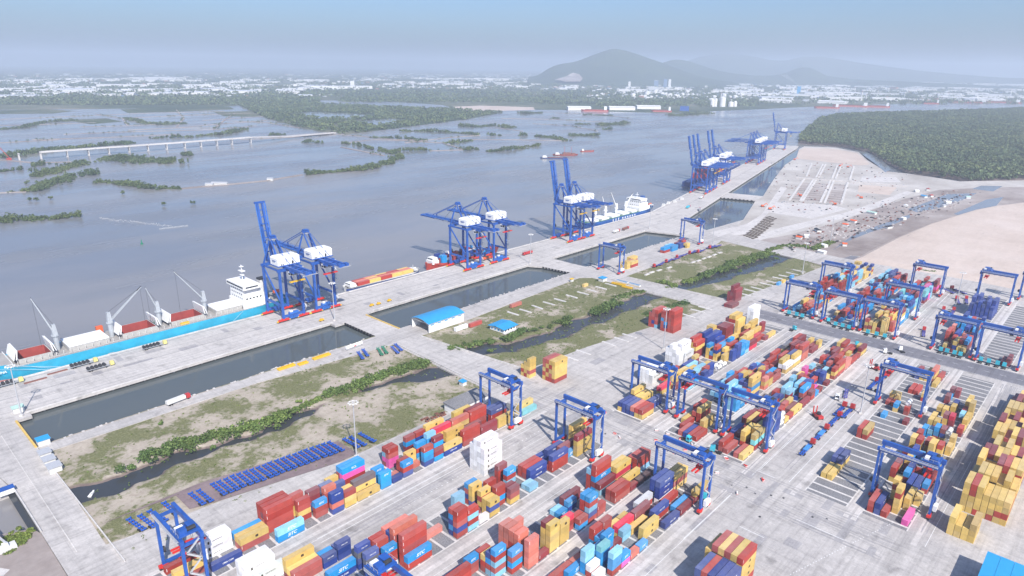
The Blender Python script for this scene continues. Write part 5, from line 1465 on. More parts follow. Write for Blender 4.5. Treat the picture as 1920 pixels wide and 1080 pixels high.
for rank, (_, x, y, z, L, col, lev, n, c) in enumerate(CELLS):
    if rank >= 300:
        mass.append((x, y, z, L, col)); continue
    ln_ = 'long' if L == 40 else 'short'
    lev_ = 'single' if n == 1 else 'top' if lev == n-1 else ORD[lev]
    nb = '' if n == 1 else (', on '+CW1[c[lev-1]] if lev == n-1 else ', under '+CW1[c[lev+1]])
    lab = f"{CNAME[col]} {ln_} container, {lev_} of {WORDN[n]}{nb}, {zone_phrase(x, y)}" if n > 1 else f"{CNAME[col]} {ln_} container standing singly {zone_phrase(x, y)}"
    v = PAL[col]; j = random.uniform(0.78, 1.18); fd_ = random.choice((0, 0, 0, 0.04, 0.08, 0.16)); v = tuple(q*(1-fd_)+0.36*fd_ for q in v)
    o = link('container', None, None, (x+random.uniform(-0.06, 0.06), y+random.uniform(-0.05, 0.05), z))
    colr = (*(min(1, q*j*random.uniform(0.97, 1.03)) for q in v), 1)
    tag(o, lab, 'container', 'containers stacked in the yard')
    b_ = link('body', BM[L], o); b_.color = colr
    for yy in (0.18, 1.22):
        d_ = link('door', DM[L], o, (0.005, yy, 0.18)); d_.color = colr
    Hh = 2.9 if L == 40 else 2.59; ll = 12.19 if L == 40 else 6.06
    kind = LETTERED.get(col)
    if col == 'L' and L == 40: kind = 'SITC'
    if col == 'B' and L == 40 and y > 236: kind = 'RCL'
    if kind and (col != 'W' or L == 40):
        kk = (kind, L)
        if kk not in _let: _let[kk] = let_mesh(kind, ll, Hh)
        q = link('lettering', _let[kk], o, (ll*0.52, 0.045, Hh*0.5)); q.rotation_euler = (PI/2, 0, 0)
        if col == 'W':
            q2 = link('emblem', EMB, o, (ll*0.52-3.4, 0.04, Hh*0.45)); q2.scale = (0.6, 1, 1.2)
    elif col == 'Y':
        link('emblem', EMB, o, (ll*0.58, 0.04, Hh*0.5))
    elif col in 'RMO':
        link('code_plate', CODE, o, (0.35, 0.04, Hh*0.4))
# all the smaller and farther ones, one mass
def mass_mesh(cells):
    V, F, C = [], [], []
    for x, y, z, L, col in cells:
        ll, Hh = (12.19, 2.9) if L == 40 else (6.06, 2.59)
        i = len(V); g = 0.03
        V += [(x+dx, y+dy, z+dz) for dz in (0.0, Hh-0.05) for dx, dy in ((g, g), (ll-g, g), (ll-g, CW_-g), (g, CW_-g))]
        j = random.uniform(0.78, 1.18); fd_ = random.choice((0, 0, 0, 0.04, 0.08, 0.16)); cc = [min(1, (q*(1-fd_)+0.36*fd_)*j) for q in PAL[col]]+[1]
        for f in ((4, 5, 6, 7), (0, 1, 5, 4), (1, 2, 6, 5), (2, 3, 7, 6), (3, 0, 4, 7)):
            F.append(tuple(i+k for k in f)); C.append(cc)
    me = bpy.data.meshes.new('container_stacks'); me.from_pydata(V, [], F)
    a = me.attributes.new('col', 'FLOAT_COLOR', 'FACE'); a.data.foreach_set('color', np.array(C, dtype=np.float32).ravel())
    me.materials.append(MATS['container_paint_mass']); me.update()
    return me
tag(link('container_stacks', mass_mesh(mass)), 'many more containers stacked in the gantry blocks', kind='stuff')

# tank containers in white frames
def tank_box(x, y, z, lab):
    t = thing('tank_container', lab, 'tank', (x, y, z), 0, 'white tank containers in the stacks')
    m = MB()
    for xx in (0, 5.9):
        for yy in (0, 2.3): m.box(xx, yy, 0, xx+0.15, yy+0.15, 2.6)
        m.box(xx, 0, 0, xx+0.15, 2.44, 0.15); m.box(xx, 0, 2.45, xx+0.15, 2.44, 2.6)
    for yy in (0, 2.3): m.box(0, yy, 0, 6.05, yy+0.15, 0.15)
    m.build('frame', GREY, t)
    MB().cyl((0.3, 1.22, 1.3), (5.75, 1.22, 1.3), 1.15, 14).build('tank', WHITE, t)
for i in range(2):
    for k in range(2): tank_box(390.8+k*6.5, 177.6+2.8*i, 0, 'white tank container in the group of four beside navy boxes')
for k in range(3): tank_box(346.0, 118.2, k*2.65, 'white tank container in the pile of three beside the tall navy stack')
for k in range(2): tank_box(391.0, 46.2, k*2.6+2.6, 'white tank container stacked among yellow and blue boxes')
tank_box(412.5, 71.0, 5.2, 'white tank container on red boxes under the gantry')
# ================================================================ ships
def hull(parent, st, y0, beam, mats, boot=-0.9, name='hull'):
    """st: stations (x, breadth share at deck, share at waterline, deck level)"""
    m = MB(); n = len(st); yc = y0+beam/2
    for x, hd, hw, zd in st:
        mid = hw*0.7+hd*0.3
        for hb, z in ((hd, zd), (mid, boot), (hw, WL-0.6)):
            m.v.append((x, yc-hb*beam/2, z))
        for hb, z in ((hw, WL-0.6), (mid, boot), (hd, zd)):
            m.v.append((x, yc+hb*beam/2, z))
    for i in range(n-1):
        for j, mi in ((0, 0), (1, 1), (3, 1), (4, 0)):
            a = i*6+j; b = (i+1)*6+j
            m.f.append((a, a+1, b+1, b)); m.m.append(mi)
    for i, rev in ((0, 1), (n-1, 0)):
        f = tuple(i*6+k for k in range(6)); m.f.append(f[::-1] if rev else f); m.m.append(0)
    o = m.build(name, mats, parent)
    bm = bmesh.new(); bm.from_mesh(o.data); bmesh.ops.recalc_face_normals(bm, faces=bm.faces); bm.to_mesh(o.data); bm.free()
    return o
CYH = paint('hull_cyan', (0.022, 0.36, 0.55), 0.5, 0.30, 0.12)
BOOT = paint('boot_pink', (0.55, 0.24, 0.21), 0.6, 0.25, 0.2)
HOLD = paint('hold_red', (0.36, 0.060, 0.05), 0.7, 0.25, 0.2)
NAVYH = paint('hull_navy', (0.020, 0.055, 0.22), 0.5, 0.25, 0.15)
BLUH = paint('hull_blue', (0.020, 0.095, 0.33), 0.5, 0.25, 0.12)
REDH = paint('hull_red', (0.42, 0.05, 0.035), 0.5, 0.25, 0.12)
DKG = paint('deck_green', (0.05, 0.16, 0.10), 0.7, 0.25, 0.2)
DKW = paint('deck_pale', (0.36, 0.345, 0.33), 0.7, 0.25, 0.2)
def deck_crane(parent, x, y, zb, tip, mat, h=18.0):
    c = MB(); c.cyl((x, y, zb), (x, y, zb+h*0.55), 1.5, 10); c.cyl((x, y, zb+h*0.55), (x, y, zb+h*0.6), 2.3, 10)
    c.hexa([(x-1.5, y-1.5, zb+h*0.6), (x+1.5, y-1.5, zb+h*0.6), (x+1.5, y+1.5, zb+h*0.6), (x-1.5, y+1.5, zb+h*0.6), (x-1.0, y-1.0, zb+h), (x+1.0, y-1.0, zb+h), (x+1.0, y+1.0, zb+h), (x-1.0, y+1.0, zb+h)])
    o = c.build('deck_crane', mat, parent)
    foot = Vector((x, y, zb+h*0.62)); t = Vector(tip)
    j = MB(); sd = Vector((0, 0.9, 0))
    for s in (-1, 1): j.bar(foot+sd*s, t+sd*s*0.25, 0.55, 0.9, 0, 0.35, 0.5)
    for k in range(1, 9):
        q = foot.lerp(t, k/9.0); j.bar(q-sd*(1-0.08*k), q+sd*(1-0.08*k), 0.3, 0.3)
    j.build('jib', mat, o)
    w = MB(); w.bar((x, y, zb+h), t, 0.14, 0.14, 1)
    hk = foot.lerp(t, 0.96); w.bar(hk, (hk.x, hk.y, zb+4.0), 0.12, 0.12, 1); w.bar(foot.lerp(t, 0.86)+Vector((0, 0, 0.6)), t+Vector((0, 0, 0.3)), 0.7, 0.5, 1)
    w.build('rigging', [mat, BLACK], o)
    return o

# ---- cyan bulk carrier along the near quay
sy, sbm, sdk = 487.2, 28.0, 6.0
ship = thing('bulk_carrier', 'cyan bulk carrier with grey deck cranes and open red holds moored at the quay', 'ship', (0, 0, 0))
hull(ship, [(44, 0.02, 0.0, 10.0), (52, 0.42, 0.10, 9.6), (62, 0.78, 0.42, 9.3), (71, 0.94, 0.78, 9.2), (74, 0.97, 0.85, sdk+0.6), (90, 1.0, 1.0, sdk), (230, 1.0, 1.0, sdk), (248, 0.97, 0.8, sdk+0.4), (262, 0.80, 0.35, sdk+1.2)], sy, sbm, [CYH, BOOT])
HX = [(78, 96.4, 1), (105.7, 130, 0), (138.3, 161, 1), (171, 194.5, 1), (204, 226.5, 0)]
hy0, hy1 = sy+5.0, sy+23.0
dk = MB(); xs = [74.0]
for a_, b_, _ in HX: xs += [a_, b_]
xs.append(240)
dk.rect(74, sy+0.15, 240, hy0, sdk-0.05); dk.rect(74, hy1, 240, sy+sbm-0.15, sdk-0.05)
for k in range(0, len(xs), 2): dk.rect(xs[k], hy0, xs[k+1], hy1, sdk-0.05)
dk.sheet([(240, sy+0.15), (248, sy+0.5), (261.5, sy+3), (261.5, sy+25), (248, sy+27.5), (240, sy+27.8)], sdk+0.3)
dk.sheet([(45, sy+14), (52, sy+8.2), (62, sy+3.1), (71, sy+1.0), (74, sy+1.0), (74, sy+27), (71, sy+27), (62, sy+24.9), (52, sy+19.8)], 8.6)
dk.build('deck', DKW, ship)
MB().box(73.8, sy+0.5, sdk, 74.2, sy+27.5, 9.2).build('forecastle_bulkhead', OFFW, ship)
for i, (a_, b_, op) in enumerate(HX):
    co = MB()
    for x0, y0, x1, y1 in ((a_, hy0, b_, hy0+0.5), (a_, hy1-0.5, b_, hy1), (a_, hy0+0.5, a_+0.5, hy1-0.5), (b_-0.5, hy0+0.5, b_, hy1-0.5)):
        co.box(x0, y0, sdk-0.06, x1, y1, 9.0)
    c = co.build('hatch_coaming', paint('coaming_grey', (0.44, 0.43, 0.41), 0.6, 0.25), ship)
    if op:
        h = MB()
        x0, y0, x1, y1, zt, zb = a_+0.52, hy0+0.52, b_-0.52, hy1-0.52, 9.02, -2.5
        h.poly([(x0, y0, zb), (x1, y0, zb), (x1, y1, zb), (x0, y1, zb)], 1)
        h.poly([(x0, y0, zt), (x1, y0, zt), (x1, y0, zb), (x0, y0, zb)]); h.poly([(x1, y1, zt), (x0, y1, zt), (x0, y1, zb), (x1, y1, zb)])
        h.poly([(x0, y1, zt), (x0, y0, zt), (x0, y0, zb), (x0, y1, zb)]); h.poly([(x1, y0, zt), (x1, y1, zt), (x1, y1, zb), (x1, y0, zb)])
        h.build('cargo_hold', [HOLD, paint('hold_floor_shade', (0.075, 0.035, 0.032), 0.9, 0.3)], c)  # floor coloured darker, standing in for the shade of a deeper hold
        for xx, d in ((a_-0.6, -1), (b_+0.6, 1)):
            f = MB(); f.hexa([(xx, hy0, 9.0), (xx+d*0.6, hy0, 9.0), (xx+d*0.6, hy1, 9.0), (xx, hy1, 9.0), (xx-d*1.0, hy0, 15.0), (xx-d*0.4, hy0, 15.0), (xx-d*0.4, hy1, 15.0), (xx-d*1.0, hy1, 15.0)])
            f.hexa([(xx+d*1.6, hy0, 9.0), (xx+d*2.1, hy0, 9.0), (xx+d*2.1, hy1, 9.0), (xx+d*1.6, hy1, 9.0), (xx-d*0.2, hy0, 14.8), (xx+d*0.3, hy0, 14.8), (xx+d*0.3, hy1, 14.8), (xx-d*0.2, hy1, 14.8)])
            f.build('hatch_cover', WHITE, c)
        if i == 2:
            e = MB()
            for k in range(20):
                t0, t1 = 2*PI*k/20, 2*PI*(k+1)/20
                e.poly([(b_+0.55-0.7*(z_-9)/6-0.12, hy0+6+r_*math.cos(t_), z_) for r_, t_, z_ in ((2.4, t0, 11.8+2.4*math.sin(t0)), (2.4, t1, 11.8+2.4*math.sin(t1)), (1.7, t1, 11.8+1.7*math.sin(t1)), (1.7, t0, 11.8+1.7*math.sin(t0)))])
            e.build('green_ring_emblem', paint('emblem_green', (0.10, 0.34, 0.16), 0.6), c)
    else:
        f = MB()
        for k in range(4):
            w = (b_-a_)/4; f.box(a_+k*w+0.06, hy0-0.3, 9.0, a_+(k+1)*w-0.06, hy1+0.3, 9.7)
        f.build('hatch_cover', WHITE, c)
SHIPG = paint('ship_grey', (0.40, 0.43, 0.46), 0.5, 0.2)
yc = sy+14
deck_crane(ship, 101.5, yc, sdk, (93.0, yc+2, 43.5), SHIPG); deck_crane(ship, 134.3, yc, sdk, (158.0, yc+1.2, 36.5), SHIPG)
deck_crane(ship, 166.0, yc, sdk, (159.8, yc-1.2, 36.0), SHIPG); deck_crane(ship, 199.2, yc, sdk, (181.0, yc+1, 43.0), SHIPG)
sp = MB()
sp.box(224, sy+2, sdk, 246, sy+26, 11.5); sp.box(225, sy+3, 11.4, 243, sy+25, 15.0); sp.box(225.1, sy+3.5, 14.9, 241, sy+24.5, 18.3); sp.box(225.2, sy+3.6, 18.2, 240, sy+24.4, 21.4)
sp.box(224.2, sy-0.2, 21.3, 238, sy+28.2, 24.6); sp.box(226, sy+5, 24.5, 236, sy+23, 25.3)
so = sp.build('superstructure', WHITE, ship)
for zz in (13.2, 16.6, 19.8):
    for k in range(6):
        MB().box(224.90, sy+5+k*3.1, zz, 224.98, sy+6.2+k*3.1, zz+0.8).build('porthole', GLASS, so)
MB().box(224.12, sy+1, 22.6, 224.17, sy+27, 23.8).box(226, sy-0.27, 22.6, 236, sy-0.22, 23.7).build('bridge_window', GLASS, so)
for k in range(5): MB().box(227+k*2.8, sy+2.93, 12.6, 228.4+k*2.8, sy+2.98, 13.8).build('side_window', GLASS, so)
m = MB(); m.cyl((231, yc, 25.3), (231, yc, 38), 0.5, 8, 0, 0.25); m.box(229.4, yc-3, 33, 232.6, yc+3, 33.5); m.box(230, yc-2, 29.6, 232, yc+2, 30.2); m.box(229.6, yc-1.2, 36.4, 232.4, yc+1.2, 36.8)
m.build('radar_mast', WHITE, so)
m = MB(); m.box(243.5, yc-2.6, 11.5, 249, yc+2.6, 24.5); m.box(243.4, yc-2.7, 23.2, 249.1, yc+2.7, 24.6, 1); m.build('funnel', [OFFW, BLACK], ship)
for yy in (sy+1.5, sy+26.5):
    m = MB(); m.cyl((249, yy, 14.5), (256, yy, 14.5), 1.3, 8); m.build('lifeboat', ORANGE, ship)
m = MB()
for k in range(58):
    x = 76+k*2.85
    m.box(x, sy+0.2, sdk, x+0.1, sy+0.3, sdk+1.1)
m.box(75, sy+0.2, sdk+1.05, 241, sy+0.3, sdk+1.15)
for k in range(36):
    x = 77+k*4.2; m.box(x, hy0-1.4, sdk, x+0.25, hy0-0.1, 8.2)
m.build('deck_rail', OFFW, ship)
lw = lettering(ship, 'SELENA', 2.2, (66.5, sy+0.95, 5.0), WHITE)
lw.rotation_euler = (PI/2, 0, -0.12)
for q in ((50, sy+20, 9), (58, sy+9, 8.7)):
    MB().cyl((q[0], q[1]-2, q[2]+0.6), (q[0], q[1]+2, q[2]+0.6), 0.9, 8).build('windlass', WOODB, ship)
MB().box(176, sy+1.2, sdk, 182, sy+3.2, sdk+1.6).build('yellow_grab', YEL, ship)
MB().box(128.0, hy1+0.2, sdk, 132, hy1+3, 12).build('orange_grab', ORANGE, ship)
for a_, b_ in (((74, sy, 8.5), (94, 484.3, 0.5)), ((70, sy+0.5, 8.7), (98, 484.3, 0.5)), ((60, sy+3, 8.8), (92, 484.4, 0.4)), ((222, sy, 5.5), (212, 484.3, 0.5))):
    MB().bar(a_, b_, 0.12, 0.12).build('mooring_line', paint('rope', (0.55, 0.62, 0.65), 0.8), ship)
lb = thing('lighter', 'blue cargo lighter lying outside the cyan bulk carrier', 'boat')
hull(lb, [(98, 0.2, 0.1, 1.5), (104, 0.9, 0.7, 1.0), (160, 1, 1, 0.8), (166, 0.8, 0.6, 1.2)], sy+sbm+1.0, 9, [BLUH, BLUH])
MB().box(104, sy+sbm+2, 0.7, 134, sy+sbm+9.2, 3.0).build('tarpaulin', ROOFB, lb); MB().box(138, sy+sbm+2, 0.7, 158, sy+sbm+9.2, 2.4).build('cargo', BLUE, lb)

# ---- blue cargo ship with white hatches, farther along the quay
s2 = thing('cargo_ship', 'blue hulled cargo ship with white hatches, green deck and white bridge', 'ship', (0, 0, 0))
y2 = 488.2
hull(s2, [(652, 0.05, 0.0, 5.5), (662, 0.6, 0.3, 5.0), (674, 0.95, 0.8, 4.6), (690, 1, 1, 3.4), (790, 1, 1, 3.4), (806, 0.95, 0.7, 4.6), (816, 0.75, 0.4, 5.2)], y2, 23, [BLUH, NAVYH])
MB().sheet([(653, y2+11.5), (662, y2+4.7), (674, y2+0.8), (690, y2+0.2), (790, y2+0.2), (806, y2+0.8), (815, y2+3), (815, y2+20), (806, y2+22.2), (690, y2+22.8), (674, y2+22.2), (662, y2+18.3)], 3.36).build('deck', DKG, s2)
for a_, b_ in ((676, 690), (696, 712), (718, 736), (742, 758), (764, 776)):
    m = MB(); m.box(a_, y2+3, 3.3, b_, y2+20, 5.2); m.hexa([(a_-0.4, y2+2.6, 5.2), (b_+0.4, y2+2.6, 5.2), (b_+0.4, y2+20.4, 5.2), (a_-0.4, y2+20.4, 5.2), (a_+1, y2+6, 6.0), (b_-1, y2+6, 6.0), (b_-1, y2+17, 6.0), (a_+1, y2+17, 6.0)]); m.build('hatch_cover', WHITE, s2)
for x, tip in ((693, (690, y2+12, 26)), (715, (708, y2+13, 31)), (739, (727, y2+13, 34)), (761, (777, y2+12, 27))): deck_crane(s2, x, y2+11.5, 3.3, tip, WHITE, 15)
m = MB(); m.box(779, y2+1, 3.3, 804, y2+22, 8.5); m.box(780, y2+2, 8.5, 800, y2+21, 13); m.box(780, y2+2.5, 13, 797, y2+20.5, 17.0); m.box(779.5, y2-0.2, 17, 794, y2+23.2, 19.6); s2o = m.build('superstructure', WHITE, s2)
for zz in (10.5, 14.8):
    for k in range(5): MB().box(779.93, y2+4+k*3, zz, 779.98, y2+5.2+k*3, zz+0.9).build('porthole', GLASS, s2o)
MB().box(779.42, y2+1, 18.0, 779.47, y2+22, 19.0).build('bridge_window', GLASS, s2o)
m = MB(); m.cyl((786, y2+11, 19.6), (786, y2+11, 27), 0.5, 8, 0, 0.3); m.box(785, y2+9, 24, 787, y2+13, 24.4); m.build('radar_mast', WHITE, s2o)
m = MB(); m.box(798, y2+9, 13, 803, y2+14, 20.5); m.build('funnel', BLUH, s2)
m = MB(); m.cyl((803, y2+2, 10), (808, y2+2, 10), 1.2, 8); m.build('lifeboat', ORANGE, s2)
m = MB()
for k in range(6): m.box(737+k*5.6, y2-0.05, 0.0, 739.6+k*5.6, y2-0.02, 2.0)
for k in range(3): m.box(716+k*6.0, y2-0.05, -1.2, 717.6+k*6.0, y2-0.02, 2.6)
m.build('hull_lettering', WHITE, s2)

# ---- container barge and red feeder
bg1 = thing('barge', 'long low barge with navy hull carrying flat rows of red and yellow containers', 'barge')
hull(bg1, [(318.5, 0.55, 0.2, 1.6), (324, 0.9, 0.7, 1.2), (390, 1, 1, 0.9), (397, 0.8, 0.6, 1.6), (400.5, 0.4, 0.2, 2.2)], 487.6, 13.5, [OFFW, NAVYH], boot=-0.2)
MB().box(324, 488.4, 0.6, 392, 500.4, 0.85).build('deck', DKW, bg1)
m = MB(); m.box(321, 489.5, 1.0, 327.5, 499.5, 2.6); m.box(321.6, 490.2, 2.6, 327, 498.8, 4.0); wo = m.build('wheelhouse', WHITE, bg1); MB().box(321.55, 490.6, 2.9, 321.58, 498.4, 3.7).build('window', GLASS, wo)
m = MB(); m.box(393, 490, 1.2, 397, 499, 2.6); m.cyl((395, 494.5, 2.6), (395, 494.5, 6), 0.2, 6); m.build('bow_gear', OFFW, bg1)
random.seed(3)
kk = 0
for i in range(5):
    for j in range(4):
        col = random.choice('RRYYO')
        o = link('container', None, None, (329.0+i*12.5, 489.3+j*2.62, 0.86)); b_ = link('body', BM[40], o); b_.color = (*[q*1.1 for q in PAL[col]], 1)
        tag(o, f'{CNAME[col]} container lying flat in the load of the long barge', 'container', 'containers aboard the barge')
fd = thing('feeder_ship', 'small red feeder ship loaded with coloured containers under the quay cranes', 'ship')
hull(fd, [(412, 0.25, 0.05, 4.2), (420, 0.85, 0.55, 3.6), (430, 1, 1, 2.2), (496, 1, 1, 1.6), (508, 0.7, 0.3, 3.4)], 487.6, 15, [REDH, REDH])
MB().box(422, 488.3, 1.2, 500, 501.8, 1.55).build('deck', WOODB, fd)
m = MB(); m.box(416, 490, 2.5, 424, 500, 6.0); m.box(417, 491, 6.0, 423, 499, 8.6); wo = m.build('wheelhouse', WHITE, fd); MB().box(416.93, 491.5, 6.8, 416.97, 498.5, 7.9).build('window', GLASS, wo)
for i in range(11):
    for j in range(5):
        for l in range(random.choice((1, 2, 2, 3)) if i < 9 else 1):
            col = random.choice('RRBBMWNR')
            if j < 2 or l > 0:
                o = link('container', None, None, (427.0+i*6.4, 488.6+j*2.5, 1.58+l*2.6)); b_ = link('body', BM[20], o); b_.color = (*PAL[col], 1)
                tag(o, f'{CNAME[col]} container aboard the red feeder ship', 'container', 'containers aboard the feeder')
# ---- red container ship behind the far cranes
rs = thing('container_ship', 'large container ship with white bridge and red containers behind the far cranes', 'ship')
def qx(s, off, z): p = quay_pt(s, off); return (*p, z)
m = MB()
for s0, s1, o0, o1, z0, z1, mi in ((250, 560, -3, -31, WL-0.5, 5, 0), (470, 488, -4, -30, 5, 24, 1), (466, 486, -2, -32, 24, 27, 1), (300, 326, -5, -29, 5, 13, 2), (330, 356, -5, -29, 5, 16, 2), (360, 386, -5, -29, 5, 15, 2), (395, 420, -5, -29, 5, 11, 2), (430, 456, -5, -29, 5, 13, 2), (495, 520, -5, -29, 5, 12, 2)):
    P8 = [qx(s0, o0, z0), qx(s1, o0, z0), qx(s1, o1, z0), qx(s0, o1, z0), qx(s0, o0, z1), qx(s1, o0, z1), qx(s1, o1, z1), qx(s0, o1, z1)]
    q = MB(); q.hexa(P8[:4][::1]+P8[4:])
    q.build(('hull', 'superstructure', 'container_bay')[mi], (NAVYH, WHITE, 'container_red')[mi] if mi != 2 else paint('box_red', (0.40, 0.05, 0.05), 0.6, 0.3, 0.15), rs)
rs['label'] = 'large container ship with white bridge and red container bays behind the far cranes'
# ---- river craft
def river_boat(u, v, L, B, rz, hm, lab, cabin=True, masts=0, cargo=None):
    x, y = at(u, v, WL); t = thing('river_boat', lab, 'boat', (x, y, 0), rz)
    hull(t, [(-L/2, 0.6, 0.3, WL+2.2), (-L*0.4, 1, 0.8, WL+1.7), (L*0.3, 1, 0.9, WL+1.5), (L*0.46, 0.6, 0.3, WL+2.4), (L/2, 0.1, 0.0, WL+3.0)], -B/2, B, [hm, hm])
    MB().box(-L*0.44, -B*0.45, WL+1.2, L*0.34, B*0.45, WL+1.45).build('deck', WOODB, t)
    if cabin: MB().box(-L*0.42, -B*0.35, WL+1.4, -L*0.25, B*0.35, WL+4.6).box(-L*0.41, -B*0.28, WL+4.6, -L*0.28, B*0.28, WL+6.2).build('wheelhouse', OFFW, t)
    if cargo: MB().box(-L*0.2, -B*0.38, WL+1.4, L*0.32, B*0.38, WL+2.6).build('cargo', cargo, t)
    if masts: MB().box(-L*0.1, -B*0.3, WL+2.4, L*0.2, B*0.3, WL+6).box(L*0.25, -B*0.2, WL+1.4, L*0.4, B*0.2, WL+5).build('deckhouse', WOODB, t)
    for k in range(masts): MB().cyl((-L*0.05+k*L*0.28, 0, WL+1.4), (-L*0.05+k*L*0.28+1, 0, WL+19), 0.4, 6).build('mast', REDH, t)
    return t
river_boat(1038, 297, 58, 10, CAM_HEAD-R(88), NAVYH, 'dark barge moored beside the reddish dredger in midstream', True, 0, WOODB)
river_boat(1060, 291, 56, 16, CAM_HEAD-R(84), REDH, 'reddish river dredger with two tall masts in midstream', True, 2, WOODB)
river_boat(1101, 284, 34, 7, CAM_HEAD-R(75), REDH, 'small red barge alone in midstream', True, 0, WOODB)
for i, (u, v) in enumerate(((1247, 388), (1256, 384), (1268, 381), (1281, 376))):
    river_boat(u, v, 26, 6, R(14), (OFFW, BLACK, BLUH, OFFW)[i], ('white roofed boat', 'black boat', 'blue boat', 'pale boat')[i]+' moored outside the bend of the quay', True, 0, (OFFW, BLACK, ROOFB, GREY)[i])
river_boat(1468, 243, 40, 10, 0.2, BLACK, 'black boat beyond the last quay crane', True)
b_ = thing('buoy', 'green channel buoy floating in the river', 'buoy', (*at(266, 458, WL), WL))
MB().cyl((0, 0, -0.5), (0, 0, 1.0), 1.4, 10).build('float', GREEN, b_); MB().cyl((0, 0, 1.0), (0, 0, 5.4), 0.8, 6, 0, 0.25).build('tower', GREEN, b_)
fp = MB()
for k in range(60):
    t_ = k/59; u, v = 188+t_*135, 410+t_*15+random.uniform(-1.6, 1.6); x, y = at(u, v, WL); fp.cyl((x, y, WL-1), (x, y, WL+random.uniform(0.5, 1.8)), 0.25, 4)
for k in range(24):
    t_ = k/23; u, v = 300+t_*52, 430-t_*6; x, y = at(u, v, WL); fp.cyl((x, y, WL-1), (x, y, WL+1.5), 0.25, 4)
tag(fp.build('fish_stakes', OFFW), 'line of fishing stakes standing in the river', kind='stuff')
# ================================================================ buildings of the port
sh_ = thing('warehouse_shed', 'white shed with bright blue curved roof and an open end beside the basin', 'shed', (301.5, 361.5, 0))
for y in (0, 19.0): MB().box(0, y, 0, 35, y+0.35, 7.2).build('side_wall', WHITE, sh_)
MB().box(34.7, 0.35, 0, 35, 19.0, 7.6).build('end_wall', WHITE, sh_)
for k in range(5):
    MB().box(1.8+k*6.9, -0.06, 5.3, 5.0+k*6.9, -0.02, 6.0).build('louvre_window', ROOFB, sh_)
for k in range(6): MB().box(k*6.95, -0.14, 0, k*6.95+0.25, -0.01, 7.2).build('wall_post', OFFW, sh_)
m = MB(); N = 8
ys = np.linspace(-0.8, 20.2, N+1); zs = [7.2+2.2*math.sin(PI*k/N) for k in range(N+1)]
for k in range(N):
    m.poly([(-0.8, ys[k], zs[k]), (35.6, ys[k], zs[k]), (35.6, ys[k+1], zs[k+1]), (-0.8, ys[k+1], zs[k+1])])
    m.poly([(-0.8, ys[k+1], zs[k+1]-0.25), (35.6, ys[k+1], zs[k+1]-0.25), (35.6, ys[k], zs[k]-0.25), (-0.8, ys[k], zs[k]-0.25)], 1)
m.build('roof', [ROOFB, OFFW], sh_)
for k in range(6):
    m = MB(); m.box(k*6.8+0.1, 0.4, 6.7, k*6.8+0.4, 18.9, 7.0); m.build('roof_beam', OFFW, sh_)
MB().box(8, 6, 0, 14, 13, 2.6).build('stored_machine', GREY, sh_)
ofc = thing('site_office', 'low white office with a sloping bright blue roof on the meadow edge', 'house', (338.5, 320.5, 0), R(3))
MB().box(1.2, 1.2, 0, 15, 15, 3.0).build('wall', WHITE, ofc)
m = MB(); m.hexa([(0, 0, 3.0), (16.4, 0, 3.0), (16.4, 8.2, 4.2), (0, 8.2, 4.2), (0, 0, 3.25), (16.4, 0, 3.25), (16.4, 8.2, 4.45), (0, 8.2, 4.45)]); m.hexa([(0, 8.2, 4.2), (16.4, 8.2, 4.2), (16.4, 16.4, 3.0), (0, 16.4, 3.0), (0, 8.2, 4.45), (16.4, 8.2, 4.45), (16.4, 16.4, 3.25), (0, 16.4, 3.25)]); m.build('roof', ROOFB, ofc)
for k in range(4):
    MB().box(2.6+k*3.2, 1.1, 1.0, 4.0+k*3.2, 1.16, 2.3).build('window', GLASS, ofc); MB().box(1.1, 2.6+k*3.2, 1.0, 1.16, 4.0+k*3.2, 2.3).build('window', ROOFB, ofc)
MB().box(0.2, -0.9, 0, 16.2, 1.1, 0.25).build('porch', 'beam_concrete', ofc)
gb_ = thing('workshop', 'small white workshop with a worn grey roof behind the red container row', 'house', (231.0, 254.6, 0))
MB().box(0, 0, 0, 25, 10.5, 4.2).build('wall', WHITE, gb_)
m = MB(); m.hexa([(-0.5, -0.5, 4.2), (25.5, -0.5, 4.2), (25.5, 11, 4.2), (-0.5, 11, 4.2), (-0.5, -0.5, 4.5), (25.5, -0.5, 4.5), (25.5, 11, 5.2), (-0.5, 11, 5.2)]); m.build('roof', 'gravel', gb_)
for k in range(4): MB().box(2+k*5.5, -0.07, 1.0, 4.2+k*5.5, -0.02, 2.6).build('window', GLASS, gb_)
m = MB()
for k in range(26): m.cbox((214+random.uniform(0, 15), 262.5+random.uniform(-2.4, 3), 0.3), (random.uniform(0.8, 2.6), random.uniform(0.4, 1.2), 0.8))
tag(m.build('scrap_pile', WOODB), 'pile of rusty scrap beside the workshop', kind='stuff')
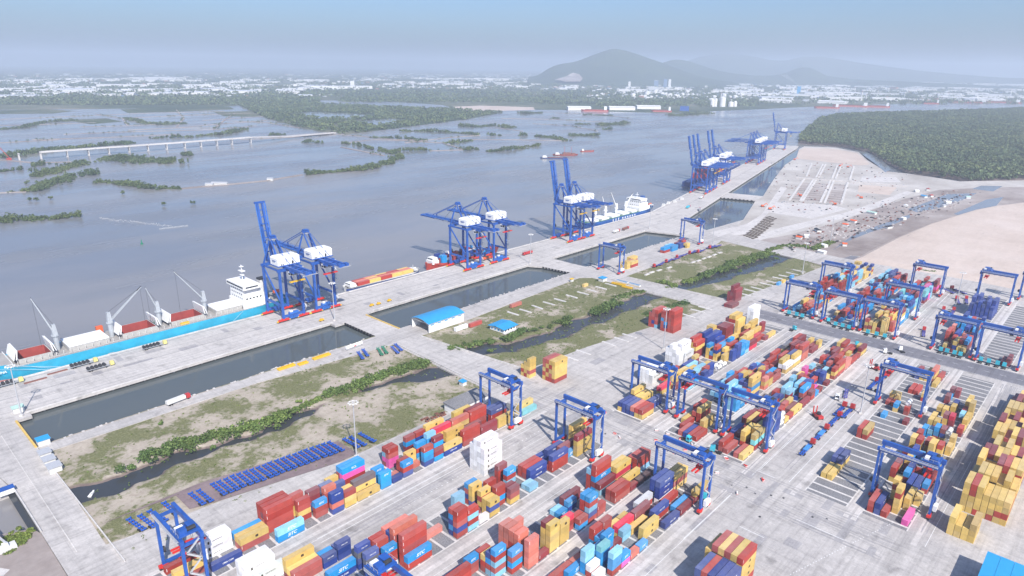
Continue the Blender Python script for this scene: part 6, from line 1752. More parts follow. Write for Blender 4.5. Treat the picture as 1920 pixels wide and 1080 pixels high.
for u, v, mat, lab, sz in ((82, 832, ROOFB, 'bright blue canopy at the basin corner by the access road', (6, 5, 3)), (35, 772, PALEG, 'pale green kiosk on the mast platform', (6, 4, 3)), (85, 856, LGREY, 'grey-roofed hut nearest the blue canopy', (5.5, 5.5, 2.8)), (93, 869, LGREY, 'grey-roofed hut between two others beside the road', (5.5, 5.5, 2.8)), (103, 882, LGREY, 'grey-roofed hut farthest from the blue canopy', (6, 6, 2.8)),
                           (868, 722, ROOFB, 'blue-roofed shelter behind the workshop', (4, 4, 2.6)), (1130, 527, ROOFB, 'bright blue hut on the apron beside the causeway', (7, 6, 3.2)), (1072, 528, YEL, 'small yellow cabin on the apron', (4, 2.5, 2.5))):
    x, y = at(u, v); t = thing('hut', lab, 'hut', (x, y, 0))
    MB().box(-sz[0]/2+0.4, -sz[1]/2+0.4, 0, sz[0]/2-0.4, sz[1]/2-0.4, sz[2]).build('wall', OFFW, t)
    MB().hexa([(-sz[0]/2, -sz[1]/2, sz[2]), (sz[0]/2, -sz[1]/2, sz[2]), (sz[0]/2, sz[1]/2, sz[2]), (-sz[0]/2, sz[1]/2, sz[2]), (-sz[0]/2, -sz[1]/2, sz[2]+0.2), (sz[0]/2, -sz[1]/2, sz[2]+0.2), (sz[0]/2, sz[1]/2, sz[2]+0.6), (-sz[0]/2, sz[1]/2, sz[2]+0.6)]).build('roof', mat, t)
# warehouse roof cutting into the lower right of the yard
wx, wy = at(1852, 1033, 9.0)
wh = thing('warehouse', 'large bright blue warehouse roof in the corner of the yard', 'warehouse')
MB().box(wx-60, wy-44, 0, wx-0.6, wy-0.6, 8.6).build('wall', OFFW, wh)
m = MB()
for k in range(10):
    m.hexa([(wx-61, wy-44.5+k*4.45, 8.6), (wx, wy-44.5+k*4.45, 8.6), (wx, wy-40.1+k*4.45, 8.6), (wx-61, wy-40.1+k*4.45, 8.6), (wx-61, wy-44.5+k*4.45, 8.9), (wx, wy-44.5+k*4.45, 8.9), (wx, wy-40.1+k*4.45, 9.0), (wx-61, wy-40.1+k*4.45, 9.0)])
m.build('roof', ROOFB, wh)
# two glazed panels leaning by the causeway
for x, y in ((506.0, 331.0), (506.5, 318.0)):
    t = thing('greenhouse_panel', 'long low blue-glazed trailer on the causeway edge', 'trailer', (x, y, 0), 0, 'glazed trailers by the causeway')
    MB().box(-1.5, -6, 0.2, 1.5, 6, 1.6).build('frame', OFFW, t); MB().box(-1.3, -5.6, 1.6, 1.3, 5.6, 1.75).build('glazing', paint('glazing_blue', (0.16, 0.28, 0.42), 0.2), t); MB().box(-1.6, -6.2, 0.1, -1.4, 6.2, 0.4).build('sill', YEL, t)
# concrete slabs lying along the meadow edges
for i, (u, v) in enumerate(((962, 588), (985, 583), (1007, 576), (1029, 569), (1050, 563), (1072, 556), (1093, 550), (1110, 545), (1127, 540), (1145, 534), (1070, 672), (1094, 661), (1142, 645), (1165, 637), (1180, 630), (1290, 592), (1308, 583), (1322, 578), (1395, 552), (1407, 545), (1420, 541), (1437, 533), (1448, 529), (1460, 522), (1472, 518), (1485, 513), (1498, 508))):
    x, y = at(u, v); m = MB(); m.box(-0.9, -6, -0.3, 0.9, 6, 0.35)
    o = m.build('concrete_slab', 'beam_concrete', None, (x, y, 0), random.uniform(-0.06, 0.06))
    tag(o, 'pale concrete strip lying across the meadow edge beside the apron' if i < 10 else 'pale concrete strip at the yard edge of the meadow', 'concrete slab', 'concrete strips along the meadow')
for i, (u, v) in enumerate(((1213, 515), (1222, 511), (1236, 507), (1255, 502), (1300, 492), (1310, 489), (1320, 485), (1330, 482), (1340, 478), (1350, 474))):
    x, y = at(u, v); o = MB().box(-3.5, -1.1, -0.2, 3.5, 1.1, 0.6).build('concrete_slab', 'beam_concrete', None, (x, y, 0), random.uniform(-0.1, 0.1)); tag(o, 'pale concrete slab in the line beside the violet trailers', 'concrete slab', 'concrete strips along the meadow')
# boat and posts near the access road
cb = thing('small_boat', 'small white boat lying in the creek by the access road', 'boat', (*at(172, 928, CW), CW), 0.9)
hull_ = MB(); hull_.hexa([(-2, -0.5, -0.1), (1.6, -0.4, -0.1), (1.6, 0.4, -0.1), (-2, 0.5, -0.1), (-2.2, -0.9, 0.7), (2.6, -0.3, 0.9), (2.6, 0.3, 0.9), (-2.2, 0.9, 0.7)]); hull_.build('hull', WHITE, cb); MB().box(-1, -0.4, 0.7, 0, 0.4, 1.3).build('cabin', OFFW, cb)
gt = thing('gate_cabin', 'white cabin with a blue roof left of the access road', 'hut', (*at(12, 925), 0)); MB().box(-3, -1.5, 0, 3, 1.5, 2.5).build('wall', WHITE, gt); MB().box(-3.3, -1.8, 2.5, 3.3, 1.8, 2.8).build('roof', BLUE, gt)
ps = thing('pump_station', 'white pump frame with a leaning pipe left of the access road', 'pump', (*at(14, 1028), -0.4)); MB().box(-3, -2, 0, 3, 2, 1.6).build('base', OFFW, ps); MB().box(-1.5, -1, 1.6, 0.5, 1, 3.0).build('housing', WHITE, ps); MB().bar((0, 0, 3), (-6, 8, 12), 0.6, 0.6).build('pipe', LGREY, ps)
# ---- huts along the ditch
hut_cols = {'blue': ROOFB, 'green': PALEG, 'white': WHITE, 'red': REDH, 'orange': ORANGE, 'black': BLACK, 'grey': LGREY}
for i, (u, v, c, w) in enumerate(((1732, 370, 'blue', 13), (1758, 365, 'green', 16), (1745, 369, 'red', 8), (1698, 388, 'white', 9), (1660, 392, 'grey', 8), (1634, 401, 'green', 17), (1600, 417, 'orange', 10), (1572, 421, 'green', 11), (1585, 424, 'orange', 9), (1533, 434, 'black', 14), (1552, 431, 'white', 8), (1498, 448, 'orange', 9), (1512, 445, 'white', 8), (1570, 463, 'red', 10), (1583, 461, 'orange', 7), (1545, 463, 'white', 9), (1507, 474, 'red', 8), (1541, 475, 'white', 11), (1778, 382, 'white', 10), (1802, 375, 'red', 9), (1815, 372, 'green', 9), (1768, 388, 'grey', 9), (1790, 386, 'white', 8), (1718, 360, 'white', 10), (1740, 357, 'red', 8), (1790, 350, 'white', 16), (1665, 428, 'black', 14), (1694, 412, 'white', 7))):
    if i % 3 == 1: continue
    w *= 0.75; x, y = at(u, v); t = thing('site_hut', f'small site hut with a {c} roof standing by the ditch', 'hut', (x, y, 0), random.uniform(0, 3), 'site huts by the ditch')
    MB().box(-w/2+0.4, -2.6, 0, w/2-0.4, 2.6, 2.6).build('wall', OFFW, t)
    MB().hexa([(-w/2, -3, 2.6), (w/2, -3, 2.6), (w/2, 3, 2.6), (-w/2, 3, 2.6), (-w/2, -0.2, 3.8), (w/2, -0.2, 3.8), (w/2, 0.2, 3.8), (-w/2, 0.2, 3.8)]).build('roof', hut_cols[c], t)
m = MB()
for k in range(520):
    a4 = random.random(); u = 1475+a4*330+random.uniform(-35, 35); v = 462-a4*92+random.uniform(-17, 15)
    x, y = at(u, v); s = random.uniform(0.5, 2.6); m.cbox((x, y, s*0.2), (s*1.6, s, s*0.5), random.randrange(4))
tag(m.build('site_litter', ['rubble', WOODB, 'pale_concrete', BLACK]), 'litter and building material strewn along the ditch', kind='stuff')
m = MB()
for k in range(260):
    u, v = random.uniform(1440, 1700), random.uniform(305, 400)
    x, y = at(u, v); s = random.uniform(0.5, 2.2); m.cbox((x, y, s*0.25), (s*1.6, s, s*0.6), random.randrange(3))
tag(m.build('works_litter', [BLACK, WOODB, GREY]), 'machines and material strewn over the works site', kind='stuff')
def excavator(u, v, lab):
    t = thing('excavator', lab, 'excavator', (*at(u, v), 0), random.uniform(0, 6), 'excavators on the works site')
    MB().box(-2.4, -1.6, 0, 2.4, -0.8, 1.0).box(-2.4, 0.8, 0, 2.4, 1.6, 1.0).build('track', BLACK, t); MB().box(-2.4, -1.4, 1.1, 1.2, 1.4, 3.0).build('body', ORANGE, t)
    dipper = MB()
    dipper.bar((1.0, 0, 2.2), (5.0, 0, 5.6), 0.6, 0.7)
    dipper.bar((5.0, 0, 5.6), (7.4, 0, 2.4), 0.5, 0.5)
    dipper.build('digger_boom', ORANGE, t)
for u, v in ((1490, 300), (1575, 312), (1590, 314), (1500, 368), (1614, 372), (1444, 393), (1430, 388), (1565, 384)): excavator(u, v, 'small orange excavator on the bare works site')

# ================================================================ vegetation
def thicket(name, line, width, h, per, size, mat, label, z0=-0.3, dens=0.10, rr=(1.2, 2.4), kind='stuff', zpix=-0.5):
    pts = [Vector(at(u, v, zpix)) for u, v in line]
    C, Rr, S = [], [], []
    for a, b in zip(pts[:-1], pts[1:]):
        L = (b-a).length; n = max(2, int(L*width*dens))
        for _ in range(n):
            t = random.random(); off = random.gauss(0, 0.27)*width
            d = (b-a).normalized(); p = a.lerp(b, t)+Vector((-d.y, d.x))*off
            r = random.uniform(*rr); hh = h*random.uniform(0.55, 1.1)*(1-0.35*abs(off)/width)
            C.append((p.x, p.y, z0+hh-r*0.8)); Rr.append((r, r, r*0.9))
            C.append((p.x+random.uniform(-1, 1)*r*0.6, p.y+random.uniform(-1, 1)*r*0.6, z0+hh*0.45)); Rr.append((r*1.1, r*1.1, hh*0.5))
    q, tint = leaf_cloud(C, Rr, per, size)
    q[:, :, 2] = np.maximum(q[:, :, 2], z0-0.4)
    o = quads_mesh(name, q, tint, mat)
    return tag(o, label, kind=kind)
B = 'bush'
for ln_, w, h, lab in (([(268, 868), (300, 852), (345, 836), (400, 823), (450, 811), (500, 796), (548, 774)], 10, 4.6, 'dense green thicket along the creek beside the row of trailers'),
                       ([(548, 774), (575, 762), (615, 742)], 5, 2.6, 'low scrub joining the creek thickets'),
                       ([(612, 740), (650, 733), (690, 716), (730, 703), (770, 690), (802, 682)], 10, 3.8, 'broad green thicket at the creek pool by the causeway'),
                       ([(840, 655), (880, 648), (925, 640)], 6, 2.4, 'low green scrub on the creek bank below the blue-roofed office'),
                       ([(948, 642), (965, 634), (982, 622)], 9, 4.4, 'green thicket between the office and the creek'),
                       ([(1050, 610), (1062, 602), (1072, 600)], 8, 4.4, 'dark round thicket at the creek bend'),
                       ([(1108, 592), (1125, 584), (1145, 576), (1160, 570)], 9, 5.2, 'tall dark thicket in the creek bend past the office'),
                       ([(1155, 560), (1180, 552), (1205, 545)], 6, 2.2, 'low green scrub beside the second causeway'),
                       ([(1240, 530), (1252, 536), (1268, 541)], 8, 4.0, 'dark bushes at the causeway corner'),
                       ([(1280, 532), (1300, 526), (1312, 522)], 6, 3.0, 'low bushes along the broad creek'),
                       ([(1314, 520), (1340, 512), (1370, 501)], 9, 4.6, 'dense dark thicket along the broad creek'),
                       ([(1368, 500), (1395, 490), (1420, 484), (1442, 476)], 13, 5.0, 'large dark thicket at the head of the broad creek'),
                       ([(1210, 592), (1240, 580), (1270, 572), (1290, 566)], 7, 1.8, 'green scrub at the yard corner of the meadow'),
                       ([(1440, 470), (1470, 462), (1500, 462), (1520, 466)], 7, 3.0, 'bushes along the works road'),
                       ([(1520, 470), (1545, 460), (1560, 455)], 8, 4.0, 'dark bushes by the ditch'),
                       ([(1760, 512), (1740, 510), (1720, 506)], 4, 2.0, 'low scrub along the sand field fence')):
    thicket('creek_thicket', ln_, w, h, 24, 0.42, B, lab, -0.6, 0.22)
thicket('tall_grass', [(-20, 1030), (15, 1015), (45, 1004), (62, 1003)], 13, 1.3, 30, 0.28, 'tall_grass', 'tall bright grass left of the access road', -0.5, 0.5, (0.7, 1.2))
# scattered tufts over the meadows, too many to count
C, Rr = [], []
random.seed(21)
for k in range(1500):
    zone = random.choice(((64, 266, 264, 372), (306, 498, 262, 356), (306, 498, 262, 356), (530, 716, 226, 340)))
    x, y = random.uniform(zone[0], zone[1]), random.uniform(zone[2], zone[3])
    r = random.uniform(0.25, 0.75); C.append((x, y, -0.15)); Rr.append((r*1.3, r*1.3, r))
q, tint = leaf_cloud(C, Rr, 9, 0.24)
tag(quads_mesh('grass_tufts', q, tint, 'tall_grass'), 'scattered grass tufts over the meadow', kind='stuff')
# single shrubs, each a thing
def shrub(u, v, h, w, lab, z=-0.3, mat=B):
    x, y = at(u, v, z); t = thing('shrub', lab, 'shrub', (x, y, z))
    m = MB()
    for k in range(3): m.bar((0, 0, -0.4), (random.uniform(-w, w)*0.3, random.uniform(-w, w)*0.3, h*0.6), 0.12, 0.12, 0, 0.05, 0.05)
    m.build('stem', 'bark', t)
    C = [(random.uniform(-w, w)*0.32, random.uniform(-w, w)*0.32, h*random.uniform(0.35, 0.8)) for _ in range(9)]
    q, ti = leaf_cloud(C, [(w*0.26, w*0.26, h*0.25)]*9, 40, 0.26)
    quads_mesh('crown', q, ti, mat, t)
for u, v, h, w, lab in ((302, 796, 1.8, 3.2, 'single round shrub on the pale sand of the first meadow'), (226, 886, 3.4, 6.0, 'broad shrub on the creek bank near the access road'), (249, 880, 2.2, 4.5, 'small shrub next to the broad one on the creek bank'), (1003, 622, 3.0, 5.0, 'round shrub on sand beside the creek below the slab row'), (1033, 616, 3.4, 5.0, 'darker round shrub nearest the creek bend'), (1016, 616, 2.4, 4.0, 'small shrub between two rounder ones on the sand'), (920, 662, 3.6, 4.6, 'leafy shrub standing at the creek corner by the causeway'), (1388, 511, 3.0, 5.0, 'round bush growing in the broad creek'), (1455, 487, 3.2, 5.5, 'round bush in the creek head'), (560, 755, 2.0, 4.0, 'small bush between the two creek thickets')):
    shrub(u, v, h, w, lab)

# ---- mangrove wood on the right, one mass
def inside(poly, x, y):
    r = False; n = len(poly); j = n-1
    for i in range(n):
        if (poly[i][1] > y) != (poly[j][1] > y) and x < (poly[j][0]-poly[i][0])*(y-poly[i][1])/(poly[j][1]-poly[i][1])+poly[i][0]: r = not r
        j = i
    return r
wp = P(wood_pts, -1.0)
bx0, bx1 = min(p[0] for p in wp), max(p[0] for p in wp); by0, by1 = min(p[1] for p in wp), max(p[1] for p in wp)
C, Rr = [], []
def noise2(x, y): return math.sin(x*0.017+1.3)*math.cos(y*0.021)+0.6*math.sin(x*0.051+y*0.043)
sp_ = 8.2
xx = bx0
while xx < bx1:
    yy = by0
    while yy < by1:
        x, y = xx+random.uniform(-3.5, 3.5), yy+random.uniform(-3.5, 3.5)
        if inside(wp, x, y):
            hh = 9.0+1.8*noise2(x, y)+random.gauss(0, 1.3)+(3.0 if random.random() < 0.07 else 0); r = random.uniform(2.6, 6.4)
            if random.random() < 0.05: yy += sp_; continue
            C.append((x, y, hh-r*0.7)); Rr.append((r, r, r*0.8))
        yy += sp_
    xx += sp_
d = np.hypot(np.array(C)[:, 0], np.array(C)[:, 1])
near = d < 1500
Cn, Cf = np.array(C)[near], np.array(C)[~near]; Rn, Rf = np.array(Rr)[near], np.array(Rr)[~near]
q1, t1 = leaf_cloud(Cn, Rn, 46, 1.0); q2, t2 = leaf_cloud(Cf, Rf, 22, 1.8)
tag(quads_mesh('mangrove_wood', np.concatenate([q1, q2]), np.concatenate([t1, t2]), 'mangrove'), 'broad dense mangrove wood behind the works site', kind='stuff')

# ---- mangrove strips and islands in the flooded river plain
MG = [([(-20, 417), (40, 413), (88, 411)], 17, 'mangrove strip in the river nearest the quay, left part'), ([(92, 411), (130, 408), (152, 406)], 14, 'mangrove strip in the river nearest the quay, right part'),
      ([(54, 360), (80, 350), (110, 340), (134, 331)], 30, 'leafy mangrove island shaped like a hook'), ([(66, 332), (95, 322), (130, 315), (158, 303)], 26, 'long mangrove strip leading to the bridge'),
      ([(155, 327), (170, 327), (185, 327)], 26, 'round mangrove clump beside the long strip'), ([(180, 342), (225, 344), (260, 350)], 16, 'low mangrove strip starting at the round clump'), ([(256, 352), (300, 354), (340, 354)], 12, 'thin end of the low mangrove strip'),
      ([(200, 296), (250, 301), (300, 303), (328, 302)], 46, 'big mangrove island below the bridge'), ([(340, 292), (362, 291)], 22, 'small mangrove clump right of the big island'), ([(338, 306), (352, 306)], 12, 'tiny mangrove clump off the big island'),
      ([(572, 327), (610, 324), (650, 321), (690, 318), (722, 308), (745, 297)], 20, 'long curved mangrove bank'), ([(742, 297), (752, 292), (722, 284), (712, 279)], 17, 'hooked end of the curved mangrove bank'), ([(724, 284), (760, 283), (805, 282)], 12, 'thin mangrove row branching off the curved bank'), ([(640, 269), (670, 272), (700, 281)], 9, 'thin tree row above the curved bank'),
      ([(915, 285), (950, 282), (985, 277), (1011, 273)], 15, 'lone mangrove strip in open water'), ([(868, 282), (895, 280)], 15, 'small mangrove clump at the dyke end'), ([(840, 270), (862, 267), (884, 264)], 13, 'mangrove clump above the dyke end'), ([(690, 258), (740, 260), (800, 263)], 10, 'thin tree row along the dyke'),
      ([(750, 247), (800, 246), (850, 249), (900, 253), (936, 255)], 16, 'broken mangrove line across the ponds'), ([(862, 236), (890, 238), (920, 236), (960, 240)], 34, 'loose tree group among the ponds'), ([(975, 254), (1000, 255), (1035, 258), (1060, 264)], 24, 'mangrove clump before the river mouth'), ([(1068, 255), (1095, 254), (1122, 254)], 24, 'mangrove point at the river mouth'),
      ([(1127, 236), (1150, 233), (1176, 231)], 38, 'rounded mangrove island at the river mouth'), ([(1128, 243), (1148, 243)], 16, 'small clump under the rounded island'), ([(976, 213), (1000, 212), (1016, 212)], 42, 'dark twin clump before the sandy spit'), ([(1035, 222), (1048, 222)], 20, 'small clump right of the twin clump'), ([(1078, 233), (1108, 234)], 14, 'thin tree line in the pond'), ([(1090, 216), (1150, 217)], 10, 'thin row of trees on a far dyke'),
      ([(1258, 217), (1290, 215), (1325, 213)], 46, 'green spit on the far shore opposite the cranes'), ([(0, 296), (40, 290), (80, 284), (130, 277)], 30, 'tree belt behind the bridge, left part'), ([(130, 278), (190, 274), (250, 268)], 26, 'tree belt behind the bridge, right part'), ([(0, 322), (20, 320), (40, 319)], 14, 'mangrove clump at the left dyke'), ([(60, 313), (82, 307)], 12, 'small clump by the bridge pier'),
      ([(0, 243), (40, 240), (80, 230), (145, 226)], 18, 'tree row along the upper ponds'), ([(235, 222), (270, 230), (300, 234), (350, 232)], 24, 'tree group between the upper ponds'), ([(370, 255), (420, 252), (460, 243)], 18, 'tree row beyond the bridge'), ([(280, 260), (330, 258), (370, 257)], 10, 'thin tree row beside the bridge deck'), ([(500, 254), (535, 253)], 14, 'trees at the bridge head'), ([(570, 267), (605, 269)], 12, 'trees below the bridge head')]
def strip(line, width, lab, h=8.6, per=20):
    width *= 1.2
    pts = [Vector(at(u, v, WL)) for u, v in line]
    C, Rr = [], []
    dist = pts[0].length; rr = 2.2 if dist < 1100 else 3.0 if dist < 1700 else 4.5
    for a, b in zip(pts[:-1], pts[1:]):
        L = (b-a).length; n = max(3, int(L*width/(rr*rr*2.0)))
        for _ in range(n):
            t = random.random(); d = (b-a).normalized(); p = a.lerp(b, t)
            if noise2(p.x*1.6, p.y*1.6) < -1.25: continue
            p = p+Vector((-d.y, d.x))*random.gauss(0, 0.24+0.10*math.sin(p.x*0.06+p.y*0.04))*width
            r = rr*random.uniform(0.5, 1.35); hh = h*random.uniform(0.3, 1.1)*(0.8+0.3*math.sin(p.x*0.045-p.y*0.03))
            C.append((p.x, p.y, WL+hh-r*0.7)); Rr.append((r, r, r*0.85)); C.append((p.x, p.y, WL+hh*0.35)); Rr.append((r*1.05, r*1.05, hh*0.4))
    q, ti = leaf_cloud(C, Rr, per, rr*0.26)
    q[:, :, 2] = np.maximum(q[:, :, 2], WL+0.05)
    tag(quads_mesh('mangrove_strip', q, ti, 'mangrove'), lab, kind='stuff')
for l_, w_, lab in MG: strip(l_, w_, lab)
for u, v in ((308, 386), (56, 377), (68, 377), (95, 375), (230, 364), (362, 383)):
    x, y = at(u, v, WL); t = thing('mangrove_tree', 'small mangrove tree standing alone in the river', 'tree', (x, y, WL), 0, 'lone mangrove trees in the river')
    MB().cyl((0, 0, -0.5), (0, 0, 2.5), 0.3, 6, 0, 0.15).build('trunk', 'bark', t)
    q, ti = leaf_cloud([(random.uniform(-2, 2), random.uniform(-2, 2), random.uniform(2, 4.4)) for _ in range(8)], [(1.6, 1.6, 1.3)]*8, 26, 0.5); quads_mesh('crown', q, ti, 'mangrove', t)
# dykes between the ponds
dtree = []
dy = MB()
for l_ in ([(340, 354), (380, 350), (420, 347), (500, 339), (566, 328)], [(0, 362), (50, 360)], [(640, 269), (700, 262), (760, 264), (830, 268), (868, 280)], [(806, 283), (868, 281)], [(620, 251), (680, 256), (740, 262), (800, 263)], [(120, 252), (250, 247), (400, 243), (480, 236)], [(0, 224), (120, 219), (260, 213), (420, 209)], [(380, 226), (470, 220), (520, 216)], [(330, 240), (420, 232), (500, 226)], [(150, 238), (240, 236), (320, 232)], [(940, 222), (1040, 224), (1130, 229)], [(1040, 212), (1120, 214), (1180, 222)], [(0, 300), (60, 305), (140, 304)], [(450, 262), (540, 258), (620, 252)], [(640, 276), (720, 292)], [(860, 262), (960, 262), (1060, 264)], [(225, 222), (360, 216), (470, 212)], [(0, 236), (90, 233), (180, 230)], [(60, 262), (200, 258), (330, 252)], [(240, 244), (330, 240), (400, 240)], [(420, 226), (500, 230), (560, 240)], [(0, 268), (110, 262)], [(1000, 232), (1070, 236), (1120, 246)], [(930, 240), (980, 246)], [(760, 268), (840, 258), (900, 254)], [(180, 214), (230, 222), (240, 236)], [(330, 206), (345, 222), (330, 240)], [(440, 212), (420, 226), (400, 243)]):
    pp = [at(u, v, WL) for u, v in l_]
    for a, b in zip(pp[:-1], pp[1:]):
        dy.bar((*a, WL+0.2), (*b, WL+0.2), 6.0, 1.4)
        for _ in range(int(math.dist(a, b)/16)):
            t_ = random.random(); dtree.append((a[0]+(b[0]-a[0])*t_+random.gauss(0, 3), a[1]+(b[1]-a[1])*t_+random.gauss(0, 3), WL+random.uniform(1, 3)))
struct(dy.build('dyke', 'rubble'), 'low earth dykes between the flooded ponds')
dtree = [p_ for p_ in dtree if noise2(p_[0]*0.7, p_[1]*0.7) > -0.1]
q, ti = leaf_cloud(dtree, [(random.uniform(1.5, 4.5), random.uniform(1.5, 4.5), random.uniform(1.2, 2.6)) for _ in dtree], 12, 1.0)
tag(quads_mesh('dyke_scrub', q, ti, 'mangrove'), 'scattered scrub along the dykes', kind='stuff')
for nm, pts in (('mud_flat', [(225, 205), (330, 201), (430, 200), (440, 205), (330, 210), (240, 212)]), ('mud_flat', [(400, 210), (470, 208), (520, 214), (480, 219), (420, 218)]), ('mud_flat', [(0, 207), (90, 205), (140, 208), (100, 213), (0, 214)]), ('mud_flat', [(120, 225), (200, 222), (230, 228), (170, 233)])):
    o = MB().sheet(P(pts, WL), WL+0.1).build(nm, 'far_land'); struct(o, 'green brown mud flat between far ponds')
# wood in the middle distance
mw = P([(430, 190), (560, 190), (640, 197), (720, 200), (860, 206), (945, 211), (900, 219), (873, 224), (740, 241), (650, 252), (600, 247), (560, 238), (500, 222), (470, 208)], WL)
struct(MB().sheet(mw, WL+0.1).build('wood_floor', 'far_land'), 'ground of the wood between the ponds')
ponds = [P([(545, 214), (580, 210), (640, 212), (700, 216), (680, 222), (600, 222)], WL), P([(660, 228), (740, 222), (760, 228), (700, 236)], WL)]
C, Rr = [], []
for k in range(5200):
    x, y = random.uniform(min(p[0] for p in mw), max(p[0] for p in mw)), random.uniform(min(p[1] for p in mw), max(p[1] for p in mw))
    in_pond = sum(inside(pond, x, y) for pond in ponds) > 0
    if inside(mw, x, y) and not in_pond:
        r = random.uniform(5, 9); C.append((x, y, WL+random.uniform(4, 9)-2)); Rr.append((r, r, r*0.6))
q, ti = leaf_cloud(C, Rr, 12, 2.6); tag(quads_mesh('river_wood', q, ti, 'mangrove'), 'dark wood spreading between the far ponds', kind='stuff')
for pond in ponds: struct(MB().sheet(pond, WL+0.25).build('pond', 'pond_water'), 'pale pond inside the wood')
# far tree belts on the plain
def far_band(us, vs, n, lab, rr=(9, 20), lift=0):
    C, Rr = [], []
    for _ in range(n):
        u, v = random.uniform(*us), random.uniform(*vs); x, y = at(u, v, WL); r = random.uniform(*rr)*(1.0+math.hypot(x, y)/9000)
        C.append((x, y, WL+random.uniform(2, 7))); Rr.append((r, r, r*0.40))
    q, ti = leaf_cloud(C, Rr, 10, rr[1]*0.22); tag(quads_mesh('far_trees', q, ti, 'mangrove'), lab, kind='stuff')
far_band((0, 600), (183, 197), 1500, 'dark tree belt along the far shore ponds', (8, 18))
far_band((0, 1000), (140, 182), 2600, 'scattered trees of the far plain, left', (10, 24))
far_band((1000, 1920), (150, 196), 2400, 'scattered trees of the far plain, right', (8, 20))
far_band((1120, 1420), (188, 200), 700, 'green belt in front of the tank farm', (8, 18))
far_band((640, 1060), (184, 192), 700, 'tree belt behind the channel', (8, 16))

# ================================================================ bridge under construction
br = thing('viaduct', 'long pale concrete viaduct under construction across the flooded plain', 'bridge')
DZ = 11.0
dl = [(78, 298), (127, 294.5), (167, 291.5), (205, 288.5), (243, 286), (278, 283), (313, 280.5), (347, 278), (377, 275.5), (407, 273), (435, 271), (470, 268)]
pp = [at(u, v, WL) for u, v in dl]
for a, b in zip(pp[:-1], pp[1:]): MB().bar((*a, DZ), (*b, DZ), 14, 2.2).build('deck_span', 'beam_concrete', br)
a, b, c = pp[-1], at(540, 260, WL), at(627, 251, WL)
MB().bar((*a, DZ), (*b, 3.0), 14, 2.2).bar((*b, 3.0), (*c, 0.5), 14, 2.6).build('approach_ramp', 'pale_concrete', br)
dirv = (Vector(pp[1])-Vector(pp[0])).normalized(); nv = Vector((-dirv.y, dirv.x))
for p in [at(37, 300, WL)]+pp:
    for s in (-1, 1): MB().cyl((p[0]+nv.x*4*s, p[1]+nv.y*4*s, WL-1), (p[0]+nv.x*4*s, p[1]+nv.y*4*s, DZ-1.6), 1.1, 8).build('pier', 'beam_concrete', br)
    MB().bar((p[0]-nv.x*7, p[1]-nv.y*7, DZ-1.4), (p[0]+nv.x*7, p[1]+nv.y*7, DZ-1.4), 2.2, 1.2).build('pier_cap', 'beam_concrete', br)
p = at(17, 300, WL); ct = thing('crawler_crane', 'red crawler crane at the end of the viaduct', 'crane', (*p, WL))
MB().box(-4, -3, 0, 4, 3, 4).build('body', REDH, ct); MB().bar((2, 0, 3), (-14, 6, 32), 1.2, 1.2).build('boom', REDH, ct)
for u, v, w in ((412, 346, 26), (393, 348, 12), (507, 338, 10)):
    t = thing('dyke_house', 'pale house standing on the thin dyke', 'house', (*at(u, v, WL), WL), CAM_HEAD, 'houses on the dyke'); MB().box(-3, -w/2, 0, 3, w/2, 3).build('wall', OFFW, t); MB().hexa([(-3.5, -w/2-.4, 3), (3.5, -w/2-.4, 3), (3.5, w/2+.4, 3), (-3.5, w/2+.4, 3), (-.2, -w/2, 4.6), (.2, -w/2, 4.6), (.2, w/2, 4.6), (-.2, w/2, 4.6)]).build('roof', LGREY, t)

# ================================================================ the far city
CITYW = paint('city_white', (0.78, 0.77, 0.76), 0.7, 0.08, 0.02)
CITYR = paint('city_roof', (0.62, 0.64, 0.68), 0.5, 0.12, 0.02)
CITYB = paint('city_blue_glass', (0.16, 0.24, 0.36), 0.3, 0.15, 0.05)
def far_building(name, lab, cat, u, v, w, dpt, h, rot=0.0, roof='flat', wall=CITYW, roofm=CITYR, group=None):
    x, y = at(u, v, WL); t = thing(name, lab, cat, (x, y, WL), math.atan2(y, x)+rot, group)
    MB().box(-dpt/2, -w/2, 0, dpt/2, w/2, h).build('wall', wall, t)
    m = MB()
    if roof == 'gable': m.hexa([(-dpt/2-1, -w/2-1, h), (dpt/2+1, -w/2-1, h), (dpt/2+1, w/2+1, h), (-dpt/2-1, w/2+1, h), (-0.5, -w/2-1, h*1.3), (0.5, -w/2-1, h*1.3), (0.5, w/2+1, h*1.3), (-0.5, w/2+1, h*1.3)])
    else: m.box(-dpt/2-0.6, -w/2-0.6, h, dpt/2+0.6, w/2+0.6, h+1.0)
    m.build('roof', roofm, t)
    return t
GW = 'far warehouses on the plain'
random.seed(77)
wl_ = []
for (u0, u1, v0, v1, n) in ((90, 200, 147, 178, 22), (200, 330, 146, 180, 26), (330, 470, 150, 178, 22), (470, 605, 150, 181, 22), (0, 70, 152, 184, 12), (700, 1000, 144, 166, 26), (1000, 1180, 146, 168, 16), (1390, 1620, 160, 194, 44), (1620, 1920, 152, 190, 56), (1180, 1400, 158, 176, 26)):
    for _ in range(n): wl_.append((random.uniform(u0, u1), random.uniform(v0, v1)))
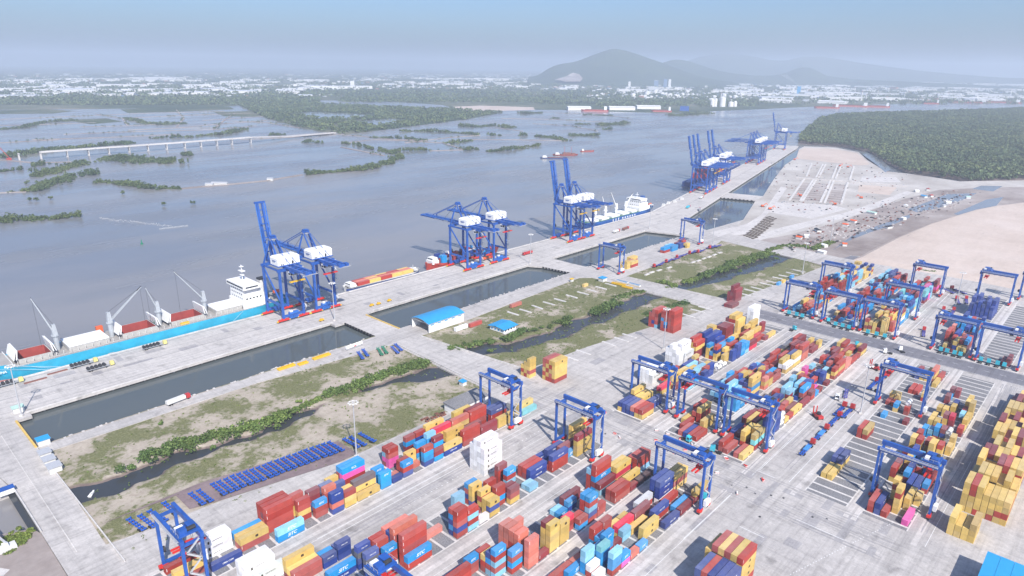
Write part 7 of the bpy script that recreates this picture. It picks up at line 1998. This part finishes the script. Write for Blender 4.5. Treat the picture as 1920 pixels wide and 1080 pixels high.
for i, (u, v) in enumerate(wl_):
    dist = math.hypot(*at(u, v, WL)); w = min(random.uniform(12, 62)*dist/1281*0.9, 300)
    rf = random.choice(('gable', 'flat')); rm = random.choice((CITYW, CITYR, CITYW))
    lab = ('wide ' if w > 170 else 'narrow ' if w < 90 else '')+('pitched grey-roofed' if rf == 'gable' and rm is CITYR else 'pitched white-roofed' if rf == 'gable' else 'flat grey-roofed' if rm is CITYR else 'flat white-roofed')
    lab += ' warehouse among the factories beyond the viaduct' if u < 640 else ' building among the houses below the hill' if u < 1180 else ' factory building on the river bank opposite the cranes'
    far_building('warehouse', lab, 'warehouse', u, v, w, random.uniform(60, 140), random.uniform(8, 15), random.uniform(-0.25, 0.25), rf, CITYW, rm, GW)
far_building('factory', 'long bright white factory with a square tower', 'factory', 640, 166, 470, 120, 20, 0.1)
far_building('factory_tower', 'square white tower on the long factory', 'tower', 661, 164, 34, 30, 52)
far_building('office_tower', 'pale tower block beside two blue ones at the foot of the hill', 'tower', 1180, 163, 22, 20, 50)
far_building('office_tower', 'broad pale blue tower block at the foot of the hill', 'tower', 1230, 164, 44, 30, 66, 0, 'flat', CITYB, CITYW)
far_building('office_tower', 'tall blue tower block at the foot of the hill', 'tower', 1247, 165, 34, 30, 82, 0, 'flat', CITYB, CITYB)
far_building('office_tower', 'white face tower block joined to the tall blue one', 'tower', 1255, 165, 24, 30, 80)
bt = far_building('boiler_tower', 'bright blue boiler tower with a smoking chimney', 'tower', 1497, 176, 26, 26, 56, 0, 'flat', ROOFB, ROOFB)
far_building('tower', 'white block tower beside the blue boiler tower', 'tower', 1487, 176, 14, 20, 44)
for u, v, w in ((1085, 206, 105), (1165, 206, 118), (1215, 204, 112)):
    far_building('river_shed', 'large white arched shed on the far river bank', 'shed', u, v, w, 60, 13, 0.15, 'gable', CITYW, CITYW, 'arched sheds on the far bank')
for k in range(46):
    u, v = (random.uniform(1168, 1300), random.uniform(172, 188)) if k < 28 else (random.uniform(1300, 1400), random.uniform(178, 196))
    x, y = at(u, v, WL); t = thing('storage_tank', 'white storage tank in the far tank farm', 'tank', (x, y, WL), 0, 'white tanks of the far tank farm'); r = random.uniform(8, 17)
    MB().cyl((0, 0, 0), (0, 0, r*1.2), r, 12).build('shell', CITYW, t); MB().cyl((0, 0, r*1.2), (0, 0, r*1.45), r, 12, 0, 0.5).build('roof', CITYW, t)
for u, v, w, h in ((1335, 200, 22, 34), (1341, 200, 16, 38), (1354, 200, 30, 46), (1370, 200, 26, 22), (1378, 200, 18, 24)):
    x, y = at(u, v, WL); t = thing('silo', 'tall white silo on the far bank behind the quay cranes', 'silo', (x, y, WL), 0, 'silos on the far bank')
    MB().cyl((0, 0, 0), (0, 0, h), w/2, 12).build('shell', CITYW, t); MB().cyl((0, 0, h), (0, 0, h+5), w/2, 12, 0, 2).build('cap', OFFW, t)
far_building('depot', 'dark blue block on the far bank opposite the cranes', 'building', 1283, 208, 40, 30, 20, 0, 'flat', BLUE, BLUE)
for i, (u, v, L) in enumerate(((1595, 200, 180), (1645, 201, 120), (1550, 203, 120), (1815, 193, 210), (1880, 193, 200), (1745, 195, 90), (1115, 209, 120), (1240, 210, 90))):
    x, y = at(u, v, WL); t = thing('far_ship', 'ship with a reddish hull moored on the far bank', 'ship', (x, y, 0), math.atan2(y, x)+PI/2, 'ships on the far bank')
    hull(t, [(-L/2, 0.4, 0.2, 5), (-L*0.42, 1, 1, 4), (L*0.4, 1, 1, 4), (L/2, 0.1, 0, 6)], -11, 22, [REDH, BOOT]); MB().box(-L*0.44, -9, 4, -L*0.34, 9, 20).build('superstructure', WHITE, t)
    MB().box(-L*0.3, -9, 4, L*0.36, 9, 7).build('hatch_row', WOODB, t)
for k in range(16):
    u, v = random.uniform(1300, 1900), random.uniform(168, 190); x, y = at(u, v, WL); h = random.uniform(28, 60)
    t = thing('chimney', 'slim pale factory chimney on the far bank', 'chimney', (x, y, WL), 0, 'chimneys of the far factories')
    MB().cyl((0, 0, 0), (0, 0, h), 3.0, 8, 0, 2.0).build('stack', CITYW, t); MB().cyl((0, 0, h), (0, 0, h+3), 2.2, 8).build('cap', REDH, t)
sm = MB(); sx, sy_ = at(1494, 176, WL); away = Vector((sx, sy_, 0)).normalized(); side = Vector((away.y, -away.x, 0)); rings = []
for k in range(9):
    c_ = Vector((sx, sy_, 54+k*11))-side*(k*7.0+k*k*1.1); rr_ = 4+k*4.4
    rings.append([tuple(c_+(side*math.cos(2*PI*q/10)+away*math.sin(2*PI*q/10))*rr_*(0.8+0.25*math.sin(q*2.1+k))) for q in range(10)])
for k in range(8):
    for q in range(10): sm.poly([rings[k][q], rings[k][(q+1) % 10], rings[k+1][(q+1) % 10], rings[k+1][q]])
sm.poly(rings[0][::-1]); sm.poly(rings[-1])
o = sm.build('smoke_plume', CITYW); mt = bpy.data.materials.new('smoke'); mt.use_nodes = True; mt.node_tree.nodes.clear()
vo = mt.node_tree.nodes.new('ShaderNodeVolumePrincipled'); mo = mt.node_tree.nodes.new('ShaderNodeOutputMaterial'); vo.inputs['Density'].default_value = 0.006; vo.inputs['Color'].default_value = (0.9, 0.9, 0.92, 1)
mt.node_tree.links.new(vo.outputs[0], mo.inputs['Volume']); o.data.materials.clear(); o.data.materials.append(mt); tag(o, 'thin white smoke drifting from the blue boiler tower', kind='stuff')
town = MB()
for k in range(3200):
    rg = random.choices(((0, 640, 138, 182), (640, 1100, 138, 168), (1100, 1500, 150, 186), (1500, 1920, 148, 190)), (3, 4, 3, 4))[0]
    u = random.uniform(rg[0], rg[1]); v = rg[2]+(rg[3]-rg[2])*random.random()**1.2
    if noise2(u*2.2, v*14) < -0.35: continue
    x, y = at(u, v, WL); dd = math.hypot(x, y); s = random.uniform(5, 16)*dd/4200; a = math.atan2(y, x)+random.uniform(-0.6, 0.6); h = random.uniform(4, 9)*(2.2 if random.random() < 0.04 else 1)
    ca, sa = math.cos(a), math.sin(a); w = s*random.uniform(0.8, 2.2)
    q = [(x+ca*dx-sa*dy, y+sa*dx+ca*dy) for dx, dy in ((-s/2, -w/2), (s/2, -w/2), (s/2, w/2), (-s/2, w/2))]
    town.hexa([(*p, WL) for p in q]+[(*p, WL+h) for p in q], random.choices((0, 1, 2, 3), (6, 3, 1, 1))[0])
tag(town.build('far_town', [CITYW, CITYR, CITYB, paint('roof_terracotta', (0.42, 0.22, 0.16), 0.7)]), 'small white houses spread over the far plain', kind='stuff')
# ---------------------------------------------------------------- air
hz = MB(); hz.box(-27500, -27500, -8.0, 27500, 27500, 420)
o = hz.build('haze', 'concrete')
m = bpy.data.materials.new('haze_air'); m.use_nodes = True
nt = m.node_tree; nt.nodes.clear()
pv = nt.nodes.new('ShaderNodeVolumePrincipled'); ou = nt.nodes.new('ShaderNodeOutputMaterial')
pv.inputs['Color'].default_value = (0.78, 0.87, 1.0, 1)
pv.inputs['Density'].default_value = 0.000135
pv.inputs['Anisotropy'].default_value = 0.15
nt.links.new(pv.outputs[0], ou.inputs['Volume'])
o.data.materials.clear(); o.data.materials.append(m)
tag(o, 'pale blue haze over the river plain', kind='stuff')
